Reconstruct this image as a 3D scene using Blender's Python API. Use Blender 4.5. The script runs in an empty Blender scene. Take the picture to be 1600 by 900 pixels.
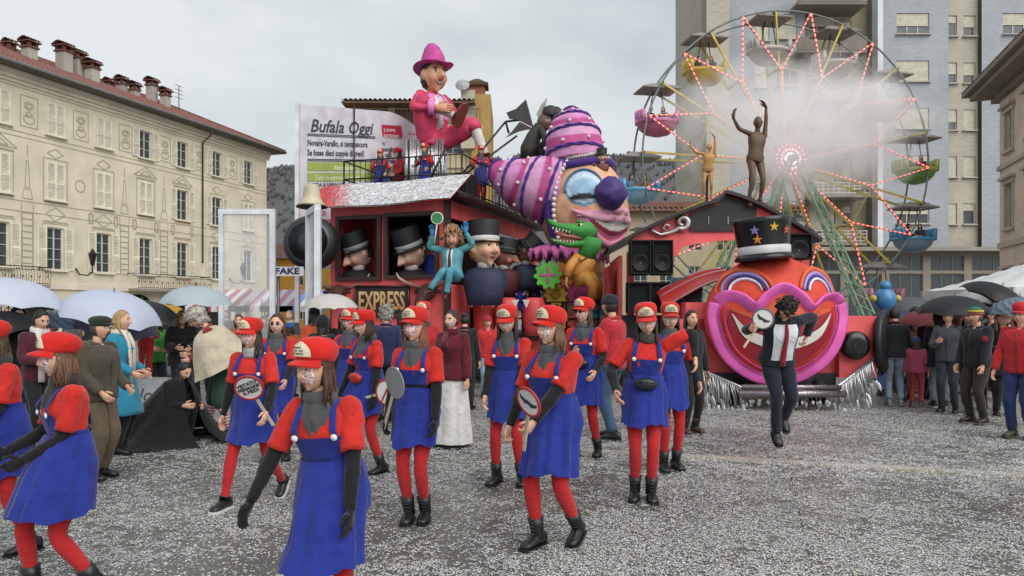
import bpy, math, random
import numpy as np
from mathutils import Vector, Matrix, noise
R = math.radians
random.seed(7); rng = np.random.default_rng(11)
scene = bpy.context.scene
COL = scene.collection
# ---------------------------------------------------------------- camera, sky, sun, exposure
H = 1.75; F = 1200.0; HOR = 485.0            # eye height, focal length and horizon of the photograph in its pixels
cam_d = bpy.data.cameras.new('camera'); cam = bpy.data.objects.new('camera', cam_d); COL.objects.link(cam)
cam.location = (0, 0, H); cam.rotation_euler = (R(90), 0, 0)
cam_d.sensor_width = 36.0; cam_d.lens = 36.0 * F / 1600; cam_d.shift_y = (HOR - 450) / 1600
cam_d.clip_start = 0.1; cam_d.clip_end = 3000
scene.camera = cam
SUN_EL, SUN_AZ = 40, 147                     # azimuth clockwise from +Y: behind the camera, to the right
world = bpy.data.worlds.new('World'); scene.world = world; world.use_nodes = True
nt = world.node_tree; nt.nodes.clear()
out = nt.nodes.new('ShaderNodeOutputWorld'); bg = nt.nodes.new('ShaderNodeBackground')
sky = nt.nodes.new('ShaderNodeTexSky'); sky.sky_type = 'NISHITA'; sky.sun_disc = False
sky.sun_elevation = R(SUN_EL); sky.sun_rotation = R(SUN_AZ); sky.air_density = 1.0; sky.dust_density = 3.0
tc = nt.nodes.new('ShaderNodeTexCoord')
mp = nt.nodes.new('ShaderNodeMapping'); mp.inputs['Scale'].default_value = (1, 1, 2.2); mp.inputs['Location'].default_value = (0.35, 0.2, 0.1)
nz = nt.nodes.new('ShaderNodeTexNoise'); nz.inputs['Scale'].default_value = 1.7; nz.inputs['Detail'].default_value = 7; nz.inputs['Roughness'].default_value = 0.5
rp = nt.nodes.new('ShaderNodeValToRGB')
rp.color_ramp.elements[0].position = 0.36; rp.color_ramp.elements[0].color = (4.7, 5.25, 5.6, 1)
rp.color_ramp.elements[1].position = 0.56; rp.color_ramp.elements[1].color = (7.3, 7.7, 7.85, 1)
mx = nt.nodes.new('ShaderNodeMix'); mx.data_type = 'RGBA'; mx.inputs['Factor'].default_value = 0.94
L = nt.links.new
L(tc.outputs['Generated'], mp.inputs['Vector']); L(mp.outputs[0], nz.inputs['Vector']); L(nz.outputs['Fac'], rp.inputs['Fac'])
L(sky.outputs[0], mx.inputs['A']); L(rp.outputs[0], mx.inputs['B']); L(mx.outputs['Result'], bg.inputs['Color'])
bg.inputs['Strength'].default_value = 0.063; L(bg.outputs[0], out.inputs[0])
sun_d = bpy.data.lights.new('sun', 'SUN'); sun_d.energy = 1.5; sun_d.angle = R(60); sun_d.color = (1, 0.97, 0.93)
sun = bpy.data.objects.new('sun', sun_d); COL.objects.link(sun)
sd = Vector((math.sin(R(SUN_AZ)) * math.cos(R(SUN_EL)), math.cos(R(SUN_AZ)) * math.cos(R(SUN_EL)), math.sin(R(SUN_EL))))
sun.rotation_euler = sd.to_track_quat('Z', 'Y').to_euler()
vs = scene.view_settings; vs.view_transform = 'Standard'; vs.look = 'None'; vs.gamma = 1; vs.exposure = 0.82; vs.use_curve_mapping = False
scene.render.engine = 'CYCLES'; scene.cycles.volume_bounces = 8

# ---------------------------------------------------------------- helpers
def P(px, py, d):                            # the point seen at a photograph pixel, d metres ahead
    return np.array(((px - 800) / F * d, d, H - (py - HOR) / F * d))
def GD(py): return F * H / (py - HOR)        # distance of a ground point from its row
def lin(h):
    h = h.lstrip('#'); v = [int(h[i:i + 2], 16) / 255 for i in (0, 2, 4)]
    return tuple((c / 12.92 if c <= .04045 else ((c + .055) / 1.055) ** 2.4) for c in v)
_m = {}
def new_mat(name):
    m = bpy.data.materials.new(name); m.use_nodes = True; n = m.node_tree.nodes
    return m, m.node_tree, n['Principled BSDF'], n['Material Output']
KIND = dict(cloth=(.9, .2, 6, .12, 70), skin=(.55, .08, 6, .05, 90), paint=(.5, .22, 2.5, .08, 25), gloss=(.22, .08, 3, .02, 20),
            leather=(.38, .2, 8, .12, 45), hair=(.5, .3, 14, .5, 90), plaster=(.88, .16, .7, .25, 6), rubber=(.7, .2, 6, .1, 40),
            metal=(.35, .12, 4, .05, 30), wood=(.6, .35, 5, .15, 14), foil=(.22, .15, 9, .5, 30), matte=(.85, .15, 1.2, .12, 12),
            papier=(.68, .26, 3.5, .35, 9))
def mat(kind, hx, k=1.0):
    key = (kind, hx, k)
    if key in _m: return _m[key]
    ro, var, sc, bu, bs = KIND[kind]
    m, t, b, o = new_mat(kind + '_' + hx)
    c = tuple(x * k for x in lin(hx)) if hx != 'attr' else None
    co = t.nodes.new('ShaderNodeTexCoord')
    n1 = t.nodes.new('ShaderNodeTexNoise'); n1.inputs['Scale'].default_value = sc; n1.inputs['Detail'].default_value = 5
    t.links.new(co.outputs['Object'], n1.inputs['Vector'])
    mr = t.nodes.new('ShaderNodeMapRange'); mr.inputs['From Min'].default_value = .3; mr.inputs['From Max'].default_value = .7
    mr.inputs['To Min'].default_value = 1 - var; mr.inputs['To Max'].default_value = 1 + var * .6
    t.links.new(n1.outputs['Fac'], mr.inputs['Value'])
    mu = t.nodes.new('ShaderNodeMix'); mu.data_type = 'RGBA'; mu.blend_type = 'MULTIPLY'; mu.inputs['Factor'].default_value = 1
    if c: mu.inputs['A'].default_value = (*c, 1)
    else:
        at = t.nodes.new('ShaderNodeAttribute'); at.attribute_name = 'Col'; t.links.new(at.outputs['Color'], mu.inputs['A'])
    t.links.new(mr.outputs[0], mu.inputs['B']); t.links.new(mu.outputs['Result'], b.inputs['Base Color'])
    b.inputs['Roughness'].default_value = ro
    if kind in ('metal', 'foil'): b.inputs['Metallic'].default_value = .85
    if kind == 'skin':
        b.inputs['Subsurface Weight'].default_value = .08; b.inputs['Subsurface Scale'].default_value = .02
    if kind == 'cloth': b.inputs['Sheen Weight'].default_value = .15; b.inputs['Specular IOR Level'].default_value = .25
    if kind == 'matte' or kind == 'plaster': b.inputs['Specular IOR Level'].default_value = .2
    n2 = t.nodes.new('ShaderNodeTexNoise'); n2.inputs['Scale'].default_value = bs; n2.inputs['Detail'].default_value = 4
    t.links.new(co.outputs['Object'], n2.inputs['Vector'])
    bp = t.nodes.new('ShaderNodeBump')
    if kind in ('cloth', 'papier', 'leather'):
        n3 = t.nodes.new('ShaderNodeTexNoise'); n3.inputs['Scale'].default_value = 7.5 if kind != 'papier' else 3.5; n3.inputs['Detail'].default_value = 3; n3.inputs['Distortion'].default_value = 1.2
        t.links.new(co.outputs['Object'], n3.inputs['Vector']); b3 = t.nodes.new('ShaderNodeBump'); b3.inputs['Strength'].default_value = .45; b3.inputs['Distance'].default_value = .045 if kind == 'cloth' else .03
        t.links.new(n3.outputs['Fac'], b3.inputs['Height']); t.links.new(b3.outputs[0], bp.inputs['Normal'])
    bp.inputs['Strength'].default_value = bu; bp.inputs['Distance'].default_value = .02
    t.links.new(n2.outputs['Fac'], bp.inputs['Height']); t.links.new(bp.outputs[0], b.inputs['Normal'])
    _m[key] = m; return m
def glow(hx, s):
    key = ('glow', hx, s)
    if key not in _m:
        m, t, b, o = new_mat('glow_' + hx); b.inputs['Base Color'].default_value = (*lin(hx), 1)
        b.inputs['Emission Color'].default_value = (*lin(hx), 1); b.inputs['Emission Strength'].default_value = s; _m[key] = m
    return _m[key]
def glass(hx='dfe6e8', alpha=.25, rough=.06):
    key = ('glass', hx, alpha)
    if key not in _m:
        m, t, b, o = new_mat('glass_' + hx); b.inputs['Base Color'].default_value = (*lin(hx), 1)
        b.inputs['Roughness'].default_value = rough; b.inputs['Alpha'].default_value = alpha; _m[key] = m
    return _m[key]
def rotz(a): c, s = math.cos(a), math.sin(a); return np.array(((c, -s, 0), (s, c, 0), (0, 0, 1.)))
def rotx(a): c, s = math.cos(a), math.sin(a); return np.array(((1., 0, 0), (0, c, -s), (0, s, c)))
def roty(a): c, s = math.cos(a), math.sin(a); return np.array(((c, 0, s), (0, 1., 0), (-s, 0, c)))
I3 = np.eye(3)
def unit(v): v = np.asarray(v, float); n = np.linalg.norm(v); return v / n if n > 1e-9 else v
class MB:
    """collects shapes, then links them as ONE mesh object"""
    def __init__(s): s.v = []; s.f = []; s.sm = []; s.c = []; s.mi = []; s.n = 0; s.M = I3; s.o = np.zeros(3)
    def at(s, o=(0, 0, 0), M=I3): s.o = np.asarray(o, float); s.M = M; return s
    def add(s, v, f, smooth=True, col=None, mi=0):
        v = np.asarray(v, float).reshape(-1, 3) @ s.M.T + s.o
        s.v.append(v); k = s.n; s.n += len(v)
        s.f += [tuple(i + k for i in q) for q in f]; s.sm += [smooth] * len(f); s.mi += [mi] * len(f)
        if col is None: col = (.8, .8, .8)
        col = np.asarray(col, float)
        s.c.append(np.tile(col, (len(v), 1)) if col.ndim == 1 else col)
        return s
    def box(s, c, sz, M=I3, col=None, mi=0):
        c = np.asarray(c, float); h = np.asarray(sz, float) / 2
        v = np.array([(x, y, z) for z in (-1, 1) for y in (-1, 1) for x in (-1, 1)]) * h
        return s.add(v @ M.T + c, [(0, 2, 3, 1), (4, 5, 7, 6), (0, 1, 5, 4), (2, 6, 7, 3), (0, 4, 6, 2), (1, 3, 7, 5)], False, col, mi)
    def bar(s, a, b, w, h=None, col=None, up=(0, 0, 1), mi=0):
        a = np.asarray(a, float); b = np.asarray(b, float); h = h or w; d = unit(b - a); u = np.asarray(up, float)
        if abs(d @ u) > .97: u = np.array((0, 1., 0))
        x = unit(np.cross(d, u)); z = np.cross(x, d); M = np.stack((x, d, z), 1)
        return s.box((a + b) / 2, (w, np.linalg.norm(b - a), h), M, col, mi)
    def loft(s, rings, cap=True, col=None, smooth=True, closed=True, mi=0):
        n = len(rings[0]); V = np.concatenate([np.asarray(r, float) for r in rings]); f = []
        for i in range(len(rings) - 1):
            for j in range(n if closed else n - 1):
                k = (j + 1) % n; f.append((i * n + j, i * n + k, (i + 1) * n + k, (i + 1) * n + j))
        if cap and closed: f.append(tuple(range(n))[::-1]); f.append(tuple(range((len(rings) - 1) * n, len(rings) * n)))
        if col is not None and np.ndim(col) == 2 and len(col) == len(rings): col = np.repeat(np.asarray(col), n, 0)
        return s.add(V, f, smooth, col, mi)
    def tube(s, path, r, n=8, col=None, cap=True, flat=1.0, up=None, smooth=True, mi=0):
        p = [np.asarray(q, float) for q in path]; m = len(p); r = [r] * m if np.ndim(r) == 0 else list(r)
        t0 = unit(p[1] - p[0]); u = np.asarray(up if up is not None else ((0, 0, 1) if abs(t0[2]) < .9 else (0, 1, 0)), float)
        x = unit(np.cross(u, t0)); rings = []
        for i in range(m):
            t = unit((p[min(i + 1, m - 1)] - p[max(i - 1, 0)])); x = unit(x - t * (x @ t)); y = np.cross(t, x)
            a = np.arange(n) * 2 * math.pi / n
            ri = r[i] if np.ndim(r[i]) else (r[i], r[i] * flat)
            rings.append(p[i] + np.outer(np.cos(a), x) * ri[0] + np.outer(np.sin(a), y) * ri[1])
        return s.loft(rings, cap, col, smooth, mi=mi)
    def lathe(s, prof, n=16, c=(0, 0, 0), M=I3, col=None, cap=True, smooth=True, sx=1, sy=1, mi=0):
        a = np.arange(n) * 2 * math.pi / n; rings = []
        for r, z in prof: rings.append(np.stack((np.cos(a) * r * sx, np.sin(a) * r * sy, np.full(n, z)), 1) @ M.T + np.asarray(c, float))
        return s.loft(rings, cap, col, smooth, mi=mi)
    def ball(s, c, r, nu=12, nv=8, M=I3, col=None, mi=0):
        r = (r, r, r) if np.ndim(r) == 0 else r; rings = []
        a = np.arange(nu) * 2 * math.pi / nu
        for j in range(nv + 1):
            e = -math.pi / 2 + math.pi * (j + .02) / (nv + .04); ce = max(math.cos(e), .02)
            rings.append(np.stack((np.cos(a) * ce * r[0], np.sin(a) * ce * r[1], np.full(nu, math.sin(e) * r[2])), 1) @ M.T + np.asarray(c, float))
        return s.loft(rings, True, col, mi=mi)
    def prism(s, poly, y0, y1, M=I3, c=(0, 0, 0), col=None, smooth=False, mi=0):   # outline in x,z; thickness in y
        n = len(poly); c = np.asarray(c, float); v = [(x, y0, z) for x, z in poly] + [(x, y1, z) for x, z in poly]
        f = [tuple(range(n)), tuple(range(n, 2 * n))[::-1]] + [(i, i + n, (i + 1) % n + n, (i + 1) % n) for i in range(n)]
        return s.add(np.array(v, float) @ M.T + c, f, smooth, col, mi)
    def grid(s, V, col=None, smooth=True, mi=0):   # V: (a,b,3)
        a, b = V.shape[:2]; f = [(i * b + j, i * b + j + 1, (i + 1) * b + j + 1, (i + 1) * b + j) for i in range(a - 1) for j in range(b - 1)]
        return s.add(V.reshape(-1, 3), f, smooth, None if col is None else (col if np.ndim(col) == 1 else col.reshape(-1, 3)), mi)
    def build(s, name, m, parent=None, attr=None, share=None):
        V = np.concatenate(s.v) if s.v else np.zeros((0, 3))
        me = bpy.data.meshes.new(name); me.from_pydata(V.tolist(), [], s.f); 
        me.polygons.foreach_set('use_smooth', s.sm)
        for q in (m if isinstance(m, (list, tuple)) else [m]): me.materials.append(q)
        if isinstance(m, (list, tuple)): me.polygons.foreach_set('material_index', s.mi)
        c = np.concatenate(s.c); ca = np.ones((len(c), 4)); ca[:, :3] = c
        at = me.color_attributes.new('Col', 'FLOAT_COLOR', 'POINT'); at.data.foreach_set('color', ca.ravel())
        me.update(); return link(name, me, parent)
def link(name, me, parent=None, loc=None):
    o = bpy.data.objects.new(name, me); COL.objects.link(o)
    if parent is not None: o.parent = parent
    if loc is not None: o.location = loc
    return o
def tag(o, label, cat, group=None):
    o['label'] = label; o['category'] = cat
    if group: o['group'] = group
    return o
def thing(name, label, cat, loc=(0, 0, 0), rz=0.0, group=None):
    o = bpy.data.objects.new(name, None); COL.objects.link(o); o.empty_display_size = .2
    o.location = tuple(float(q) for q in loc); o.rotation_euler = (0, 0, rz); return tag(o, label, cat, group)
def struct(o, kind='structure'): o['kind'] = kind; return o
def copy_tree(o, parent=None):
    c = o.copy(); COL.objects.link(c); c.parent = parent
    for ch in list(o.children): copy_tree(ch, c)
    return c
def text_mb(mb, txt, size, c, xdir=(1, 0, 0), zdir=(0, 0, 1), align='CENTER', bold=0.0, shear=0.0, depth=.004, sx=1.0, mi=0, col=None):
    """flat lettering laid on a surface whose right is xdir and up is zdir"""
    cu = bpy.data.curves.new('t', 'FONT'); cu.body = txt; cu.size = size; cu.align_x = align; cu.align_y = 'CENTER'
    cu.offset = bold; cu.shear = shear; cu.extrude = depth / 2; cu.resolution_u = 2
    o = bpy.data.objects.new('t', cu); COL.objects.link(o); dg = bpy.context.evaluated_depsgraph_get()
    me = bpy.data.meshes.new_from_object(o.evaluated_get(dg)); V = np.array([v.co[:] for v in me.vertices])
    F_ = [tuple(p.vertices) for p in me.polygons]; bpy.data.objects.remove(o); bpy.data.curves.remove(cu); bpy.data.meshes.remove(me)
    if len(V):
        x = unit(xdir); z = unit(zdir); y = np.cross(x, z)
        mb.add(np.asarray(c) + np.outer(V[:, 0] * sx, x) + np.outer(V[:, 1], z) + np.outer(V[:, 2], -y * -1), F_, False, col, mi)
    return mb
# ---------------------------------------------------------------- ground: stone slabs under paper confetti
GA = math.atan2(.30, .954)                   # the square's paving runs along the town house
U = np.array((math.sin(GA), math.cos(GA), 0)); W = np.array((math.cos(GA), -math.sin(GA), 0))
def stone_mat(name, a, b, speck):
    m, t, bs, o = new_mat(name); n = t.nodes; L = t.links.new
    g = n.new('ShaderNodeNewGeometry')
    n1 = n.new('ShaderNodeTexNoise'); n1.inputs['Scale'].default_value = .55; n1.inputs['Detail'].default_value = 6; L(g.outputs['Position'], n1.inputs['Vector'])
    r1 = n.new('ShaderNodeValToRGB'); r1.color_ramp.elements[0].position = .35; r1.color_ramp.elements[0].color = (*lin(a), 1)
    r1.color_ramp.elements[1].position = .68; r1.color_ramp.elements[1].color = (*lin(b), 1); L(n1.outputs['Fac'], r1.inputs['Fac'])
    oi = n.new('ShaderNodeObjectInfo'); om = n.new('ShaderNodeMapRange'); om.inputs['To Min'].default_value = .82; om.inputs['To Max'].default_value = 1.12
    L(oi.outputs['Random'], om.inputs['Value'])
    mm = n.new('ShaderNodeMix'); mm.data_type = 'RGBA'; mm.blend_type = 'MULTIPLY'; mm.inputs['Factor'].default_value = 1
    L(r1.outputs[0], mm.inputs['A']); L(om.outputs[0], mm.inputs['B'])
    v = n.new('ShaderNodeTexVoronoi'); v.inputs['Scale'].default_value = 55; L(g.outputs['Position'], v.inputs['Vector'])
    sp = n.new('ShaderNodeSeparateColor'); L(v.outputs['Color'], sp.inputs[0])
    n3 = n.new('ShaderNodeTexNoise'); n3.inputs['Scale'].default_value = 1.1; n3.inputs['Detail'].default_value = 5; L(g.outputs['Position'], n3.inputs['Vector'])
    th = n.new('ShaderNodeMapRange'); th.inputs['From Min'].default_value = .32; th.inputs['From Max'].default_value = .68
    th.inputs['To Min'].default_value = 1 - speck * .35; th.inputs['To Max'].default_value = 1 - speck * 1.2; L(n3.outputs['Fac'], th.inputs['Value'])
    gt = n.new('ShaderNodeMath'); gt.operation = 'GREATER_THAN'; L(sp.outputs[0], gt.inputs[0]); L(th.outputs[0], gt.inputs[1])
    lt = n.new('ShaderNodeMath'); lt.operation = 'LESS_THAN'; lt.inputs[1].default_value = .0105; L(v.outputs['Distance'], lt.inputs[0])
    v.inputs['Randomness'].default_value = 1; lt.inputs[1].default_value = .58
    an = n.new('ShaderNodeMath'); an.operation = 'MULTIPLY'; L(gt.outputs[0], an.inputs[0]); L(lt.outputs[0], an.inputs[1])
    cr = n.new('ShaderNodeValToRGB'); cr.color_ramp.interpolation = 'CONSTANT'
    for p_, h_ in ((0, 'd8d8d6'), (.45, 'c2c4c6'), (.62, 'dcd6c2'), (.72, 'c9d2de'), (.82, 'd8c2b8'), (.9, 'e6e6ea')):
        e = cr.color_ramp.elements.new(p_); e.color = (*lin(h_), 1)
    L(sp.outputs[1], cr.inputs['Fac'])
    mx = n.new('ShaderNodeMix'); mx.data_type = 'RGBA'; L(an.outputs[0], mx.inputs['Factor']); L(mm.outputs['Result'], mx.inputs['A']); L(cr.outputs[0], mx.inputs['B'])
    L(mx.outputs['Result'], bs.inputs['Base Color'])
    rr = n.new('ShaderNodeMapRange'); rr.inputs['To Min'].default_value = .18; rr.inputs['To Max'].default_value = .6; L(n1.outputs['Fac'], rr.inputs['Value']); L(rr.outputs[0], bs.inputs['Roughness'])
    b2 = n.new('ShaderNodeTexNoise'); b2.inputs['Scale'].default_value = 45; L(g.outputs['Position'], b2.inputs['Vector'])
    bp = n.new('ShaderNodeBump'); bp.inputs['Strength'].default_value = .25; bp.inputs['Distance'].default_value = .01; L(b2.outputs['Fac'], bp.inputs['Height']); L(bp.outputs[0], bs.inputs['Normal'])
    return m
MG = stone_mat('wet_stone', '545451', '6a6965', .34); MS = stone_mat('slab_stone', '50504d', '67665f', .12); MBAND = stone_mat('pale_stone', '8f897c', 'a39d8f', .25)
mb = MB(); mb.add([(-900, -40, -.02), (900, -40, -.02), (900, 1800, -.02), (-900, 1800, -.02)], [(0, 1, 2, 3)], False)
ground = struct(mb.build('ground', MG))
slab = MB()
sl, sw = .988, .488
top = [(-sl/2+.006, -sw/2+.006, 0), (sl/2-.006, -sw/2+.006, 0), (sl/2-.006, sw/2-.006, 0), (-sl/2+.006, sw/2-.006, 0)]
lo = [(-sl/2, -sw/2, -.006), (sl/2, -sw/2, -.006), (sl/2, sw/2, -.006), (-sl/2, sw/2, -.006)]
bt = [(x, y, -.03) for x, y, z in lo]
slab.add(top + lo + bt, [(0, 1, 2, 3)] + [(i + 4, (i + 1) % 4 + 4, (i + 1) % 4, i) for i in range(4)] + [(i + 8, (i + 1) % 4 + 8, (i + 1) % 4 + 4, i + 4) for i in range(4)], False)
o0 = slab.build('slab', MS, ground); first = True
Bp = np.array((1.79, 9.33, 0)); cnt = 0
for i in range(-26, 1):
    for j in range(-30, 30):
        c = Bp + U * (i * .99 - .66 + (.49 if j % 2 else 0)) + W * ((j + .5) * .49)
        off = (c - Bp) @ U
        if off > -.66 or not (3.2 < c[1] < 12.5): continue
        px = 800 + F * c[0] / c[1]; ext = 700 / c[1]
        if px < -ext * .6 or px > 1600 + ext * .6: continue
        if c[0] > 1.2 and c[1] < 7.6 and random.random() < .0: continue
        if cnt >= 290: continue
        o = o0 if first else link('slab', o0.data, ground); first = False; cnt += 1
        o.location = (c[0], c[1], random.uniform(-.003, .003)); o.rotation_euler = (random.uniform(-.002, .002), random.uniform(-.002, .002), math.atan2(U[1], U[0]))
bandm = MB(); bandm.box((0, 0, -.0125), (1.19, .2, .03)); b0 = bandm.build('band_stone', MBAND, ground)
for k in range(-9, 6):
    o = b0 if k == -9 else link('band_stone', b0.data, ground)
    c = Bp + W * (k * 1.2); o.location = (c[0], c[1], .003); o.rotation_euler = (0, 0, math.atan2(W[1], W[0]))
# paper confetti lying on the stones
def confetti():
    N = 740000; y = 3.1 + 13.5 * rng.random(N) ** 1.25; x = (rng.random(N) * 2 - 1) * (y * .70 + .3)
    nv = np.zeros(N)
    for k, (s, a) in enumerate(((.7, .55), (2.1, .5), (6, .5), (15, .6), (29, .55))):
        ph = rng.random(6) * 6.28
        nv += a * (np.sin(s * x + ph[0] + 1.3 * np.sin(s * y * .8 + ph[1])) * np.sin(s * 1.1 * y + ph[2] + 1.5 * np.sin(s * .7 * x + ph[3])))
    keep = rng.random(N) < np.clip(.40 + 1.0 * nv + .24 / (1 + np.exp(-(x - .6) * 3)) - .10 / (1 + np.exp((y - 7) * 2)) * (x < .3), .05, .92)
    x = x[keep]; y = y[keep]; n = len(x)
    a = rng.random(n) * 6.283; r = (.0026 + .0034 * rng.random(n)) * np.where(y > 8, 1.25, 1)
    tz = rng.normal(0, .16, n); c, s = np.cos(a) * r, np.sin(a) * r
    z = .005 + .004 * rng.random(n)
    V = np.empty((n, 4, 3))
    for k, (p, q) in enumerate(((1, .8), (-.8, 1), (-1, -.8), (.8, -1))):
        V[:, k, 0] = x + c * p - s * q; V[:, k, 1] = y + s * p + c * q; V[:, k, 2] = z + tz * r * p + .002
    pal = np.array([lin(h) for h in ('dcdcdc', 'c0c0be', 'd0d2dc', 'b4b8bc', 'd6d2c0', 'd8c8b8', 'c4cfe0', 'dcc0c4', 'c8d6bc', 'd9c98a')])
    pi = rng.choice(10, n, p=[.26, .2, .14, .13, .09, .05, .05, .03, .02, .03])
    me = bpy.data.meshes.new('confetti'); me.vertices.add(n * 4); me.vertices.foreach_set('co', V.ravel())
    me.loops.add(n * 4); me.loops.foreach_set('vertex_index', np.arange(n * 4, dtype=np.int32))
    me.polygons.add(n); me.polygons.foreach_set('loop_start', np.arange(0, n * 4, 4, dtype=np.int32))
    me.update(calc_edges=True)
    ca = np.ones((n, 4, 4)); ca[:, :, :3] = pal[pi][:, None, :]
    at = me.color_attributes.new('Col', 'FLOAT_COLOR', 'POINT'); at.data.foreach_set('color', ca.ravel())
    m, t, b, o = new_mat('paper_confetti'); an = t.nodes.new('ShaderNodeAttribute'); an.attribute_name = 'Col'
    t.links.new(an.outputs['Color'], b.inputs['Base Color']); b.inputs['Roughness'].default_value = .8
    me.materials.append(m); o = link('confetti', me); struct(o, 'stuff'); o['label'] = 'pale paper confetti strewn over the stone paving'; o['category'] = 'confetti'
confetti()
# ---------------------------------------------------------------- wooded hills
def hills():
    xs = np.linspace(-420, 420, 120); rows = []; ridge = []
    for j, t in enumerate(np.linspace(0, 1, 14)):
        row = []
        for x in xs:
            h = 92 + 8 * math.sin(x * .011 + 1) + 9 * noise.noise(Vector((x * .012, 3, 0))) + 4 * noise.noise(Vector((x * .06, 7, 0)))
            row.append((x, 330 + 170 * t + 5 * noise.noise(Vector((x * .02, t * 4, 1))), -1 + h * math.sin(t * 1.5) ** .8))
        rows.append(row)
    V = np.array(rows); mb = MB(); mb.grid(V); hm = mat('matte', '5a5a5b'); ho = struct(mb.build('hills', hm))
    w = MB(); zc = np.array((0, 0, 0.))
    for k in range(6000):
        i = random.uniform(0, 119); j = random.uniform(3, 12.99); a = V[int(j), int(i)]; b = V[min(int(j) + 1, 13), min(int(i) + 1, 119)]
        p = a + (b - a) * random.random(); h = random.uniform(2.2, 4.5); r = h * random.uniform(.2, .38)
        g = random.uniform(.8, 1.15); c = np.array(lin('5f5f60')) * g * (1 if random.random() > .2 else .75)
        w.lathe([(.1 * r, 0), (r, h * .45), (r * .6, h * .8), (.05, h)], 5, p - (0, 0, .4), col=c, cap=False)
    o = w.build('woodland', mat('matte', 'attr')); struct(o, 'stuff'); o['label'] = 'grey winter woodland covering the far hillside'; o['category'] = 'woodland'
hills()
# ---------------------------------------------------------------- buildings
def wall_holes(mb, x0, x1, z0, z1, holes, depth=.25, y=0.0):
    xs = sorted({x0, x1, *[h[0] for h in holes], *[h[1] for h in holes]}); zs = sorted({z0, z1, *[h[2] for h in holes], *[h[3] for h in holes]})
    for i in range(len(xs) - 1):
        for j in range(len(zs) - 1):
            cx, cz = (xs[i] + xs[i+1]) / 2, (zs[j] + zs[j+1]) / 2
            if any(h[0] < cx < h[1] and h[2] < cz < h[3] for h in holes): continue
            mb.add([(xs[i], y, zs[j]), (xs[i+1], y, zs[j]), (xs[i+1], y, zs[j+1]), (xs[i], y, zs[j+1])], [(0, 1, 2, 3)], False)
    for a, b, c, d in holes:
        q = [(a, c), (b, c), (b, d), (a, d)]
        for k in range(4):
            (p, r), (s, t) = q[k], q[(k + 1) % 4]; mb.add([(p, y, r), (p, y + depth, r), (s, y + depth, t), (s, y, t)], [(0, 1, 2, 3)], False)
        mb.add([(a, y + depth, c), (b, y + depth, c), (b, y + depth, d), (a, y + depth, d)], [(0, 1, 2, 3)], False, mi=1)
DARK = mat('matte', '2b2c2c'); PANE = mat('gloss', '3c4347')
_w = {}
def window_parts(w, h, nx, nz, fm, curtain=False):
    key = (round(w, 2), round(h, 2), nx, nz, fm.name, curtain)
    if key not in _w:
        f = MB(); t = .07
        f.box((0, 0, t/2), (w, .06, t)).box((0, 0, h - t/2), (w, .06, t)); f.box((-w/2 + t/2, 0, h/2), (t, .055, h - 2*t)).box((w/2 - t/2, 0, h/2), (t, .055, h - 2*t))
        for i in range(1, nx): f.box((-w/2 + w*i/nx, 0, h/2), (t*.9, .05, h - 2*t))
        for j in range(1, nz): f.box((0, .003, h*j/nz), (w - 2*t, .035, .03))
        fo = f.build('window', fm); me = fo.data; bpy.data.objects.remove(fo)
        p = MB(); p.box((0, .03, h/2), (w - .02, .012, h - .02)); po = p.build('pane', PANE); pm = po.data; bpy.data.objects.remove(po)
        _w[key] = (me, pm)
    return _w[key]
def place_window(par, x, z, y, w, h, nx=2, nz=3, fm=None):
    me, pm = window_parts(w, h, nx, nz, fm); o = link('window', me, par, (x, y, z)); link('pane', pm, o); return o
def shutter_mesh(w, h, m):
    key = ('s', w, h, m.name)
    if key not in _w:
        s = MB(); t = .07
        s.box((w/2, 0, t/2), (w, .04, t)).box((w/2, 0, h - t/2), (w, .04, t)).box((w/2, 0, h*.45), (w - 2*t, .036, t))
        s.box((t/2, 0, h/2), (t, .04, h - 2*t)).box((w - t/2, 0, h/2), (t, .04, h - 2*t))
        n = int((h - .2) / .085)
        for k in range(n):
            z = t + .04 + k * (h - 2*t - .04) / n
            if abs(z - h*.45) > .06: s.box((w/2, .004, z), (w - 2*t, .055, .012), rotx(R(-38)))
        s.box((w/2, .02, h/2), (w - 2*t, .006, h - 2*t))
        o = s.build('shutter', m); _w[key] = o.data; bpy.data.objects.remove(o)
    return _w[key]
CREAM = mat('plaster', 'd4cab4'); CREAM2 = mat('plaster', 'd6cebc'); SHUT = mat('paint', 'dfdac8'); LINE = mat('matte', 'a59e8c'); WOODW = mat('paint', 'c9c7bd')
GREYM = mat('matte', '6c706c'); IRON = mat('metal', '3a3d3c')
def tiled_roof(mb, A, B, C, D, pitch=.24, amp=.05, rows=10):      # eave A-B, ridge D-C, real rolls and courses
    A, B, C, D = [np.asarray(q, float) for q in (A, B, C, D)]; n = unit(np.cross(B - A, D - A)); Lx = np.linalg.norm(B - A); na = int(Lx / pitch) * 6 + 1
    V = []
    for j in range(rows):
        for e in (0, .96):
            t = (j + e) / rows; row = []
            for i in range(na):
                s = i / (na - 1); p = (A + (B - A) * s) * (1 - t) + (D + (C - D) * s) * t
                row.append(p + n * (amp * math.cos(i * 2 * math.pi / 6) + (.05 if e == 0 else 0)))
            V.append(row)
    mb.grid(np.array(V), smooth=False)
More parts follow.
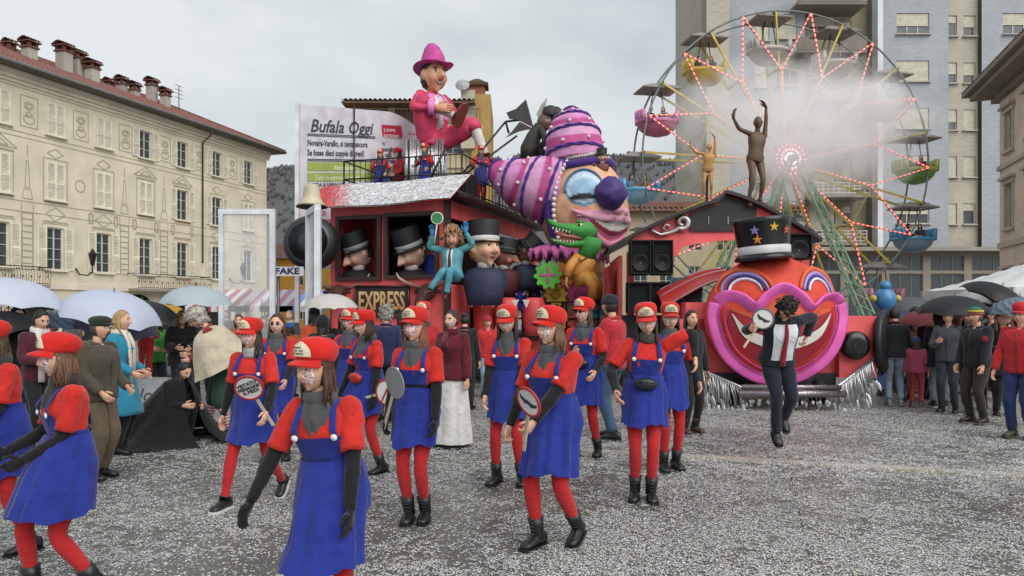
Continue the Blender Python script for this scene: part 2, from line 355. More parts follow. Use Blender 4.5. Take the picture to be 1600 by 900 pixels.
def town_house():
    T = thing('town_house', 'long cream town house with pale louvred shutters and painted ornament', 'building', (-22.9, 48, 0), math.atan2(.954, .30))
    cols = [-13.0, -9.75, -6.5, -3.25, 0, 3.25, 6.7, 10.2]; x0, x1, ev = -16, 12.5, 14.1
    open1 = {0: 1, 1: 1, 2: 1, 3: 1, 4: 1, 5: 1, 6: 1, 7: 1}; open2 = {5: 1, 6: 1}; open3 = {4: 1, 5: 1, 6: 1, 7: 1}
    holes = []
    for i, x in enumerate(cols):
        holes += [(x - .55, x + .55, 3.95, 6.25), (x - .55, x + .55, 7.75, 9.75), (x - .52, x + .52, 11.25, 12.95)]
    for k in range(8): holes.append((-15.5 + k*3.45, -13.3 + k*3.45, 0, 2.0))
    w = MB(); wall_holes(w, x0, x1, 0, ev, holes, .22)
    w.add([(x1, 0, 0), (x1, 13, 0), (x1, 13, ev), (x1, 0, ev)], [(0, 1, 2, 3)], False); w.build('wall', [CREAM, DARK], T)
    # arches of the ground floor, string courses, cornice
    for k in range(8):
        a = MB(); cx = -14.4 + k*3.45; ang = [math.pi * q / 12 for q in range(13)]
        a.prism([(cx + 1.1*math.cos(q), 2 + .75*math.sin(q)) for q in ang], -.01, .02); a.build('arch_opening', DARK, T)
    c = MB(); c.box(((x0+x1)/2, -.05, 3.05), (x1-x0+.1, .12, .3)); c.build('string_course', CREAM2, T)
    c = MB()
    for k, (y, z, h) in enumerate(((-.08, 13.55, .16), (-.16, 13.75, .2), (-.3, 13.97, .22))): c.box(((x0+x1)/2 + .1, y/2, z), (x1-x0+.3, -y, h))
    c.build('cornice', CREAM2, T)
    e = MB(); e.box(((x0+x1)/2 + .3, -.2, 14.14), (x1-x0+1.6, 1.5, .09)); e.build('eave', mat('wood', '5b5149'), T)
    g = MB(); g.tube([(x0, -1.0, 14.2), (x1 + 1.1, -1.0, 14.2)], .1, 8); g.build('gutter', GREYM, T)
    d = MB(); d.tube([(5.1, -1.0, 14.15), (5.1, -.7, 13.7), (5.1, -.1, 13.3), (5.1, -.1, 5.2), (5.1, -.1, 5.0)], .055, 8)
    d.build('downpipe', mat('metal', '5a554e'), T)
    r = MB(); tiled_roof(r, (x0, -.95, 14.22), (x1 + 1.1, -.95, 14.22), (x1 - 5.2, 6.5, 17.5), (x0, 6.5, 17.5), .3, .05, 14)
    tiled_roof(r, (x1 + 1.1, -.95, 14.22), (x1 + 1.1, 14, 14.22), (x1 - 5.2, 6.6, 17.5), (x1 - 5.2, 6.5, 17.5), .3, .05, 14)
    ro = r.build('roof', mat('matte', '7f5a54'), T)
    rc = MB(); rc.tube([(x0, 6.5, 17.55), (x1 - 5.2, 6.5, 17.55), (x1 + 1.1, -.95, 14.3)], .12, 8); rc.build('ridge_tiles', mat('matte', '75504a'), ro)
    for k, (px, zt_, w2, yy) in enumerate(((-4.95, 17.0, .42, 5.2), (-4.5, 17.1, .6, 4.2), (-2.4, 17.5, .66, 3.9), (-.95, 17.6, .6, 4.4), (-.6, 17.0, .62, 3.6), (2.0, 16.7, .42, 4.9), (2.4, 16.9, .5, 4.2), (2.9, 16.6, .45, 3.6), (5.2, 17.6, .55, 4.3), (5.5, 16.9, .5, 3.4))):
        cz = 15.4; h2 = zt_ - cz
        ch = MB(); zt = cz + h2; ch.box((px, yy, (cz - 1 + zt) / 2), (w2, w2, zt - cz + 1)); co = ch.build('chimney', mat('plaster', 'a9a49a'), T)
        cp = MB()
        for sx in (-1, 1):
            for sy in (-1, 1): cp.box((px + sx*w2*.4, yy + sy*w2*.4, zt + .14), (.16, .16, .3))
        cp.box((px, yy, zt + .02), (w2 + .16, w2 + .16, .09)).box((px, yy, zt + .33), (w2 + .3, w2 + .3, .07)); tiled_roof(cp, (px - w2*.75, yy - w2*.75, zt + .38), (px + w2*.75, yy - w2*.75, zt + .38), (px + w2*.75, yy, zt + .6), (px - w2*.75, yy, zt + .6), .2, .03, 3)
        tiled_roof(cp, (px + w2*.75, yy + w2*.75, zt + .38), (px - w2*.75, yy + w2*.75, zt + .38), (px - w2*.75, yy, zt + .6), (px + w2*.75, yy, zt + .6), .2, .03, 3)
        cp.build('chimney_cap', mat('matte', '6e4c42'), co)
    a = MB(); a.tube([(8.0, 4.4, 16.4), (8.0, 4.4, 18.4)], .03, 6); 
    for q in (17.5, 17.8, 18.1, 18.4): a.tube([(7.6, 4.4, q), (8.4, 4.4, q)], .02, 5)
    a.build('aerial', IRON, T)
    # windows
    for i, x in enumerate(cols):
        for fl, (z, h, w_, op) in enumerate(((3.95, 2.3, 1.1, i in open1), (7.75, 2.0, 1.1, i in open2), (11.25, 1.7, 1.04, i in open3))):
            o = place_window(T, x, z, .14, w_, h, 2, 4 if fl == 0 else 3, WOODW)
            sm = shutter_mesh(.56, h, SHUT)
            for s in (0, 1):
                so = link('shutter', sm, o)
                if op: so.location = ((-w_/2 - .58, -.19, 0) if s == 0 else (w_/2 + .02, -.19, 0))
                else: so.location = ((-w_/2 - .01, -.17, 0) if s == 0 else (.0, -.17, 0))
            si = MB(); si.box((0, -.22, -.05), (w_ + .35, .2, .08)); si.build('sill', CREAM2, o)
    # painted ornament: thin lines on the plaster
    pm = MB(); y = -.012
    def ln(a, b, w=.04): pm.bar((a[0], y, a[1]), (b[0], y, b[1]), .01, w, up=(0, 0, 1)) if abs(a[1]-b[1]) < 1e-6 else pm.bar((a[0], y, a[1]), (b[0], y, b[1]), w, .01, up=(0, -1, 0))
    def poly(pts, w=.04):
        for k in range(len(pts)): ln(pts[k], pts[(k+1) % len(pts)], w)
    for z in (7.45, 10.75, 11.0, 13.3, 6.9): ln((x0, z), (x1, z), .035)
    for i, x in enumerate(cols):
        m_ = x + 1.65
        if i < 7:
            poly([(m_ - .5, 11.35), (m_ + .5, 11.35), (m_ + .5, 12.95), (m_ - .5, 12.95)])
            for rr, zz in ((.28, 12.45), (.16, 12.45), (.33, 11.75), (.2, 12.0)): poly([(m_ + rr*math.cos(q*.7), zz + rr*.7*math.sin(q*.7)) for q in range(9)], .05)
        if i in (4, 5, 1):
            poly([(x - .95, 10.1), (x + .95, 10.1), (x, 10.7)], .06); poly([(x - .45, 10.18), (x + .45, 10.18), (x, 10.48)], .05); ln((x - .8, 9.95), (x + .8, 9.95), .08)
            poly([(x - .75, 7.6), (x + .75, 7.6), (x + .75, 9.9), (x - .75, 9.9)], .05)
        else:
            poly([(x - .5, 10.25), (x, 10.0), (x + .5, 10.25), (x, 10.52)], .05); poly([(x - .75, 7.6), (x + .75, 7.6), (x + .75, 9.95), (x - .75, 9.95)], .05)
        poly([(x - .6, 6.98), (x, 6.6), (x + .6, 6.98), (x, 7.35)], .05) if i in (2, 3, 6, 7) else None
        poly([(x - .8, 3.9), (x + .8, 3.9), (x + .8, 6.45), (x - .8, 6.45)], .04)
        ln((x - .8, 6.55), (x + .8, 6.55), .07)
        if i in (1, 3, 4):
            bx = x + 1.55
            for q in range(9): poly([(bx - .3, 3.9 + q*.33), (bx + .3, 3.9 + q*.33), (bx + .3, 4.2 + q*.33), (bx - .3, 4.2 + q*.33)], .025)
            ln((bx, 10.4), (bx, 9.8), .05); poly([(bx - .14, 8.2), (bx + .14, 8.2), (bx + .06, 9.6), (bx - .06, 9.6)], .04); poly([(bx - .3, 7.6), (bx + .3, 7.6), (bx + .2, 8.1), (bx - .2, 8.1)], .04)
            ln((bx - .35, 7.4), (bx - .35, 3.9), .03); ln((bx + .35, 7.4), (bx + .35, 3.9), .03)
        if i in (3, 4, 5, 0):
            for q in (-.9, .9):
                poly([(x+q-.12, 6.75), (x+q+.12, 6.75), (x+q+.12, 7.3), (x+q-.12, 7.3)], .08)
    poly([(-4.9 + .33*math.cos(q*.52), 8.75 + .33*math.sin(q*.52)) for q in range(12)], .06)
    pm.build('painted_ornament', LINE, T)
    # balconies
    for a, b in ((-16, -7.6), (-1.5, 5.0)):
        s = MB(); s.box(((a+b)/2, -.45, 3.0), (b-a, .9, .16)); bo = s.build('balcony', mat('plaster', '8d877a'), T)
        q = MB(); q.tube([(a, -.02, 4.0), (a, -.88, 4.0), (b, -.88, 4.0), (b, -.02, 4.0)], .03, 6); q.tube([(a, -.88, 3.15), (b, -.88, 3.15)], .02, 6); q.tube([(a, -.88, 3.85), (b, -.88, 3.85)], .015, 5)
        n = int((b-a)/.16)
        for k in range(n + 1):
            xx = a + (b-a)*k/n; q.tube([(xx, -.88, 3.1), (xx + .03*(k % 2), -.9, 3.4), (xx, -.95, 3.55), (xx, -.88, 3.95)], .014, 4)
            if k % 3 == 0: q.ball((xx, -.9, 3.5), .05, 6, 4)
        q.build('railing', mat('metal', '4c4a44'), bo)
    for lx in (-5.2, 8.0):
        q = MB(); q.tube([(lx, -.02, 4.1), (lx, -.3, 3.75), (lx, -.9, 3.7), (lx, -1.2, 3.9), (lx, -1.2, 4.25)], .04, 6); q.lathe([(.1, 0), (.22, .6), (.24, .62), (.1, .8), (.03, .95)], 6, (lx, -1.2, 4.25), smooth=False)
        q.build('wall_lamp', IRON, T)
town_house()
def hotel_block():                            # behind the seated pink figure
    d = 56; s = d / F; X = lambda px: (px - 800) * s; Z = lambda py: H + (HOR - py) * s
    T = thing('apartment_house', 'beige apartment house with roof loggia and ochre side wall', 'building', (X(640), d, 0)); ox = X(640)
    x0, x1 = X(545) - ox, X(738) - ox; beige = mat('plaster', 'bdb093'); och = mat('plaster', 'a58a57')
    holes = [(X(a) - ox, X(b) - ox, Z(e), Z(f)) for a, b, e, f in ((560, 580, 300, 262), (600, 622, 300, 262), (634, 652, 262, 238), (690, 725, 240, 222), (690, 725, 300, 262))]
    w = MB(); wall_holes(w, x0, x1, 0, Z(208), holes, .3); w.build('wall', [beige, DARK], T)
    for a, b, e, f in holes: place_window(T, (a+b)/2, e, .2, b-a, f-e, 2, 2, WOODW)
    q = MB(); q.box(((x0+x1)/2, 6, Z(240)/2), (x1-x0-.1, 11.6, Z(240))); q.build('core', beige, T)
    q = MB(); q.box(((x0+x1)/2, -.5, Z(206)), (x1-x0+1.6, 1.2, .5)); q.build('terrace_edge', mat('plaster', 'c6b995'), T)
    q = MB()
    for k in range(46): xx = x0 - .6 + (x1-x0+1.2)*k/45; q.box((xx, -1.0, Z(206) + .8), (.03, .03, 1.2))
    q.box(((x0+x1)/2, -1.0, Z(206) + 1.4), (x1-x0+1.3, .06, .06)); q.build('railing', mat('metal', '5d5347'), T)
    q = MB(); q.box(((x0+x1)/2 + .4, 3, (Z(206)+Z(160))/2), (x1-x0-1.2, 4, Z(160)-Z(206))); q.build('loggia_wall', mat('plaster', '8f7d62'), T)
    for px in (560, 612, 655, 700): q = MB(); q.box((X(px)-ox, .2, (Z(206)+Z(160))/2), (.45, .45, Z(160)-Z(206))); q.build('pillar', mat('plaster', 'b9a884'), T)
    q = MB(); tiled_roof(q, (x0-.3, -1.4, Z(164)), (x1+.2, -1.4, Z(164)), (x1+.2, 5, Z(146)), (x0+1.5, 5, Z(146)), .35, .07, 8); q.box(((x0+x1)/2, 1.8, Z(164) - .12), (x1-x0+.5, 6.2, .16)); q.build('roof', mat('matte', '6a5648'), T)
    a, b = X(737)-ox, X(767)-ox
    q = MB(); q.box(((a+b)/2, 3.5, Z(150)/2), (b-a, 8, Z(150))); q.build('side_wall', och, T)
    q = MB(); q.box((X(732)-ox, -.3, Z(190)), (1.0, .9, 4.2)); q.build('chimney_breast', mat('plaster', 'b9b0a0'), T)
    q = MB(); q.box((X(744)-ox, 1.5, Z(140)), (1.2, 1.2, 1.6)); cc = q.build('chimney', mat('matte', '8c5a44'), T)
    q = MB(); q.box((0 + X(744)-ox, 1.5, Z(126)), (1.7, 1.7, .2)); q.lathe([(1.1, 0), (.2, .45)], 4, (X(744)-ox, 1.5, Z(126)+.1), rotz(R(45)), smooth=False); q.build('chimney_cap', mat('matte', '5b4438'), cc)
    q = MB(); q.lathe([(.05, .25), (.3, .16), (.5, .02), (.52, 0), (.3, .12), (.04, .2)], 14, (X(724)-ox, -1.0, Z(139)), rotx(R(65)) @ rotz(.3), smooth=True); q.build('satellite_dish', mat('paint', '9c9f9f'), T)
hotel_block()
def small_houses():
    d = 70; s = d/F
    T = thing('ochre_house', 'small ochre house behind the white framed panel', 'building', ((445-800)*s, d, 0)); q = MB()
    wall_holes(q, -2.4, 2.6, 0, H + 82*s, [(-1.6, -.7, 1.0, 2.9), (.8, 1.7, .9, 2.9), (-1.6, -.7, 4, 5.4), (.9, 1.7, 4, 5.4)], .2); q.box((.1, 4, 2.9), (5, 7.6, 5.8)); q.build('wall', [mat('plaster', 'b98d3e'), DARK], T)
    for x, z, h in ((-1.15, 1, 1.9), (1.25, .9, 2), (-1.15, 4, 1.4), (1.3, 4, 1.4)): place_window(T, x, z, .12, .8, h, 2, 2, WOODW)
    q = MB(); tiled_roof(q, (-3, -.6, 6.5), (3.1, -.6, 6.5), (3.1, 4, 8.2), (-3, 4, 8.2), .3, .06, 8); q.build('roof', mat('matte', '6a5550'), T)
    d = 52; s = d/F; X = lambda px: (px - 1060)*s; Z = lambda py: H + (HOR-py)*s
    T = thing('low_beige_house', 'low cream house with tiled roof behind the big wheel', 'building', ((1060-800)*s, d, 0)); q = MB()
    hl = [(X(a), X(a+22), Z(e), Z(e-34)) for a in (990, 1030, 1075, 1120, 1165, 1210) for e in (392, 450)]
    wall_holes(q, X(880), X(1250), 0, Z(330), hl, .2); q.box((X(1065), 4.2, Z(340)/2), (X(1250)-X(880)-.1, 7.6, Z(340))); q.build('wall', [mat('plaster', 'b9ac90'), DARK], T)
    for a, b, e, f in hl: place_window(T, (a+b)/2, e, .12, b-a, f-e, 2, 3, WOODW)
    q = MB(); tiled_roof(q, (X(872), -.7, Z(328)), (X(1258), -.7, Z(328)), (X(1250), 5, Z(300)), (X(880), 5, Z(300)), .35, .07, 9); q.box((X(1065), -.3, Z(328)-.1), (X(1258)-X(872), .9, .14)); q.build('roof', mat('matte', '7c5a4e'), T)
small_houses()
def high_rise():
    d = 62; s = d/F; X = lambda px: (px - 1350)*s; Z = lambda py: H + (HOR-py)*s
    T = thing('high_rise', 'tall grey tower block with blue brick panels and cream window strips', 'building', ((1350-800)*s, d, 0))
    def brick(name, a, b):
        m, t, bs, o = new_mat(name); n = t.nodes; tcn = n.new('ShaderNodeTexCoord'); mpn = n.new('ShaderNodeMapping'); mpn.inputs['Rotation'].default_value = (R(90), 0, 0)
        bt = n.new('ShaderNodeTexBrick'); bt.inputs['Scale'].default_value = 1; bt.inputs['Brick Width'].default_value = .5; bt.inputs['Row Height'].default_value = .16; bt.inputs['Mortar Size'].default_value = .012
        bt.inputs['Color1'].default_value = (*lin(a), 1); bt.inputs['Color2'].default_value = (*lin(b), 1); bt.inputs['Mortar'].default_value = (*[x*.8 for x in lin(b)], 1)
        nn = n.new('ShaderNodeTexNoise'); nn.inputs['Scale'].default_value = .25; nn.inputs['Detail'].default_value = 6
        mr = n.new('ShaderNodeMapRange'); mr.inputs['To Min'].default_value = .72; mr.inputs['To Max'].default_value = 1.22
        mu = n.new('ShaderNodeMix'); mu.data_type = 'RGBA'; mu.blend_type = 'MULTIPLY'; mu.inputs['Factor'].default_value = 1
        t.links.new(tcn.outputs['Object'], mpn.inputs['Vector']); t.links.new(mpn.outputs[0], bt.inputs['Vector']); t.links.new(tcn.outputs['Object'], nn.inputs['Vector']); t.links.new(nn.outputs['Fac'], mr.inputs['Value'])
        t.links.new(bt.outputs['Color'], mu.inputs['A']); t.links.new(mr.outputs[0], mu.inputs['B']); t.links.new(mu.outputs['Result'], bs.inputs['Base Color']); bs.inputs['Roughness'].default_value = .8; return m
    blue = brick('blue_brick', 'a6aab0', '9ba0a6'); crm = brick('cream_brick', 'b8b2a2', 'aca696'); tan = brick('tan_brick', 'b0a590', 'a4987f')
    top = Z(-130); rows = [37 + k*74 - 74*1 for k in range(0, 6)]
    def strip(a, b, y, m, wins, name='wall_panel', z0=None):
        hl = []
        for (wa, wb, hh) in wins:
            for rr in rows:
                if rr + hh/2 < 380: hl.append((X(wa), X(wb), Z(rr + hh/2), Z(rr - hh/2)))
        q = MB(); wall_holes(q, X(a), X(b), z0 if z0 is not None else Z(392), top, hl, .25, y); q.build(name, [m, DARK], T)
        for i, (e, f, g, h_) in enumerate(hl):
            o = place_window(T, (e+f)/2, g, y + .15, f-e, h_-g, 3 if f-e > 1.6 else 1, 1, WOODW)
            k = (i * 7 + int(a)) % 5; sh = (h_-g)*(1.0, .55, .98, .6, .35)[k]
            b_ = MB(); b_.box((0, -.04, h_-g - sh/2), (f-e-.06, .03, sh))
            for v in range(int(sh/.12)): b_.box((0, -.062, h_-g - sh + .06 + v*.12), (f-e-.07, .02, .07))
            b_.build('roller_blind', mat('paint', 'c3beab'), o)
            si = MB(); si.box((0, -.25, -.04), (f-e+.2, .3, .08)); si.build('sill', mat('plaster', 'b5b0a2'), o)
    strip(1104, 1140, 0, crm, []); strip(1140, 1178, .6, blue, [])
    strip(1178, 1262, .6, blue, [(1184, 1206, 46), (1218, 1250, 40)]); strip(1262, 1368, 1.6, tan, [(1276, 1318, 48), (1330, 1344, 30)])
    strip(1376, 1482, 0, blue, [(1401, 1452, 33)]); strip(1482, 1534, .5, crm, [(1485, 1501, 33), (1511, 1530, 33)]); strip(1534, 1660, 0, blue, [(1567, 1618, 33)])
    q = MB(); q.box((X(1372), .1, (Z(392)+top)/2), (.42, 1.0, top-Z(392))); q.build('white_pier', mat('plaster', 'd3d5d6'), T)
    q = MB(); q.box(((X(1104)+X(1660))/2, 7.0, top/2), (X(1660)-X(1104)-.1, 10, top - .1)); q.build('core', crm, T)
    for k, rr in enumerate(rows):                  # balconies in the recess
        z = Z(rr + 50)
        if z < 6: continue
        o = MB(); x0, x1 = (X(1238), X(1345)) if k % 2 == 1 or k == 0 else (X(1262), X(1350)); o.box(((x0+x1)/2, .2, z), (x1-x0, 2.6, .2)); bo = o.build('balcony', mat('plaster', '8d867c'), T)
        g = MB()
        if k < 2: g.box(((x0+x1)/2, -1.08, z + .6), (x1-x0, .1, 1.1)); g.build('parapet', mat('plaster', '7f776e'), bo)
        else:
            for zz in (.25, .55, .8, 1.05): g.box(((x0+x1)/2, -1.05, z + zz), (x1-x0, .04, .05))
            for v in range(12): g.box((x0 + (x1-x0)*v/11, -1.05, z + .6), (.04, .06, 1.0))
            g.build('railing', mat('paint', 'c9cac8'), bo)
    # shop floor
    hl = [(X(a), X(a + 52), 0.4, Z(428)) for a in range(1130, 1640, 64)] + [(X(a), X(a+52), Z(424), Z(400)) for a in range(1130, 1640, 64)]
    q = MB(); wall_holes(q, X(1104), X(1660), 0, Z(393), hl, .3, -.4); q.build('shop_front', [mat('plaster', '8f877a'), DARK], T)
    for a, b, e, f in hl: place_window(T, (a+b)/2, e, -.25, b-a, f-e, 3, 1, mat('paint', '77756e'))
    q = MB(); q.box(((X(1104)+X(1660))/2, -.9, Z(393)+.1), (X(1660)-X(1104), 1.3, .3)); q.build('canopy_slab', mat('plaster', '9a9488'), T)
high_rise()
def corner_house():
    T = thing('pink_corner_house', 'pale pink corner house with deep moulded eaves at the right edge', 'building', (25.4, 40, 0), math.atan2(-.954, -.30))
    pk = mat('plaster', 'd8c6b4'); st = mat('plaster', 'bdb2a4')
    hl = [(x - .55, x + .55, z, z + h) for x in (1.6, 4.9, 8.2) for z, h in ((9.8, 1.9), (5.9, 2.2), (1.2, 2.4))]
    q = MB(); wall_holes(q, 0, 14, 0, 12.6, hl, .25); q.add([(0, 0, 0), (0, 12, 0), (0, 12, 12.6), (0, 0, 12.6)], [(3, 2, 1, 0)], False); q.build('wall', [pk, DARK], T)
    for a, b, e, f in hl:
        o = place_window(T, (a+b)/2, e, .17, b-a, f-e, 2, 2, WOODW); w = b-a; h = f-e
        g = MB(); g.box((-w/2-.1, -.2, h/2), (.2, .08, h)); g.box((w/2+.1, -.2, h/2), (.2, .08, h)); g.box((0, -.22, h+.12), (w+.6, .14, .24)); g.box((0, -.3, h+.32), (w+.8, .3, .14)); g.box((0, -.24, -.08), (w+.5, .2, .14)); g.build('surround', st, o)
    q = MB(); q.box((7, -.06, 9.1), (14.2, .14, .22)).box((7, -.05, 5.1), (14.2, .12, .3)).box((7, -.04, 1.0), (14.1, .1, .2)); q.build('string_course', st, T)
    q = MB(); q.box((6.9, .3, 12.75), (14.6, 1.2, .3)).box((6.8, -.1, 13.05), (15.2, 2.2, .28)).box((6.7, 0, 13.3), (15.8, 3.0, .2)); q.build('eaves', mat('plaster', '8d857b'), T)
    q = MB(); tiled_roof(q, (-1.2, -1.5, 13.4), (14, -1.5, 13.4), (14, 5, 16), (3, 5, 16), .3, .05, 9); q.build('roof', mat('matte', '77605a'), T)
corner_house()
# ---------------------------------------------------------------- heads and figures
def wob(mb, amp, f, seed=0):                  # cloth folds: a smooth displacement of what has been collected
    r = np.random.default_rng(int(seed) + 5)
    V = np.concatenate(mb.v); D = np.zeros_like(V)
    for k in range(5):
        q = r.normal(size=(3, 3)) * f * (1 + .5*k); ph = r.random(3) * 6.28
        D += np.sin(V @ q.T + ph + .8*np.sin(V[:, [1, 2, 0]] * f*.7 + ph[0])) / (1 + .6*k)
    V = V + D * amp * .45; mb.v = [V]; mb.c = [np.concatenate(mb.c)]; return mb
def sculpt(mb, c, size, M=I3, nu=40, nv=30, bumps=(), paints=(), base='d9a98c', jaw=.22, front=.45, speck=None):
    u = np.linspace(-1, 1, nu, endpoint=False); az = np.degrees(np.pi * (u*(1-front) + front*u**3)) ; el = np.linspace(-88, 88, nv)
    A, E = np.meshgrid(az, el); ar, er = np.radians(A), np.radians(E)
    D = np.stack((np.sin(ar)*np.cos(er), np.cos(ar)*np.cos(er), np.sin(er)), -1)
    rad = np.ones_like(A)
    for (a, e, sa, se, amp) in bumps: rad += amp * np.exp(-(((A - a + 180) % 360 - 180)*np.cos(er*.6)/sa)**2 - ((E - e)/se)**2)
    S = np.array(size) * np.ones(D.shape); low = np.clip(-E/80, 0, 1); S[..., 0] *= 1 - jaw*low**1.3; S[..., 1] *= 1 - jaw*.35*low*(D[..., 1] < 0)
    V = D * S * rad[..., None]
    C = np.tile(np.array(lin(base)), A.shape + (1,))
    for p in paints:
        a, e, ra, re, hx = p[:5]; k = p[5] if len(p) > 5 else 0; da = (A - a + 180) % 360 - 180; de = E - e - k*da*da
        if len(p) > 6: ro = R(p[6]); da, de = da*math.cos(ro) + de*math.sin(ro), -da*math.sin(ro) + de*math.cos(ro)
        C[(da/ra)**2 + (de/re)**2 < 1] = lin(hx)
    if speck is not None:
        rs = np.random.default_rng(speck); ck = (np.abs(np.abs(A) - 34) < 20) & (E < 8) & (E > -38); pal = np.array([lin(h) for h in ('f2f2f2', 'ececf2', '4a62b0', 'c8382e', 'e8e0e0')])
        hit = ck & (rs.random(A.shape) < .55); C[hit] = pal[rs.integers(0, 5, hit.sum())]
    rings = [V[j] @ M.T + np.asarray(c, float) for j in range(nv)]
    k0 = mb.n; mb.loft(rings, True, np.concatenate([C[j] for j in range(nv)])); return mb
def face_spec(hairc='3a2a20', lip='a8584c', skin='d9a98c', smile=0.0, nose=1.0):
    b = [(0, -6, 9, 13, .17*nose), (0, -15, 10, 7, .13*nose), (13, -17, 6, 5, .05*nose), (-13, -17, 6, 5, .05*nose), (24, 15, 16, 6, .05), (-24, 15, 16, 6, .05), (23, 4, 11, 7, -.07), (-23, 4, 11, 7, -.07),
         (42, -12, 18, 12, .05), (-42, -12, 18, 12, .05), (0, -34, 17, 4, .06), (0, -42, 15, 4, .06), (0, -38, 18, 1.6, -.03), (0, -60, 20, 10, .12), (0, -50, 14, 4, -.03), (88, -2, 9, 14, .12), (-88, -2, 9, 14, .12)]
    p = [(23, 3, 9, 3.6, 'e8e2dc'), (-23, 3, 9, 3.6, 'e8e2dc'), (23, 3, 4.2, 4, '2e241e'), (-23, 3, 4.2, 4, '2e241e'), (23, 7.6, 11, 1.7, '3a2a24'), (-23, 7.6, 11, 1.7, '3a2a24'),
         (24, 15, 14, 2.6, hairc, -.012), (-24, 15, 14, 2.6, hairc, -.012), (0, -38.5, 17, 5.2, lip, .006 + smile*.02)]
    return b, p
def ik(a, b, l1, l2, pole):
    a = np.asarray(a, float); b = np.asarray(b, float); d = b - a; L_ = np.linalg.norm(d); m = (l1 + l2)*.998
    if L_ > m: b = a + d/L_*m; d = b - a; L_ = m
    x = d/max(L_, 1e-6); k = (l1*l1 - l2*l2 + L_*L_)/(2*max(L_, 1e-6)); h = math.sqrt(max(l1*l1 - k*k, 0)); p = np.asarray(pole, float); p = unit(p - x*(p @ x))
    return a + x*k + p*h, b
def bez(a, k, b, n=9, tight=.16):              # limb path with a rounded joint
    a, k, b = [np.asarray(q, float) for q in (a, k, b)]; p1 = k + (a - k)*tight; p2 = k + (b - k)*tight; pts = []
    m = n//2 - 1
    for i in range(m): pts.append(a + (p1 - a)*i/m)
    for t in (0, .5, 1): pts.append(p1*(1-t)**2 + k*2*t*(1-t) + p2*t*t)
    for i in range(1, m + 1): pts.append(p2 + (b - p2)*i/m)
    return pts
def prof(keys, n):
    t = np.linspace(0, 1, n); k = np.array(keys); return np.interp(t, k[:, 0], k[:, 1])
def hand(mb, w, d, nrm, side, s=1.0, curl=.5, col=(.7, .45, .35), nf=5):
    w = np.asarray(w, float); d = unit(d); nrm = unit(np.asarray(nrm, float) - d*(np.asarray(nrm, float) @ d)); x = np.cross(d, nrm)*side   # x towards the thumb
    n = 8; rings = []; a = np.arange(n)*2*math.pi/n
    for t, wd, th in ((-.015, .025, .021), (.02, .032, .020), (.05, .040, .018), (.082, .041, .015), (.094, .036, .012)):
        rings.append(w + d*t*s + np.outer(np.cos(a)*wd*s, x) + np.outer(np.sin(a)*th*s, nrm))
    mb.loft(rings, True, col)
    for i, (o, l) in enumerate(((.029, .072), (.010, .080), (-.010, .075), (-.028, .060))):
        b = w + d*.085*s + x*o*s; p = [b]; dd = d.copy(); ang = 0
        for k, f in enumerate((.45, .32, .23)):
            ang += curl*(.75 if k == 0 else .85) + .04*i; dd = d*math.cos(ang) + nrm*math.sin(ang); p.append(p[-1] + dd*l*f*s)
        mb.tube(p, [.0105*s, .010*s, .009*s, .0065*s], nf, col)
    b = w + d*.022*s + x*.030*s; t1 = unit(d*.7 + x*.75 + nrm*.25*curl*2); t2 = unit(d*.9 + x*.2 + nrm*.6*curl)
    mb.tube([b - x*.015*s, b + t1*.036*s, b + t1*.036*s + t2*.03*s, b + t1*.036*s + t2*.052*s], [.014*s, .012*s, .0105*s, .007*s], nf, col); return mb
def foot(mb, ank, yaw, pitch, s=1.0, shaft=.0, wid=1.0, up=None, col=None, sole=None):
    M = rotz(-yaw) @ rotx(-pitch); n = 10; a = np.arange(n)*2*math.pi/n; rings = []
    ank = np.asarray(ank, float)
    for y, w_, h, zc in ((-.088, .020, .030, -.045), (-.08, .032, .045, -.040), (-.04, .039, .055, -.030), (.02, .041, .052, -.033), (.07, .046, .036, -.049), (.12, .048, .028, -.057), (.155, .038, .022, -.063), (.172, .016, .012, -.068)):
        q = np.stack((np.cos(a)*w_*wid*s, np.full(n, y*s), (np.sin(a)*h + zc)*s), 1); q[:, 2] = np.maximum(q[:, 2], -.082*s); rings.append(q @ M.T + ank)
    mb.loft(rings, True, col)
    q = [(-.034, -.088), (.034, -.088), (.044, 0), (.050, .1), (.042, .16), (.018, .178), (-.018, .178), (-.042, .16), (-.050, .1), (-.044, 0)]
    mb.loft([np.array([(x*wid*s*1.04, y*s*1.03, z*s) for x, y in q]) @ M.T + ank for z in (-.096, -.074)], True, sole if sole is not None else col, False)
    if shaft:
        u = unit(np.asarray(up, float)) if up is not None else np.array((0, 0, 1.))
        mb.tube([ank - u*.03*s, ank + u*.02*s, ank + u*shaft*.5*s, ank + u*shaft*s], [.047*s*wid, .047*s*wid, .050*s*wid, .056*s*wid], 10, col)
    return mb
DEF = dict(hip=(0, 0, .925), lean=0, side=0, twist=0, fR=(.10, .02, 0, 8, 0), fL=(-.10, -.02, 0, -8, 0), hR=(.27, .06, .80), hL=(-.27, .06, .80), eR=(.5, -1, -.2), eL=(-.5, -1, -.2),
           head=(0, 0, 0), curl=.45, kn=(0, 1, 0), knR=None, knL=None, dR=None, dL=None)
class Fig: pass
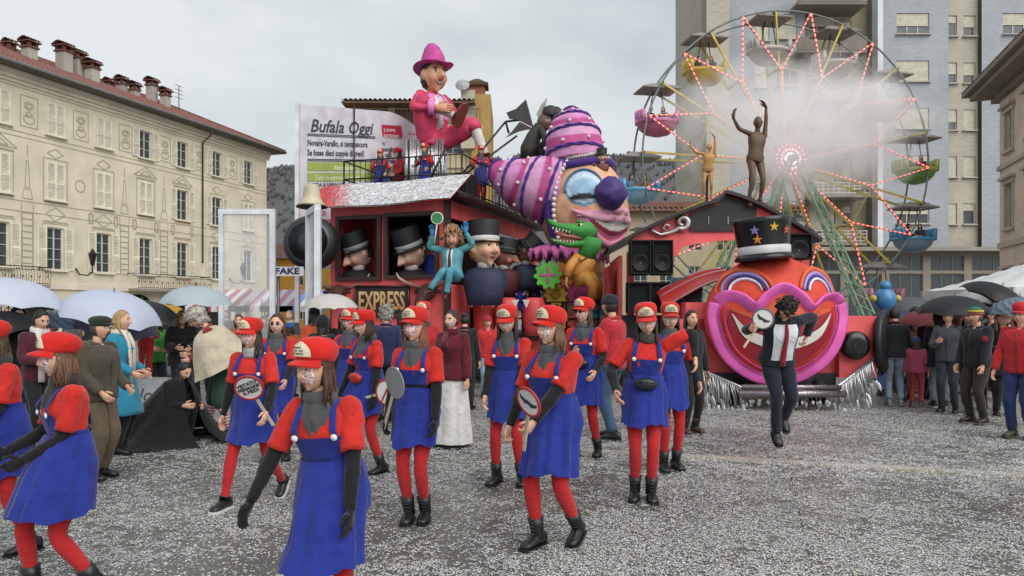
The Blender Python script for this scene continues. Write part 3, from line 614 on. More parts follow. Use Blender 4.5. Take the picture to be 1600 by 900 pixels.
def skeleton(h, pose, build=1.0):
    p = dict(DEF); p.update(pose); s = h/1.7; g = Fig(); g.s = s; g.p = p; g.b = build
    g.hip = np.array(p['hip'])*s; g.T = rotz(-R(p['twist'])) @ rotx(-R(p['lean'])) @ roty(R(p['side']))
    up = g.T @ np.array((0, 0, 1.)); g.up = up; g.fw = g.T @ np.array((0, 1., 0)); g.rt = g.T @ np.array((1., 0, 0))
    g.neck = g.hip + up*.535*s
    g.sh = {'R': g.hip + up*.475*s + g.rt*.158*s*min(build, 1.25), 'L': g.hip + up*.475*s - g.rt*.158*s*min(build, 1.25)}
    yw, pt, rl = p['head']; g.HM = rotz(-R(yw)) @ rotx(-R(pt)) @ roty(R(rl))
    g.hc = g.neck + (up*.085 + g.fw*.012)*s + g.HM @ np.array((0, .022, .082))*s
    g.leg = {}; g.arm = {}
    for k, sg in (('R', 1), ('L', -1)):
        f = p['f' + k]; an = np.array((f[0], f[1], f[2] + .096 + abs(math.sin(R(f[4])))*.06))*s; hj = g.hip + np.array((sg*.088*s*min(build, 1.2), 0, -.02*s))
        kn, an2 = ik(hj, an, .43*s, .415*s, p['kn' + k] or p['kn']); g.leg[k] = (hj, kn, an2, R(f[3]), R(f[4]))
        el, w = ik(g.sh[k], np.array(p['h' + k])*s, .285*s, .255*s, p['e' + k]); g.arm[k] = (g.sh[k], el, w)
    return g
TOR = dict(f=[(0, .150, .112, -.005), (.12, .172, .122, -.008), (.30, .150, .105, 0), (.42, .126, .092, .004), (.58, .142, .108, .010), (.70, .158, .124, .016), (.82, .165, .108, .004), (.91, .150, .088, -.008), (.965, .085, .066, -.008), (1.0, .055, .055, 0)],
           m=[(0, .150, .110, -.005), (.12, .162, .116, -.005), (.30, .152, .110, .004), (.42, .150, .108, .006), (.58, .162, .118, .008), (.70, .178, .126, .008), (.82, .186, .114, 0), (.91, .165, .092, -.01), (.965, .09, .07, -.01), (1.0, .06, .06, 0)])
def torso(mb, g, t0, t1, infl=0, sex='f', n=20, col=None, rings=12, cap=True, flare=0, a0=None, a1=None):
    k = np.array(TOR[sex]); out = []; L_ = .60*g.s; base = g.hip - g.up*.065*g.s
    full = a0 is None; a = np.arange(n)*2*math.pi/n if full else np.linspace(R(90 - a0), R(90 - a1), n)
    for t in np.linspace(t0, t1, rings):
        rx = np.interp(t, k[:, 0], k[:, 1])*g.b; ry = np.interp(t, k[:, 0], k[:, 2])*g.b; yo = np.interp(t, k[:, 0], k[:, 3]); fl = flare*max(0, (.35 - t)/.35)
        e = .8; ca, sa = np.cos(a), np.sin(a); cx = np.sign(ca)*np.abs(ca)**e; sy = np.sign(sa)*np.abs(sa)**e
        out.append(base + g.up*t*L_ + np.outer(cx*(rx*g.s + infl + fl), g.rt) + np.outer(sy*(ry*g.s + infl + fl) + yo*g.s, g.fw))
    mb.loft(out, cap and full, col, closed=full); return out
ARM_R = [(0, .052), (.15, .049), (.4, .040), (.5, .038), (.62, .039), (.85, .028), (1, .024)]
LEG_R = [(0, .084), (.2, .077), (.42, .056), (.5, .050), (.62, .053), (.72, .049), (.9, .034), (1, .033)]
def arm_tube(mb, g, k, t0, t1, infl=0, n=10, col=None, m=14, fl=0, cap=True):
    a, e, w = g.arm[k]; path = bez(a, e, w, 17, .14); idx = np.linspace(0, len(path) - 1, 41); pts = np.array(path); full = np.stack([np.interp(idx, range(len(path)), pts[:, i]) for i in range(3)], 1)
    sel = np.linspace(t0*40, t1*40, m); pp = np.stack([np.interp(sel, range(41), full[:, i]) for i in range(3)], 1); kk = np.array(ARM_R)
    rr = np.interp(np.linspace(t0, t1, m), kk[:, 0], kk[:, 1])*g.s*min(g.b, 1.2) + infl + fl*np.linspace(0, 1, m)
    mb.tube(pp, rr, n, col, cap)
    if t0 <= .01: mb.ball(g.sh[k] - g.up*.004*g.s, (.056*g.s*min(g.b, 1.2) + infl), 10, 7, col=col)
def leg_tube(mb, g, k, t0, t1, infl=0, n=12, col=None, m=16, keys=None, cap=True):
    a, e, w, _, _ = g.leg[k]; path = bez(a, e, w, 17, .12); pts = np.array(path); idx = np.linspace(0, len(path) - 1, 41); full = np.stack([np.interp(idx, range(len(path)), pts[:, i]) for i in range(3)], 1)
    sel = np.linspace(t0*40, t1*40, m); pp = np.stack([np.interp(sel, range(41), full[:, i]) for i in range(3)], 1); kk = np.array(keys or LEG_R)
    mb.tube(pp, np.interp(np.linspace(t0, t1, m), kk[:, 0], kk[:, 1])*g.s*min(g.b, 1.2) + infl, n, col, cap)
SKIN = mat('skin', 'attr'); CLO = {}
BLACKC = mat('cloth', '1b1b1d')
TROU = [(0, .098), (.2, .092), (.45, .072), (.6, .066), (.8, .058), (1, .055)]
def figure(name, label, cat, x, y, face=0, h=1.68, z=0.0, pose={}, sex='f', skin='d6a78b', hair=('long', '3b2a22'), wear={}, group=None, lod=1, spec=None, headk=1.0, build=1.0, nm=None, shift=True):
    g = skeleton(h, pose, build); s = g.s; T = thing(name, label, cat, (x, y, z), math.pi + R(face), group); p = g.p; seed = int(abs(x*97 + y*31 + z*7)*10) % 9999
    clothk = 'papier' if cat == 'puppet' else 'cloth'; C = lambda hx: mat(clothk, hx)
    # body
    b = MB(); sk = np.array(lin(skin)); bp, pp = spec[:2] if spec else face_spec(hair[1], skin=skin)
    hs = np.array((.080, .100, .116))*s*headk
    sculpt(b, g.hc, hs, g.HM, *((64, 50) if lod == 2 else (40, 30) if lod == 1 else (24, 18)), bp, pp, skin, speck=seed if wear.get('facepaint') else None)
    b.tube([g.neck - g.up*.04*s, g.neck + g.up*.03*s, g.hc - g.HM @ np.array((0, .02, .07))*s*headk], [.056*s, .048*s, .050*s], 10, sk)
    torso(b, g, 0, .99, -.010 if wear.get('shirt') or wear.get('coat') else -.004, sex, 14, sk, 10)
    for k in 'RL':
        arm_tube(b, g, k, 0, 1, -.003 if wear.get('shirt') or wear.get('coat') else 0, 8, sk, 12); leg_tube(b, g, k, 0, 1, -.012 if wear.get('legs', (1,))[0] != 'none' else -.002, 10, sk, 22)
    glove = wear.get('glove'); gc = lin(glove) if glove else sk
    for k, sg in (('R', 1), ('L', -1)):
        a, e, w = g.arm[k]; d = unit(w - e) if p['d' + k] is None else unit(p['d' + k]); nrm = -g.rt*sg if p.get('n' + k) is None else np.array(p['n' + k])
        gm = MB() if glove else b
        hand(gm, w, d, nrm, sg, s*(1.25 if cat == 'puppet' else 1), p['curl'], gc, 5 if lod else 4)
        if glove: gm.build('glove', C(glove), T)
    bo = b.build('body', SKIN, T)
    # hair
    kind, hc = hair; hm = mat('hair', hc)
    if kind:
        q = MB(); nu, nv = 36, 22; az = np.linspace(-180, 180, nu + 1); el = np.linspace(-50, 88, nv); V = np.zeros((nv, nu + 1, 3)); curly = kind == 'curly'
        for j, e in enumerate(el):
            for i, a in enumerate(az):
                lim = 76 - max(0, (e - 8))*1.35; inside = abs(a) < lim and e < 48
                r = 1.10 + .03*math.sin(a*.35 + seed) + .025*math.sin(e*.3 + a*.21)
                if curly: r = 1.24 + .13*noise.noise(Vector((a*.06, e*.08, seed)))
                if inside: r = .80
                if e < -20: r *= 1 - .004*(-20 - e)
                D = np.array((math.sin(R(a))*math.cos(R(e)), math.cos(R(a))*math.cos(R(e)), math.sin(R(e)))); V[j, i] = g.hc + g.HM @ (D*hs*r)
        q.grid(V)
        if kind in ('long', 'mid'):
            Lh = .34 if kind == 'long' else .2
            n2 = 9; V = np.zeros((n2, 29, 3))
            for j in range(n2):
                t = j/(n2 - 1)
                for i, a in enumerate(np.linspace(88, 272, 29)):
                    r = 1.08 + .05*math.sin(i*2.1 + seed) + .05*math.sin(i*.9 + j*.5) - .12*t
                    D = np.array((math.sin(R(a)), math.cos(R(a)) - .25*t, 0)); pt = g.hc + g.HM @ (D*hs*r) ; V[j, i] = pt - np.array((0, 0, 1))*(Lh*t - .03)*s + g.HM @ np.array((0, -.01*t, 0))
            q.grid(V)
            for i in range(60 if lod == 2 else 16):                   # loose locks
                a = random.choice((-1, 1))*random.uniform(82, 175); D = np.array((math.sin(R(a)), math.cos(R(a)), 0)); p0 = g.hc + g.HM @ (D*hs*1.06)
                q.tube([p0, p0 + np.array((random.uniform(-.02, .02), random.uniform(-.02, .03), -.5*Lh))*s, p0 + np.array((random.uniform(-.03, .03), random.uniform(-.02, .05), -random.uniform(.8, 1.15)*Lh))*s], [.012*s, .010*s, .002*s], 5)
        if curly:
            for i in range(110):
                D = unit(rng.normal(size=3)); D[2] = D[2]*.9 + .15
                if (D[1] > .35 and D[2] < .42) or (cat == 'puppet' and D[2] > .25): continue
                p0 = g.hc + g.HM @ (D*hs*1.22); q.tube([p0 + rng.normal(size=3)*.02*s*headk for _ in range(4)], .010*s*headk, 4)
        if kind == 'bun': q.ball(g.hc + g.HM @ np.array((0, -.085, .085))*s, .045*s, 10, 8)
        if kind == 'mop':
            for i in range(260):
                D = unit(rng.normal(size=3)); D[2] = abs(D[2])*.9 - .1
                if D[1] > .25 and D[2] < .55: continue
                p0 = g.hc + g.HM @ (D*hs*1.05); p1 = g.hc + g.HM @ (unit(D + rng.normal(size=3)*.2)*hs*1.42); p2 = p1 + (np.array((0, 0, -.06)) + rng.normal(size=3)*.02)*s*headk
                q.tube([p0, p1, p2], [.018*s*headk, .015*s*headk, .006*s*headk], 4)
        q.build('hair', hm, T)
    U_ = g.HM @ np.array((0, 0, 1.)); FW = g.HM @ np.array((0, 1., 0)); RT = g.HM @ np.array((1., 0, 0)); HB = np.stack((RT, FW, U_), 1)
    # headwear
    hw = wear.get('hat')
    if hw:
        kind, col = hw[0], hw[1]; k2 = headk*s
        if kind == 'cap':
            q = MB(); cap = C(col); cr = []
            nn = 24; a = np.arange(nn)*2*math.pi/nn
            for zz, rx, ry, yo in ((.044, .087, .108, -.004), (.062, .094, .117, -.008), (.092, .101, .127, -.016), (.125, .100, .124, -.022), (.152, .086, .106, -.022), (.170, .058, .072, -.02), (.176, .018, .022, -.02)):
                ys = np.sin(a)*ry; zt = zz + .012*(ys > 0)*np.abs(ys)/.13 - .02*(ys < 0)*np.abs(ys)/.13
                cr.append(np.stack((np.cos(a)*rx, ys + yo, zt), 1)*k2 @ HB.T + g.hc)
            q.loft(cr, True); wob(q, .004*s, 16, seed); co = q.build('cap', cap, T)
            v = MB(); G_ = np.zeros((7, 15, 3))
            for j in range(7):
                t = j/6
                for i, aa in enumerate(np.linspace(-72, 72, 15)):
                    r_ = 1 + t*(.95 if True else 0)*math.cos(R(aa))**.7*.72; G_[j, i] = (math.sin(R(aa))*.088*(1 + .12*t), math.cos(R(aa))*.108*r_ - .004, .058 - .018*t*t - .02*(math.sin(R(aa))**2)*(.3 + t))
            v.grid(G_.reshape(-1, 3).reshape(7, 15, 3)*k2 @ HB.T + g.hc); G2 = G_.copy(); G2[..., 2] -= .006; v.grid(G2[:, ::-1]*k2 @ HB.T + g.hc); v.build('visor', cap, co)
            if len(hw) > 2:
                bd = MB(); nb = 13; pts = np.zeros((6, nb, 3))
                for j in range(6):
                    t = j/5; zz = .066 + .078*t; wd = math.sqrt(max(1 - t*t, 0.02))*44
                    for i, aa in enumerate(np.linspace(-wd, wd, nb)):
                        rx = np.interp(zz, (.062, .092, .125, .152), (.094, .101, .100, .088))*1.04; ry = np.interp(zz, (.062, .092, .125, .152), (.117, .127, .124, .108))*1.04; yo = -.006 - .016*(zz - .05)/.06
                        pts[j, i] = (math.sin(R(aa))*rx, math.cos(R(aa))*ry + yo + .006, zz + .011*math.cos(R(aa)))
                bd.grid(pts*k2 @ HB.T + g.hc); bo2 = bd.build('badge', mat('cloth', hw[2]), co)
                tx = MB(); rr = random.Random(seed)
                for j in (1, 2, 3):
                    for i in range(3, 10):
                        if rr.random() < .8: a_, b_ = pts[j, i], pts[j, i + 1]; tx.bar((a_*1.012)*k2 @ HB.T + g.hc, ((a_*.35 + b_*.65)*1.012)*k2 @ HB.T + g.hc, .004*k2, .008*k2)
                if tx.n: tx.build('badge_lettering', mat('cloth', '6f6a60'), co)
        elif kind == 'beanie':
            q = MB(); q.lathe([(.088, .012), (.094, .02), (.094, .055), (.090, .06), (.088, .08), (.07, .118), (.035, .136), (.005, .14)], 18, g.hc, HB*k2, sy=1.24); wob(q, .003*s, 22, seed); q.build('beanie', C(col), T)
        elif kind == 'top':
            q = MB(); hh = hw[2] if len(hw) > 2 else .2
            q.lathe([(.085, .05), (.15, .05), (.152, .058), (.09, .066), (.088, .075), (.10, hh + .05), (.098, hh + .056), (.03, hh + .05), (.005, hh + .05)], 22, g.hc, HB*k2, sy=1.15); ho = q.build('top_hat', mat('paint', col), T)
            q = MB(); q.lathe([(.092, .068), (.096, .07), (.099, .112), (.092, .114)], 22, g.hc, HB*k2, sy=1.15, cap=False); q.build('hat_band', mat('paint', hw[3] if len(hw) > 3 else 'b9b9b9'), ho)
        elif kind == 'flat':
            q = MB(); q.lathe([(.088, .02), (.094, .05), (.104, .075), (.098, .10), (.06, .125), (.005, .132)], 18, g.hc, HB*k2, sy=1.22); q.ball(g.hc + HB @ np.array((0, .115, .04))*k2, np.array((.075, .06, .012))*k2, 12, 6, HB); q.build('flat_cap', C(col), T)
        elif kind == 'hood':
            q = MB(); V = np.zeros((14, 25, 3))
            for j, e in enumerate(np.linspace(-65, 88, 14)):
                for i, a in enumerate(np.linspace(48, 312, 25)):
                    D = np.array((math.sin(R(a))*math.cos(R(e)), math.cos(R(a))*math.cos(R(e)), math.sin(R(e)))); V[j, i] = g.hc + g.HM @ (D*hs*1.3)
            q.grid(V); q.build('hood', C(col), T)
            if len(hw) > 2:
                q = MB(); 
                for a in np.linspace(-115, 115, 40):
                    for z_ in range(3):
                        cc = g.hc + g.HM @ np.array((math.sin(R(a))*.108, .075 + .02*z_/3, math.cos(R(a))*.135))*s + rng.normal(size=3)*.006*s; q.ball(cc, .02*s, 5, 4)
                q.build('fur_trim', mat('hair', hw[2]), T)
        elif kind == 'wool':
            q = MB(); q.ball(g.hc + HB @ np.array((0, -.01, .05))*k2, np.array((.115, .135, .10))*k2, 18, 12, HB)
            for i in range(120): D = unit(rng.normal(size=3)); D[2] = abs(D[2]); q.ball(g.hc + HB @ (np.array((0, -.01, .045)) + D*np.array((.11, .13, .09)))*k2, .018*k2, 5, 4)
            q.build('woolly_hat', mat('hair', col), T)
    if wear.get('glasses'):
        q = MB()
        for sg in (-1, 1): q.lathe([(.019, 0), (.019, .004)], 10, g.hc + HB @ np.array((sg*.031, .097, .006))*s, HB @ rotx(R(-90))*s)
        q.bar(g.hc + HB @ np.array((-.012, .1, .008))*s, g.hc + HB @ np.array((.012, .1, .008))*s, .004*s)
        for sg in (-1, 1): q.bar(g.hc + HB @ np.array((sg*.052, .092, .008))*s, g.hc + HB @ np.array((sg*.078, .0, .008))*s, .004*s)
        q.build('glasses', mat('gloss', wear['glasses']), T)
    # legs
    lg = wear.get('legs', ('trousers', '2a2a2e'))
    q = MB()
    if lg[0] == 'tights':
        for k in 'RL': leg_tube(q, g, k, 0, 1, .004, 14, None, 22)
        torso(q, g, -.02, .14, -.004, sex, 16, None, 4); q.build('tights', C(lg[1]), T)
    elif lg[0] == 'breeches':
        for k in 'RL': leg_tube(q, g, k, 0, .60, .004, 14, None, 14, [(0, .11), (.3, .115), (.5, .10), (.6, .07)])
        torso(q, g, -.03, .35, .012, sex, 16, None, 5); wob(q, .008*s, 12, seed); q.build('breeches', C(lg[1]), T)
        q = MB(); st = []
        for k in 'RL':
            m_ = 40; cc = np.array([lin('c9c4ba') if (i//2) % 2 else lin('a8383c') for i in range(m_)]); leg_tube(q, g, k, .56, 1, .006, 12, cc, m_)
        q.build('striped_socks', mat('cloth', 'attr'), T)
    elif lg[0] == 'trousers':
        for k in 'RL': leg_tube(q, g, k, 0, lg[2] if len(lg) > 2 else .985, .002, 14, None, 22, TROU)
        torso(q, g, -.05, .36, .008, sex, 18, None, 6); wob(q, .007*s, 13, seed); q.build('trousers', C(lg[1]), T)
    sc = wear.get('shoes', ('shoe', '1d1c1c'))
    for k in 'RL':
        a, kn, an, yw, pt = g.leg[k]; q = MB(); sl_ = lin(sc[2]) if len(sc) > 2 else lin(sc[1]); cc = lin(sc[1])
        foot(q, an, yw, pt, s*1.02, .125 if sc[0] == 'boot' else .34 if sc[0] == 'tall' else .03, 1.04 if sc[0] != 'shoe' else 1.0, kn - an, cc, sl_)
        if sc[0] == 'boot' and lod == 2:
            u_ = unit(kn - an); fwd = np.array((math.sin(yw), math.cos(yw), 0))
            for i in range(5): q.tube([an + u_*(.005 + .03*i)*s + fwd*.058*s - np.cross(fwd, u_)*.022*s, an + u_*(.012 + .03*i)*s + fwd*.062*s + np.cross(fwd, u_)*.022*s], .0035*s, 4, cc*1 if False else lin('3a3a3a'))
        q.build('boot' if sc[0] != 'shoe' else 'shoe', mat('leather', 'attr'), T)
    # upper body
    if wear.get('shirt'):
        q = MB(); torso(q, g, .42 if wear.get('dress') else .12, .955, .012, sex, 26, None, 16)
        sl_ = wear.get('sleeve', .42)
        for k in 'RL': arm_tube(q, g, k, 0, sl_, .013, 14, None, 10 if sl_ < .6 else 18, .012 if sl_ < .6 else .002)
        wob(q, .0085*s, 19, seed + 1); q.build('shirt', C(wear['shirt']), T)
    if wear.get('undersleeve'):
        for k in 'RL':
            q = MB(); arm_tube(q, g, k, wear.get('us0', .33), 1.0, .007, 12, None, 16); wob(q, .005*s, 22, seed + 3); q.build('arm_warmer', C(wear['undersleeve']), T)
    if wear.get('dress'):
        dm = C(wear['dress']); q = MB(); rr = torso(q, g, .46, .47, .02, sex, 56, None, 2, False); w0 = rr[0]
        ks = .5*(g.leg['R'][1] + g.leg['L'][1]); hz = wear.get('hem', .60)*s; rings = []; a = np.arange(56)*2*math.pi/56; fl = wear.get('flare', 1.0); ctr0 = w0.mean(0); rs = np.random.default_rng(seed); ph = rs.random(4)*6.28; sw = np.array(wear.get('sway', (0, 0, 0)), float)*s
        spread = np.linalg.norm((g.leg['R'][1] - g.leg['L'][1])[:2])
        for j in range(13):
            t = j/12; c = ctr0*(1 - t) + np.array((ks[0]*.6, ks[1]*.6 + .01, hz))*t + sw*t*t; c[2] = ctr0[2]*(1 - t) + hz*t
            w = (w0 - ctr0)*(1 - t**.6*.15); rad = np.array((.185*fl + spread*.08, .170*fl + spread*.10, 0))*s
            e = np.outer(np.cos(a), (1, 0, 0))*rad[0] + np.outer(np.sin(a), (0, 1, 0))*rad[1]
            pl = 1 + (.05*np.sin(9*a + ph[0] + 1.2*np.sin(2*a + ph[3])) + .045*np.sin(15*a + ph[1] + 1.5*np.sin(3*a)) + .05*np.sin(4*a + ph[2]))*min(1, .25 + t*1.3)
            bl = min(1, t**.55); off = w*(1 - bl) + e*bl; dr = np.stack((np.cos(a), np.sin(a)), 1); rc = np.linalg.norm(off[:, :2], axis=1); un = off[:, :2]/rc[:, None]
            for kk in 'RL':
                hj, kn, an = g.leg[kk][:3]; zz = c[2]; q1, q2 = (hj, kn) if zz > kn[2] else (kn, an); f_ = np.clip((q1[2] - zz)/max(q1[2] - q2[2], 1e-3), 0, 1); lc = (q1 + (q2 - q1)*f_)[:2] - c[:2]
                if t > .12: rc = np.maximum(rc, un @ lc + .098*s)
            tt = (c[2] - (g.hip - g.up*.065*s)[2])/(.60*s)
            if tt > -.08:
                kt = np.array(TOR[sex]); rx_ = np.interp(tt, kt[:, 0], kt[:, 1])*g.b*s + .034; ry_ = np.interp(tt, kt[:, 0], kt[:, 2])*g.b*s + .036; ctr = (g.hip + g.up*(c[2] - g.hip[2]))[:2] - c[:2]; rc = np.maximum(rc, 1/np.sqrt((un[:, 0]/rx_)**2 + (un[:, 1]/ry_)**2) + un @ ctr)
            rs_ = (rc + np.roll(rc, 1) + np.roll(rc, -1) + np.roll(rc, 2) + np.roll(rc, -2) + np.roll(rc, 3) + np.roll(rc, -3))/7; off[:, :2] = un*(np.maximum(rs_, rc*.985)*pl)[:, None]; ring = c + off; ring[:, 2] += (.016*np.sin(3*a + ph[3]) + .01*np.sin(9*a + ph[0]))*t*s; rings.append(ring)
        q.loft(rings, False); wob(q, .007*s, 9, seed + 8); rin = [np.asarray(r_)*1 for r_ in rings[-3:]]; do = None
        inner = [r_.mean(0) + (r_ - r_.mean(0))*.985 for r_ in rings]; q.loft(inner[::-1], False); do = q.build('dress', dm, T)
        q = MB(); torso(q, g, .40, .50, .018, sex, 26, None, 3, False); fr = torso(q, g, .42, .70, .019, sex, 15, None, 8, a0=-50, a1=50)
        q.build('bib', dm, do)
        q = MB(); top = fr[-1]
        for i, k in ((2, 'L'), (12, 'R')):
            sg = 1 if k == 'R' else -1; b0 = top[i]; sh = g.hip + g.up*.515*s + g.rt*sg*.098*s + g.fw*.0*s; bk = g.hip + g.up*.25*s + g.rt*sg*.05*s - g.fw*.115*s
            pth = [b0 - g.up*.02*s, b0 + g.up*.05*s + g.fw*.012*s, sh + g.fw*.075*s - g.up*.018*s, sh + g.up*.012*s + g.fw*.01*s, sh - g.fw*.075*s - g.up*.03*s, bk + g.up*.1*s, bk]
            q.tube(pth, [(.020*s, .006*s)]*7, 6, None, up=tuple(g.fw))
        q.build('straps', dm, do)
        for i in (2, 12):
            q = MB(); q.lathe([(.019*s, 0), (.019*s, .006*s), (.012*s, .010*s)], 12, top[i] + g.fw*.008*s, np.stack((g.rt, g.up, g.fw), 1)); q.lathe([(.010*s, 0), (.008*s, .012*s)], 8, top[i] + g.fw*.008*s, np.stack((g.rt, g.up, g.fw), 1), col=lin('b9a0a0')); q.build('button', mat('gloss', 'e2dede'), do)
        if wear.get('belt'): q = MB(); torso(q, g, .45, .50, .027, sex, 26, None, 3, False); q.build('belt', mat('leather', wear['belt']), do)
    if wear.get('skirt'):
        q = MB(); w0 = torso(MB(), g, .40, .41, .02, sex, 48, None, 2, False)[0]; hz = wear['skirt'][1]*s; a = np.arange(48)*2*math.pi/48; rings = []; c0 = w0.mean(0)
        for j in range(10):
            t = j/9; c = c0.copy(); c[2] = c0[2]*(1 - t) + hz*t; c[:2] = c0[:2]*(1 - t); e = np.stack((np.cos(a)*wear['skirt'][2], np.sin(a)*wear['skirt'][2]*.9, 0*a), 1)*s
            rings.append(c + ((w0 - c0)*(1 - t**.8) + e*t**.8)*(1 + (.05*np.sin(8*a) + .03*np.sin(13*a + 1))*t)[:, None])
        q.loft(rings, False); q.build('skirt', C(wear['skirt'][0]), T)
    if wear.get('coat'):
        col, t0, fl = wear['coat'][:3]; q = MB(); puff = wear.get('puff', 0)
        torso(q, g, t0, .965, .030 + puff*.02, sex, 28, None, 20, True, fl)
        for k in 'RL': arm_tube(q, g, k, 0, .97, .020 + puff*.02, 14, None, 20, .004)
        wob(q, (.008 if not puff else .006)*s, 11, seed + 2); cm = C(col)
        co = q.build('coat', cm, T)
        if puff:
            q = MB()
            for t in np.linspace(t0 + .05, .85, 7):
                rr = torso(MB(), g, t, t + .001, .05, sex, 24, None, 2, False)[0]; q.tube(list(rr) + [rr[0]], .018*s, 6)
            q.build('quilting', cm, co)
        if len(wear['coat']) > 3:
            q = MB(); rr = torso(q, g, max(t0, .25), .90, .036, sex, 5, None, 8, a0=-11, a1=11); q.build('shirt_front', C(wear['coat'][3]), co)
        else:
            q = MB(); rr = torso(MB(), g, t0, .93, .034, sex, 3, None, 12, a0=-4, a1=4); q.tube([r_[1] for r_ in rr], .005*s, 5); q.build('zip', mat('metal', '55555a'), co)
        if wear.get('collar'):
            q = MB(); q.tube([g.neck + g.rt*math.sin(t)*.075*s + g.fw*(math.cos(t)*.075 + .005)*s + g.up*(.0 - .02*math.cos(t))*s for t in np.linspace(.5, 5.78, 15)], [.022*s]*15, 7); q.build('collar', C(wear['collar']), co)
    if wear.get('tie'):
        q = MB(); rr = torso(MB(), g, .28, .93, .042, sex, 3, None, 8, a0=-4, a1=4); pts = [r_[1] for r_ in rr][::-1]
        q.tube([x_ + (np.array((0, 0, 0))) for x_ in pts], [(.018*s, .008*s), (.016*s, .007*s)] + [((.020 + .004*i)*s, .006*s) for i in range(6)], 6, up=tuple(g.fw)); q.build('tie', C(wear['tie']), T)
    if wear.get('scarf'):
        q = MB(); ax = g.neck + g.up*.018*s; n = 20; rings = []
        for i in range(n):
            t = i*2*math.pi/n; c = ax + (g.rt*math.sin(t)*.070 + g.fw*(math.cos(t)*.074 + .004) - g.up*.012*math.cos(t))*s; o_ = g.rt*math.sin(t) + g.fw*math.cos(t); a = np.arange(10)*2*math.pi/10
            rings.append(c + np.outer(np.cos(a)*.024*s, o_) + np.outer(np.sin(a)*.050*s, g.up))
        rings.append(rings[0]); q.loft(rings, False)
        if len(wear['scarf']) > 1:
            if wear['scarf'][1] == 'bandana':
                V = np.zeros((8, 13, 3))
                for j in range(8):
                    t = j/7
                    for i, aa in enumerate(np.linspace(-1, 1, 13)):
                        a_ = aa*1.15*(1 - t*.93); V[j, i] = ax + (g.rt*math.sin(a_)*(.098 + .05*t) + g.fw*(math.cos(a_)*(.096 + .045*math.sin(t*2.2)) + .006 + .006*math.sin(i*1.1 + j*.6)) - g.up*(.02 + .20*t))*s
                q.grid(V)
            else:
                for sg, l_ in ((1, .62), (-1, .5)) if wear['scarf'][1] == 'tails' else ((1, .22),):
                    p0 = ax + (g.fw*.085 + g.rt*sg*.05)*s; q.tube([p0, p0 + (g.fw*.06 - g.up*.12)*s, p0 + (g.fw*.075 - g.up*.3*l_/.6)*s, p0 + (g.fw*.08 - g.up*l_)*s], [(.04*s, .015*s)]*4, 8, up=tuple(g.fw))
        wob(q, .006*s, 20, seed + 4); q.build('scarf', C(wear['scarf'][0]), T)
    if wear.get('pouch'):
        q = MB(); c = g.hip + (g.up*.14 + g.fw*.19)*s; q.ball(c, np.array((.105, .045, .06))*s, 14, 9, np.stack((g.rt, g.fw, g.up), 1)); q.bar(c + (g.fw*.044 + g.up*.02 - g.rt*.07)*s, c + (g.fw*.044 + g.up*.02 + g.rt*.07)*s, .006*s, col=lin('888888')); po = q.build('waist_pouch', mat('leather', wear['pouch']), T)
        q = MB(); torso(q, g, .40, .44, .028, sex, 24, None, 2, False); q.build('pouch_strap', mat('leather', '1c1c1e'), po)
    T['_k'] = 1; del T['_k']; g.T_ = T; return g
def to_world(g, p):                            # a point of a figure's own frame in the scene
    return np.array(g.T_.location) + rotz(g.T_.rotation_euler[2]) @ np.asarray(p, float)
# ---------------------------------------------------------------- the carriage float
CAR = np.array((-1.49, 17.5, 0)); CRZ = -GA
def cl(x, y, z): return CAR + W*x + U*y + np.array((0, 0, z))      # carriage frame to scene
RP = mat('paint', 'e65e5e'); RP2 = mat('paint', 'c84444'); BKW = mat('paint', '241c1c'); GLIT = mat('gloss', 'attr')
def window_frame(mb, x0, x1, z0, z1, y=-.03, t=.09):
    mb.box(((x0+x1)/2, y, z0 + t/2), (x1-x0, .12, t)).box(((x0+x1)/2, y, z1 - t/2), (x1-x0, .12, t)).box((x0 + t/2, y, (z0+z1)/2), (t, .118, z1-z0-2*t)).box((x1 - t/2, y, (z0+z1)/2), (t, .118, z1-z0-2*t))
def bull(par, x, y, z, rz=0, name='bull_head'):
    q = MB().at((x, y, z), rotz(rz)); br = lin('4a2620')
    q.loft([np.stack((np.cos(a_)*rx, np.full(12, yy), np.sin(a_)*rz_ + zc), 1) for a_ in [np.arange(12)*math.pi/6] for yy, rx, rz_, zc in ((.05, .17, .17, .05), (-.08, .20, .20, .05), (-.2, .17, .19, .0), (-.32, .13, .16, -.10), (-.42, .12, .13, -.2), (-.47, .10, .10, -.24), (-.49, .04, .04, -.25))], True, br)
    for s in (-1, 1):
        q.tube([(s*.15, -.05, .15), (s*.33, -.1, .2), (s*.52, -.16, .27), (s*.68, -.2, .38), (s*.74, -.22, .5)], [.055, .05, .04, .025, .006], 8, np.array([lin('7a4a3a'), lin('8a5a48'), lin('a07a66'), lin('c0a690'), lin('d8c8b4')]))
        q.ball((s*.27, -.06, .07), (.10, .03, .055), 8, 6, roty(s*.3), br); q.ball((s*.13, -.28, .06), .028, 8, 6, col=lin('111111')); q.ball((s*.05, -.475, -.23), .022, 6, 5, col=lin('1a0d0b'))
    return q.build(name, mat('papier', 'attr'), par)
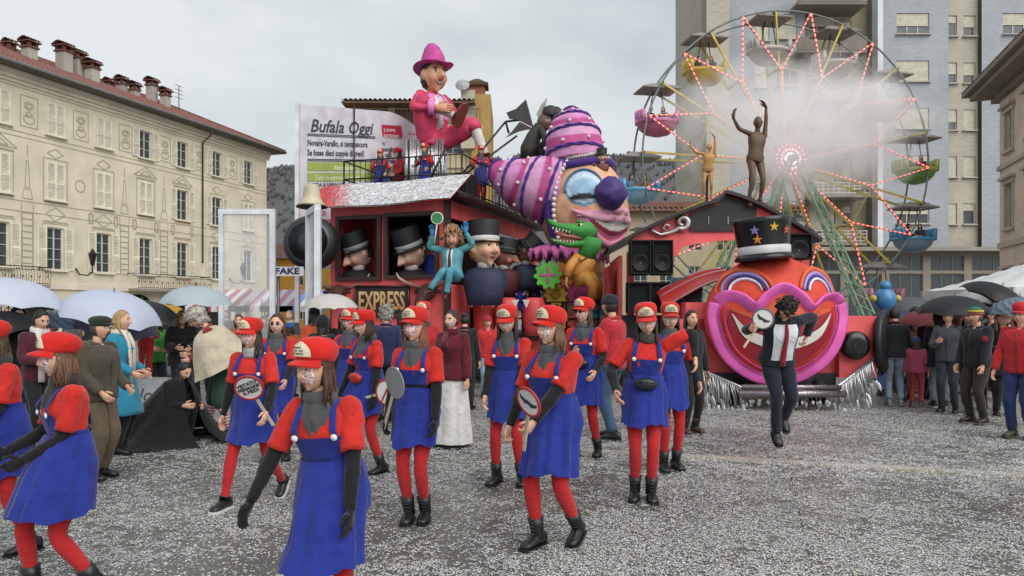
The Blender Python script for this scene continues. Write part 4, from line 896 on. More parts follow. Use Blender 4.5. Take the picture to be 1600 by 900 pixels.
def carriage():
    T = thing('carriage_float', 'red railway carriage float with an express sign and bull heads', 'parade float', CAR, CRZ)
    w = MB(); Wd = 2.93
    wall_holes(w, -Wd, 0, .75, 4.28, [(-1.53, -.2, 2.5, 4.0), (-2.8, -1.65, 2.47, 3.97)], .1); 
    w.v = [q for q in w.v]; f = MB()
    # strip the blind backs off the openings: keep only the wall and reveals
    for v, fc, m_ in zip(w.v, range(len(w.v)), w.mi): 
        if m_ == 0: f.add(v, [(0, 1, 2, 3)], False)
    f.build('front_wall', RP, T)
    for x0, x1, z0, z1 in ((-1.53, -.2, 2.5, 4.0), (-2.8, -1.65, 2.47, 3.97)):
        q = MB(); window_frame(q, x0 - .02, x1 + .02, z0 - .02, z1 + .02); q.build('window_frame', mat('paint', '3a2320'), T)
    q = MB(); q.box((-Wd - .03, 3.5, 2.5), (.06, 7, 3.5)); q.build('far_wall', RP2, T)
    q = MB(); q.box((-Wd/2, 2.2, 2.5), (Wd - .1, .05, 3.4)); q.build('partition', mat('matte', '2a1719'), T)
    q = MB(); q.box((-Wd/2, 4.05, 4.42), (Wd + .5, 8.0, .16)); q.build('roof_deck', mat('wood', '4a3b34'), T)
    q = MB(); q.box((.02, 0, 2.5), (.13, .13, 3.6)); q.build('corner_post', mat('paint', '3a2320'), T)
    q = MB(); q.box((.0, 3.75, 4.08), (.08, 7.2, .4)); q.build('frieze', RP, T)
    q = MB(); q.box((.22, 3.75, 4.38), (.75, 7.9, .07), roty(R(12))); q.build('side_eave', BKW, T)
    q = MB(); q.box((0, .75, 1.55), (.08, 1.3, 1.6)); q.build('side_wall', RP, T)
    q = MB(); q.box((0, 7.3, 2.6), (.14, .14, 3.3)); q.build('rear_post', RP, T)
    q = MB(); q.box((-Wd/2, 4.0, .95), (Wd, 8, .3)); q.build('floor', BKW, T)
    q = MB(); q.box((1.6, 5.2, 1.1), (3.2, 7.0, .16)); q.build('side_platform', mat('wood', '4a3832'), T)
    q = MB(); q.box((1.6, 1.74, .75), (3.2, .06, .62)); q.build('platform_skirt', RP2, T)
    q = MB()
    for zz in (1.55, 1.95): q.tube([(.0, 1.72, zz), (3.2, 1.72, zz)], .022, 6)
    for k in range(5): q.tube([(.05 + .78*k, 1.72, 1.15), (.05 + .78*k, 1.72, 1.96)], .022, 6)
    q.build('platform_railing', mat('metal', '2c2523'), T)
    for k in range(3):                          # red barrel and pennants against the side wall
        q = MB(); q.lathe([(.20, 1.2), (.26, 1.4), (.28, 1.65), (.26, 1.95), (.2, 2.1)], 14, (.5 + .62*k, 1.2 - .2*(k % 2), -.05)); q.build('barrel', RP2, T)
    for k in range(6):
        q = MB(); q.prism([(.2 + k*.27, 2.0), (.38 + k*.27, 2.0), (.29 + k*.27, 1.8)], .86, .87); q.build('pennant', mat('cloth', 'd8cfc6'), T)
    # awning over the front, glittering silver fading to red at its end
    n, m_ = 130, 28; V = np.zeros((m_, n, 3)); Cc = np.zeros((m_, n, 3)); sil, rd = np.array(lin('c9c9cc')), np.array(lin('c03a3a'))
    for j in range(m_):
        for i in range(n):
            t, s = j/(m_ - 1), i/(n - 1); x = -Wd - .25 + (Wd + .55)*s; V[j, i] = (x + .35*t*(s - .2), -.52 + .55*t, 4.12 + .60*t + .02*math.sin(s*9) + .10*s)
            g = rng.random(); k = min(1, max(0, 1.5 - s*5.5 + .5*rng.random() - .4*t)) + (.5 if rng.random() < .06 else 0); Cc[j, i] = (sil*(1 - min(k, 1)) + rd*min(k, 1))*(.35 + .95*g)
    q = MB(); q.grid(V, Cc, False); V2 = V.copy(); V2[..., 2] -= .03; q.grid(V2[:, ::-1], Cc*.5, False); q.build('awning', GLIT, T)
    # EXPRESS board
    q = MB(); q.box((-1.6, -.05, 1.97), (1.38, .07, .68)); sg = q.build('express_board', mat('wood', '2c211e'), T)
    q = MB(); 
    for a, b in (((-2.29, 1.63), (-.91, 1.63)), ((-2.29, 2.31), (-.91, 2.31)), ((-2.29, 1.63), (-2.29, 2.31)), ((-.91, 1.63), (-.91, 2.31))): q.tube([(a[0], -.09, a[1]), (b[0], -.09, b[1])], .03, 6)
    q.build('board_rim', mat('metal', '4e3c34'), sg)
    q = MB(); text_mb(q, 'EXPRESS', .60, (-1.6, -.09, 1.95), bold=.014, sx=.54, depth=.02)
    q.c = [np.concatenate([np.array([np.array(lin('d8b98a'))*(1 - t) + np.array(lin('b9783c'))*t for t in np.clip((1.95 - v[:, 2])*2 + .5, 0, 1)]) for v in q.v])]; q.build('express_lettering', mat('paint', 'attr'), sg)
    bull(T, -.42, -.05, 2.12, R(-8)); bull(T, -2.75, -.05, 2.12, R(25))
    for x, y in ((.55, 1.35), (-2.4, .2)):           # road wheel ringed with lamps
        q = MB(); M = rotx(R(90)); q.lathe([(.30, -.13), (.5, -.15), (.62, -.11), (.64, 0), (.62, .11), (.5, .15), (.30, .13)], 32, (x, y, .64), M); wh = q.build('wheel', mat('rubber', '1c1c1e'), T)
        q = MB(); q.lathe([(.02, -.05), (.3, -.08), (.31, .08), (.02, .05)], 24, (x, y, .64), M); q.build('hub', mat('metal', '303036'), wh)
        q = MB()
        for k in range(14): q.ball((x + .55*math.cos(k*.449), y - .14, .64 + .55*math.sin(k*.449)), .028, 6, 5)
        q.build('rim_lamps', mat('gloss', 'd8d8d8'), wh)
    # roof railing
    q = MB(); zz = 4.5
    for h in (.95, .5, .1): q.tube([(-Wd - .1, .7, zz + h), (.1, .7, zz + h), (.2, 7.4, zz + h)], .02, 6); q.tube([(-Wd - .1, .7, zz + h), (-Wd - .1, 7.4, zz + h)], .02, 6)
    for k in range(22): q.tube([(-Wd - .1 + (Wd + .2)*k/21, .7, zz), (-Wd - .1 + (Wd + .2)*k/21, .7, zz + .95)], .010 if k % 7 else .025, 5)
    for k in range(26): q.tube([(.1 + .1*k/25, .7 + 6.7*k/25, zz), (.1 + .1*k/25, .7 + 6.7*k/25, zz + .95)], .010 if k % 5 else .022, 5)
    for a, b in (((-2.2, .65, 4.5), (-1.7, .65, 5.7)), ((-.9, .65, 4.5), (-.3, .65, 5.6))): q.tube([a, b], .03, 6)
    q.build('roof_railing', mat('metal', '3c3634'), T)
    return T
carriage()
def newspaper():
    A = np.array(((468-800)/F*19.2, 19.2, 0)); B = np.array(((640-800)/F*22.2, 22.2, 0)); zt, zb = 6.9, 3.6; L_ = np.linalg.norm(B - A); x = (B - A)/L_; n = np.cross(x, (0, 0, 1)); T = thing('newspaper_banner', 'giant newspaper page banner with Italian headlines behind the carriage roof', 'banner', A)
    V = np.zeros((2, 24, 3)); th = lambda s: zt - .16*s**3*3 + .45*s
    q = MB()
    for k, s in enumerate(np.linspace(0, 1.28, 24)):
        p = x*L_*s - n*(max(0, s - .75)**2*1.2); V[0, k] = p + np.array((0, 0, zb)); V[1, k] = p + np.array((0, 0, zt + .55*s - 1.9*max(0, s - .78)**1.5))
    q.grid(V, smooth=False); q.grid(V[:, ::-1] - n*.05, smooth=False); q.build('sheet', mat('paint', 'c9c6ce'), T)
    q = MB(); q.bar(n*.0 + x*-.06 + np.array((0, 0, 0)), x*-.06 + np.array((0, 0, zt)), .10, .14); q.build('side_post', mat('paint', 'd6d6da'), T)
    q = MB(); q.tube([x*L_*.45 + n*.05 + np.array((0, 0, zb)), x*L_*.45 + n*.05 + np.array((0, 0, zt + .35))], .02, 6); q.build('support_pole', mat('metal', '3a3a3c'), T)
    sl = np.array((0, 0, 1.)); xs = unit(x*L_ + np.array((0, 0, .55)))
    def put(mb, t, size, s, dz, **k): text_mb(mb, t, size, x*L_*s + n*.012 + np.array((0, 0, zt + .45*s - dz)), xs, (0, 0, 1), 'LEFT', **k)
    bk = MB(); put(bk, 'Bufala Oggi', .46, .08, .52, shear=.25, bold=.008); put(bk, 'Novara-Varallo, si tenta ancora', .22, .06, .95, bold=.004, sx=.72); put(bk, 'Se fosse dieci coppie di treni?', .22, .06, 1.2, bold=.004, sx=.72)
    r_ = random.Random(4)
    for i in range(4): put(bk, ('BUFERA A VARALLO', 'IN CORSO DI ROVERE', 'TU VARRAI IL MATTINO', 'CHE POTREBBE')[i], .13, .06, 2.02 + .15*i, bold=.003)
    for dz in (.72, .76, 1.36, 1.40): q_ = x*L_*.06 + n*.012 + np.array((0, 0, zt + .45*.06 - dz)); bk.bar(q_, q_ + xs*L_*.6, .004, .02)
    for i in range(5): put(bk, ('TU', 'PRESENTATE', 'IL TRENO', 'DIRETTISSIMO', 'ORE 8')[i], .12, .72, .85 + .16*i, bold=.002, sx=.7)
    bk.build('headlines', mat('matte', '454954'), T)
    g = MB()
    for dz in (1.55, 1.82): q_ = x*L_*.06 + n*.008 + np.array((0, 0, zt + .03 - dz)); g.bar(q_, q_ + xs*L_*.62, .006, .22)
    g.build('green_bands', mat('matte', '9aa95e'), T)
    g = MB(); put(g, 'Abbonatevi', .15, .28, 1.56, bold=.002); put(g, 'Tutti in carrozza con noi', .15, .12, 1.83, bold=.002); g.build('band_lettering', mat('matte', 'd6d8c0'), T)
    rd = MB(); put(rd, 'OGGI', .17, .10, 2.75, bold=.003); put(rd, 'PRESENTATO', .17, .04, 2.98, bold=.003, sx=.8)
    rd.build('red_lettering', mat('matte', 'b0344a'), T); rd = MB()
    for k in range(4): put(rd, ('Alta velocita', 'Bassa pazienza', 'Alta velocita', 'Bassa')[k], .11, .98, .5 + k*.22, sx=.7)
    rd.build('small_lettering', mat('matte', 'b0344a'), T)
    rd = MB(); q_ = x*L_*.72 + n*.010 + np.array((0, 0, zt + .4 - .55)); rd.bar(q_, q_ + xs*L_*.2, .006, .32); rd.build('red_box', mat('matte', 'b0344a'), T)
    wl = MB(); put(wl, 'IL DOPPIO', .12, .735, .46, bold=.002, sx=.8); put(wl, 'QUOTIDIANO', .12, .735, .62, bold=.002, sx=.75); wl.at(n*.004); wl.v = [v + n*.004 for v in wl.v]; wl.build('box_lettering', mat('matte', 'd8d4d4'), T)
    ph = MB(); 
    for (s0, s1, z0, z1) in ((.06, .62, 2.9, 2.25),):
        pass
    q_ = x*L_*.66 + n*.008 + np.array((0, 0, zt + .3 - 1.85)); ph.bar(q_, q_ + xs*L_*.3, .006, .75); ph.build('printed_photograph', mat('wood', '8a8478'), T)
newspaper()
def cloth_frames():
    # two tall white frames with clear film, a bell above the right one
    d = 14.6; k = d/F
    T = thing('film_frame', 'tall white frame holding clear film, standing left of the carriage', 'frame', ((386-800)*k, d, 0)); w = 40*k; z1 = H + (HOR - 335)*k
    q = MB(); q.box((-w, 0, z1/2), (.085, .08, z1)).box((w, 0, z1/2), (.10, .08, z1)).box((0, 0, z1 + .05), (2*w + .1, .08, .10)).box((0, 0, .25), (2*w - .13, .09, .1)); q.build('frame', mat('paint', 'ced2d6'), T)
    V = np.zeros((26, 14, 3))
    for j in range(26):
        for i in range(14): V[j, i] = (-w + 2*w*i/13, .03*noise.noise(Vector((i*.5, j*.35, 2))), .3 + (z1 - .3)*j/25)
    q = MB(); q.grid(V); fm, t, b, o = new_mat('clear_film'); b.inputs['Base Color'].default_value = (.75, .77, .78, 1); b.inputs['Roughness'].default_value = .12; b.inputs['Alpha'].default_value = .34; q.build('film', fm, T)
    d = 14.2; k = d/F
    T = thing('film_frame', 'tall white frame with film seen nearly edge-on under a bell', 'frame', ((488-800)*k, d, 0)); a = np.array((-.21, .55, 0)); b_ = np.array((.19, -.35, 0)); z1 = H + (HOR - 332)*k
    q = MB()
    for p in (a, b_): q.box(p + (0, 0, z1/2), (.11, .11, z1))
    q.bar(a + (0, 0, z1 + .05), b_ + (0, 0, z1 + .05), .11, .11); q.bar(a + (0, 0, .25), b_ + (0, 0, .25), .09, .09); q.build('frame', mat('paint', 'ced2d6'), T)
    V = np.zeros((26, 12, 3)); n = unit(np.cross(b_ - a, (0, 0, 1)))
    for j in range(26):
        for i in range(12): V[j, i] = a + (b_ - a)*i/11 + n*.05*noise.noise(Vector((i*.6, j*.3, 5))) + np.array((0, 0, .3 + (z1 - .3)*j/25))
    q = MB(); q.grid(V); fm2, t, bb, o = new_mat('cloudy_film'); bb.inputs['Base Color'].default_value = (.62, .60, .61, 1); bb.inputs['Roughness'].default_value = .15; bb.inputs['Alpha'].default_value = .55; q.build('film', fm2, T)
    c = P(487, 320, 15.2); B = thing('brass_bell', 'pale brass bell on a dark disc above the white frame', 'bell', c)
    q = MB(); q.lathe([(.27, -.02), (.28, .0), (.22, .05), (.17, .16), (.15, .34), (.12, .40), (.02, .42)], 20); q.build('bell', mat('paint', 'b9b096'), B)
    q = MB(); q.lathe([(.02, -.12), (.3, -.06), (.31, -.03), (.02, -.03)], 20); q.tube([(0, 0, -.1), (0, 0, -.5)], .06, 8); q.build('bell_mount', mat('metal', '3a3530'), B)
    q = MB(); q.tube([(0, 0, -.5), (0, .0, -c[2])], .06, 8); q.build('bell_post', mat('metal', '55524c'), B)
    c = P(487, 380, 17.6); B = thing('black_lantern', 'big round black lantern beside the left end of the carriage', 'lantern', (c[0], c[1], 0)); q = MB(); q.lathe([(.1, -.3), (.5, -.28), (.62, -.12), (.62, .12), (.5, .28), (.1, .3)], 28, (0, 0, c[2]), rotx(R(90)) @ I3); q.build('drum', mat('paint', '1a1b1d'), B)
    q = MB(); q.lathe([(.48, .0), (.52, .03), (.52, .06), (.44, .06)], 28, (0, -.3, c[2]), rotx(R(90)), cap=False); q.lathe([(.44, .0), (.1, .06)], 24, (0, -.3, c[2]), rotx(R(90))); q.build('lens', mat('gloss', '2c3033'), B)
    q = MB(); q.tube([(0, 0, 0), (0, 0, c[2] - .5)], .07, 8); q.build('post', mat('metal', '2a2a2c'), B)
    d = 15.6; c = P(449, 424, d); T = thing('fake_sign', 'white board reading FAKE in dark blue letters', 'sign', (c[0], c[1], 0)); q = MB(); q.box((0, 0, c[2]), (.66, .03, .19)); b = q.build('board', mat('paint', 'd8dade'), T)
    q = MB(); text_mb(q, 'FAKE', .175, (0, -.019, c[2]), bold=.006, sx=1.25); q.build('lettering', mat('paint', '1c2350'), b); q = MB(); q.tube([(-.2, .05, 0), (-.2, .05, c[2] + .1)], .03, 6); q.build('post', mat('metal', '6a6a6a'), T)
    # road signs far left
    d = 30; c = P(391, 478, d); T = thing('road_sign', 'warning triangle above a round speed limit sign on one post', 'sign', (c[0], c[1], 0)); z2, z3 = H + (HOR - 461)*d/F, H + (HOR - 478)*d/F
    q = MB(); q.tube([(0, 0, 0), (0, 0, z2 + .3)], .035, 8); q.build('post', mat('metal', '8a8c8c'), T)
    q = MB(); q.prism([(-.26, z2 - .18), (.26, z2 - .18), (0, z2 + .27)], -.05, -.03); tr = q.build('warning_triangle', mat('paint', 'b03038'), T)
    q = MB(); q.prism([(-.16, z2 - .13), (.16, z2 - .13), (0, z2 + .15)], -.056, -.05); q.build('triangle_face', mat('paint', 'dcdad4'), tr); q = MB(); q.prism([(-.10, z2 - .09), (.10, z2 - .09), (.04, z2 - .02), (-.04, z2 - .02)], -.062, -.056); q.build('bump_symbol', DARK, tr)
    q = MB(); q.lathe([(.21, 0), (.21, .02)], 24, (0, -.03, z3), rotx(R(90)), smooth=False); ds = q.build('speed_disc', mat('paint', 'b03038'), T)
    q = MB(); q.lathe([(.155, .02), (.155, .026)], 24, (0, -.03, z3), rotx(R(90)), smooth=False); q.build('disc_face', mat('paint', 'dcdad4'), ds); q = MB(); text_mb(q, '30', .22, (0, -.062, z3), bold=.008); q.build('number', DARK, ds)
cloth_frames()
# ---------------------------------------------------------------- the locomotive float with the grinning face
def star(c, r, M, th=.02):
    q = []
    for k in range(10): rr = r if k % 2 == 0 else r*.42; q.append((rr*math.sin(k*math.pi/5), rr*math.cos(k*math.pi/5)))
    return q
def ribbon(mb, pts, wid, th=.05, n=8, col=None, M=I3, c=(0, 0, 0)):
    mb.tube([np.asarray(c) + M @ np.asarray(p, float) for p in pts], [(w, th) for w in wid] if np.ndim(wid) else [(wid, th)]*len(pts), n, col, up=tuple(M @ np.array((0, -1., 0))))
def loco():
    d = 13.7; k = d/F; X = lambda px: (px - 1212)*k; Z = lambda py: H + (HOR - py)*k
    T = thing('locomotive_float', 'red locomotive float with a huge grinning clown face and top hat', 'parade float', ((1212-800)*k, d, 0), R(-3))
    # body behind the face
    q = MB(); q.box((-.05, 1.6, 1.25), (2.9, 2.2, 1.3)); q.build('body', RP, T)
    q = MB(); q.box((X(1348), .55, Z(543)), (58*k, .5, 98*k)); q.build('buffer_block', RP, T); q = MB(); q.box((X(1082), .75, Z(545)), (60*k, .5, 92*k)); q.build('buffer_block', RP, T)
    for px, yy in ((1086, .42), (1340, .22)):
        q = MB(); q.lathe([(.05, -.13), (.14, -.14), (.24, -.11), (.26, -.06), (.25, .12), (.2, .14)], 24, (X(px), yy, Z(540)), rotx(R(-90))); ho = q.build('headlamp', mat('gloss', '161718'), T)
    q = MB(); q.lathe([(.0, -.03), (.5, -.04), (.62, 0), (.5, .12), (.2, .16)], 28, (X(1397), .5, Z(535)), rotz(R(58)) @ rotx(R(-90))); q.build('wheel_arch', mat('paint', '1b1c1f'), T)
    q = MB(); q.box((X(1380), .55, Z(598)), (.34, .3, .3)); q.build('tool_box', mat('paint', '27406a'), T)
    # face: a dished relief, painted in bands
    fr = MB(); a_ = np.arange(48)*2*math.pi/48; rings = []; rx, rz = 1.2, 1.14; zc = Z(498)
    for t in np.linspace(0, 1, 12):
        r = math.cos(t*math.pi/2); y = .35 - .85*math.sin(t*math.pi/2)**.9
        rings.append(np.stack((np.cos(a_)*rx*max(r, .02), np.full(48, y), np.sin(a_)*rz*max(r, .02) + zc), 1))
    fr.loft(rings[::-1], True); face = fr.build('face', mat('papier', 'd0442c'), T)
    def surf(x, z, off=0):
        r = math.sqrt((x/rx)**2 + (z/rz)**2); r = min(r, .97); return np.array((x, .35 - .85*math.sin(math.acos(r))**.9 - off, z + zc))
    def band(pts, w, hx, name, th=.05, off=.02, par=face):
        m = MB(); n = len(pts); ws = w if np.ndim(w) else [w]*n
        m.tube([surf(x, z, off) for x, z in pts], [(w_, th) for w_ in ws], 10, None, up=(0, -1, 0)); return m.build(name, mat('paint', hx), par)
    def sm(pts, n=40):
        p = np.array(pts, float); t = np.linspace(0, len(p) - 1, n); i = np.clip(t.astype(int), 0, len(p) - 2); f = t - i; P0 = p[np.clip(i - 1, 0, None)]; P1 = p[i]; P2 = p[i + 1]; P3 = p[np.clip(i + 2, None, len(p) - 1)]
        f = f[:, None]; return .5*((2*P1) + (-P0 + P2)*f + (2*P0 - 5*P1 + 4*P2 - P3)*f**2 + (-P0 + 3*P1 - 3*P2 + P3)*f**3)
    m = MB()                                        # the mouth field inside the pink lips
    out = sm([(-.86, .18), (-.68, .16), (-.45, .04), (-.25, .22), (0, .34), (.25, .22), (.45, .04), (.68, .16), (.88, .18)], 33); lo_ = sm([(-.86, .18), (-.9, -.1), (-.7, -.5), (-.35, -.77), (0, -.86), (.35, -.77), (.7, -.5), (.92, -.1), (.88, .18)], 33)
    V = np.zeros((9, 33, 3))
    for j in range(9):
        for i in range(33): x, z = out[i] + (lo_[i] - out[i])*j/8; V[j, i] = surf(x, z, .015)
    m.grid(V); m.build('mouth', mat('paint', '9c2430'), face)
    m = MB(); u1 = sm([(-.84, .10), (-.62, -.16), (-.3, -.3), (0, -.33), (.3, -.3), (.62, -.16), (.86, .10)], 33); l1 = sm([(-.84, .08), (-.66, -.3), (-.32, -.48), (0, -.52), (.32, -.48), (.66, -.3), (.86, .08)], 33); V = np.zeros((5, 33, 3))
    for j in range(5):
        for i in range(33): x, z = u1[i] + (l1[i] - u1[i])*j/4; V[j, i] = surf(x, z, .045)
    m.grid(V); m.build('teeth', mat('gloss', 'd8d6cc'), face)
    m = MB(); V = np.zeros((5, 33, 3)); u2 = sm([(-.84, .14), (-.6, .04), (-.3, -.08), (0, -.06), (.3, -.08), (.6, .04), (.86, .14)], 33)
    for j in range(5):
        for i in range(33): x, z = out[i] + (u2[i] - out[i])*j/4; V[j, i] = surf(x, z, .03)
    m.grid(V); m.build('upper_mouth', mat('paint', 'c8502c'), face)
    PK, PK2 = 'dc60b0', 'c03c90'
    band(sm([(-1.0, .26), (-1.03, -.05), (-.84, -.56), (-.43, -.90), (0, -1.0), (.43, -.90), (.84, -.56), (1.04, -.05), (1.02, .26)], 44)*1.03, .165, PK, 'lower_lip', .04)
    band(sm([(-1.0, .26), (-.86, .36), (-.66, .32), (-.45, .17), (-.25, .36), (0, .50), (.25, .36), (.45, .17), (.66, .32), (.88, .36), (1.02, .26)], 44)*1.03, .150, PK, 'upper_lip', .04)
    for k2, off in ((.95, .062), (1.03, .062), (1.11, .056)): band(sm([(-1.0*k2, .24), (-1.03*k2, -.05), (-.84*k2, -.56*k2), (-.43*k2, -.90*k2), (0, -1.0*k2), (.43*k2, -.90*k2), (.84*k2, -.56*k2), (1.04*k2, -.05), (1.02*k2, .24)], 44)*.97, .012, PK2, 'lip_groove', .02, off)
    for sg in (-1, 1):
        for r_, hx, w in ((.44, 'cf5a2c', .055), (.36, '9a86c4', .040), (.30, '2c2a72', .028), (.255, 'd8d4e2', .026)):
            kx = .8 if sg > 0 else 1.0; pts = [(sg*(.60 if sg < 0 else .66) + r_*kx*math.cos(t), .46 + r_*.95*math.sin(t)) for t in np.linspace(.12 if sg < 0 else -.1, 3.2 if sg < 0 else 3.0, 26)]
            band(pts, [w*(.35 + .65*math.sin(min(max(i/25*math.pi, .15), 2.99))) for i in range(26)], hx, 'eye_arc', .03, .02)
    # hat
    hx_, hz = X(1193), Z(403); q = MB(); M = roty(R(-4))
    q.lathe([(.05, -.04), (.50, -.05), (.52, -.01), (.47, .05), (.44, .06), (.45, .20), (.50, .60), (.53, .67), (.50, .69), (.2, .67), (.02, .67)], 36, (hx_, -.05, hz), M); hat = q.build('top_hat', mat('gloss', '17181a'), T)
    q = MB(); q.lathe([(.455, .06), (.462, .08), (.466, .19), (.45, .20)], 36, (hx_, -.05, hz), M, cap=False); q.build('hat_band', mat('paint', 'c6c6c8'), hat)
    for ang, zz, hxs in ((-30, .46, '8a7cc0'), (8, .50, 'c9a23c'), (-26, .30, 'c9822c'), (38, .44, 'a8584c')):
        q = MB(); rr = .46 + .07*(zz - .25)/.5; c = np.array((hx_, -.05, hz)) + M @ np.array((math.sin(R(ang))*rr, -math.cos(R(ang))*rr, zz)); q.prism(star(0, .085, I3), -.018, .02, rotz(R(ang)) @ rotx(R(7)), c); q.build('star', mat('paint', hxs), hat)
    # cutlery fringe
    q = MB(); pts = [(X(1082), .25, Z(572)), (X(1160), .0, Z(606)), (X(1300), -.08, Z(606)), (X(1366), .15, Z(562))]
    q.tube(pts, .035, 8); fr_ = q.build('fringe_rail', mat('foil', 'b9b9bb'), T)
    sp = MB(); sp.tube([(0, 0, 0), (0, 0, -.19)], [.007, .009], 5); sp.ball((0, 0, -.26), (.026, .008, .05), 8, 6); sm_ = sp.build('spoon', mat('metal', 'c9c9cc'), T); fk = MB(); fk.tube([(0, 0, 0), (0, 0, -.2)], [.007, .009], 5); fk.box((0, 0, -.22), (.04, .006, .04)); 
    for i in range(4): fk.box((-.015 + .01*i, 0, -.28), (.005, .005, .09))
    fm = fk.build('fork', mat('metal', 'c9c9cc'), T); n = 0
    for a, b, m_ in ((pts[0], pts[1], 26), (pts[1], pts[2], 26), (pts[2], pts[3], 28)):
        for i in range(m_):
            for row in (0, 1):
                if a is pts[1] and row: continue
                t = (i + .5*row)/m_; p = np.array(a)*(1 - t) + np.array(b)*t; o = (sm_ if n == 0 else fm if n == 1 else link('spoon' if n % 3 else 'fork', (sm_ if n % 3 else fm).data, T)); sc = (1.0 if a is pts[1] else 1.5 + .9*math.sin(t*3.1))*random.uniform(.85, 1.1)
                o.location = (p[0], p[1] - .03 + .05*row, p[2] - .02); o.scale = (1.3, 1.3, sc); o.rotation_euler = (random.uniform(-.12, .12), random.uniform(-.2, .2) - .15, random.uniform(-.7, .7)); n += 1
    q = MB(); V = np.zeros((14, 40, 3)); q.tube([(X(1150), -.25, Z(612)), (X(1310), -.25, Z(612))], .07, 10); q.tube([(X(1155), -.22, Z(603)), (X(1305), -.22, Z(603))], .05, 8)
    wob(q, .02, 30, 3); q.build('tinsel_bumper', mat('foil', '9c9296'), T)
    for x in (X(1160), X(1290)):
        q = MB(); q.lathe([(.1, -.1), (.2, -.11), (.255, -.08), (.26, 0), (.255, .08), (.2, .11), (.1, .1)], 24, (x, .5, .26), roty(R(90))); w = q.build('wheel', mat('rubber', '1a1a1c'), T); q = MB(); q.lathe([(.02, -.115), (.14, -.1), (.15, .1), (.02, .115)], 16, (x, .5, .26), roty(R(90))); q.build('wheel_hub', mat('metal', '8a8a8c'), w)
    q = MB(); q.box((0, 1.4, .45), (2.4, 2.0, .3)); q.build('chassis', mat('paint', '17171a'), T)
    # car cabin: windscreen and ribbed red bonnet
    cx = X(1096); q = MB(); yb = 1.2
    q.add([(X(1056), 1.3, Z(490)), (X(1110), .9, Z(490)), (X(1118), 1.15, Z(428)), (X(1072), 1.5, Z(428))], [(0, 1, 2, 3)], False); q.build('windscreen', mat('gloss', '3a4a54'), T)
    q = MB(); 
    for a, b in (((X(1056), 1.28, Z(490)), (X(1072), 1.48, Z(426))), ((X(1082), 1.08, Z(490)), (X(1094), 1.3, Z(426))), ((X(1110), .88, Z(490)), (X(1118), 1.13, Z(426))), ((X(1052), 1.28, Z(492)), (X(1114), .86, Z(492)))): q.tube([a, b], .025, 6)
    q.build('windscreen_frame', mat('paint', '3c4a50'), T)
    q = MB(); V = np.zeros((8, 12, 3))
    for j in range(8):
        for i in range(12): t, s = j/7, i/11; V[j, i] = (X(1044 + 6*t) + (X(1152) - X(1046))*s, 1.7 - .75*t - .35*s, Z(452) + (Z(412) - Z(452))*math.sin(s*1.5) - .34*t*t*(1 - .4*s))
    q.grid(V); q.grid(V[:, ::-1] - np.array((0, 0, .03))); q.build('cab_hood', mat('gloss', 'b03030'), T)
    for j in (1, 4, 7): q = MB(); q.tube(V[j], .02, 6); q.build('hood_rib', mat('metal', 'b9a0a0'), T)
    # driver's house behind
    d2 = 15.9; X2 = lambda px: (px - 800)/F*d2 - (1212-800)*k; Z2 = lambda py: H + (HOR - py)*d2/F; y2 = d2 - d
    q = MB(); n = 30; xs = np.linspace(X2(942), X2(1268), n); apex = X2(1120)
    def rh(x): u = (x - apex)/((apex - xs[0]) if x < apex else (xs[-1] - apex)); return Z2(386 if x < apex else 374) + (Z2(311) - Z2(386))*max(0, 1 - abs(u)**1.35)
    V = np.array([[(x, y2 - .25 + 3.2*j, rh(x)) for x in xs] for j in (0, 1)]); q.grid(V); q.grid(V[:, ::-1] - np.array((0, 0, .07))); q.grid(np.array([V[0], V[0] - np.array((0, 0, .07))]), smooth=False); q.build('house_roof', BKW, T)
    q = MB(); pts = [(x, rh(x) - .08) for x in np.linspace(X2(980), X2(1250), 24)] + [(X2(1250), Z2(393))] + [(x, Z2(393) + .22*math.sin(math.pi*(x - X2(1050))/(X2(1240) - X2(1050)))**.5 if X2(1050) < x < X2(1240) else Z2(393)) for x in np.linspace(X2(1238), X2(1052), 20)] + [(X2(980), Z2(393))]
    m_ = MB(); up = np.array([(x, y2, rh(x) - .08) for x in np.linspace(X2(980), X2(1250), 32)]); lo2 = up.copy(); lo2[:, 2] = [Z2(393) + (.24*math.sqrt(max(0, math.sin(math.pi*(x - X2(1050))/(X2(1245) - X2(1050))))) if X2(1050) < x < X2(1245) else -.1) for x in up[:, 0]]; lo2[:, 2] = np.minimum(lo2[:, 2], up[:, 2] - .02)
    m_.grid(np.array([lo2, up]), smooth=False); m_.grid(np.array([lo2, up])[:, ::-1] + np.array((0, .08, 0)), smooth=False); m_.grid(np.array([lo2, lo2 + np.array((0, .08, 0))])[:, ::-1], smooth=False); m_.build('gable', RP, T)
    q = MB(); q.prism([(x, rh(x) - .1) for x in np.linspace(X2(1070), X2(1172), 12)] + [(X2(1172), Z2(362)), (X2(1070), Z2(362))], y2 - .05, y2 - .01); vg = q.build('vent_panel', mat('paint', '1c191a'), T)
    for xx in (1098, 1128): q = MB(); q.box((X2(xx), y2 - .06, Z2(345)), (.02, .03, .16)); q.build('vent_bar', mat('metal', '8c8c8c'), vg)
    q = MB(); q.box((X2(978), y2 + .1, Z2(393)/2), (.14, .2, Z2(393))); q.build('post', RP2, T); q = MB(); q.box((X2(1248), y2 + .1, Z2(393)/2), (.16, .2, Z2(393))); q.build('post', RP2, T)
    q = MB(); q.box((X2(963), y2 + 1.4, (Z2(398) + .8)/2), (.07, 2.6, Z2(398) - .8)); q.build('house_side', RP, T)
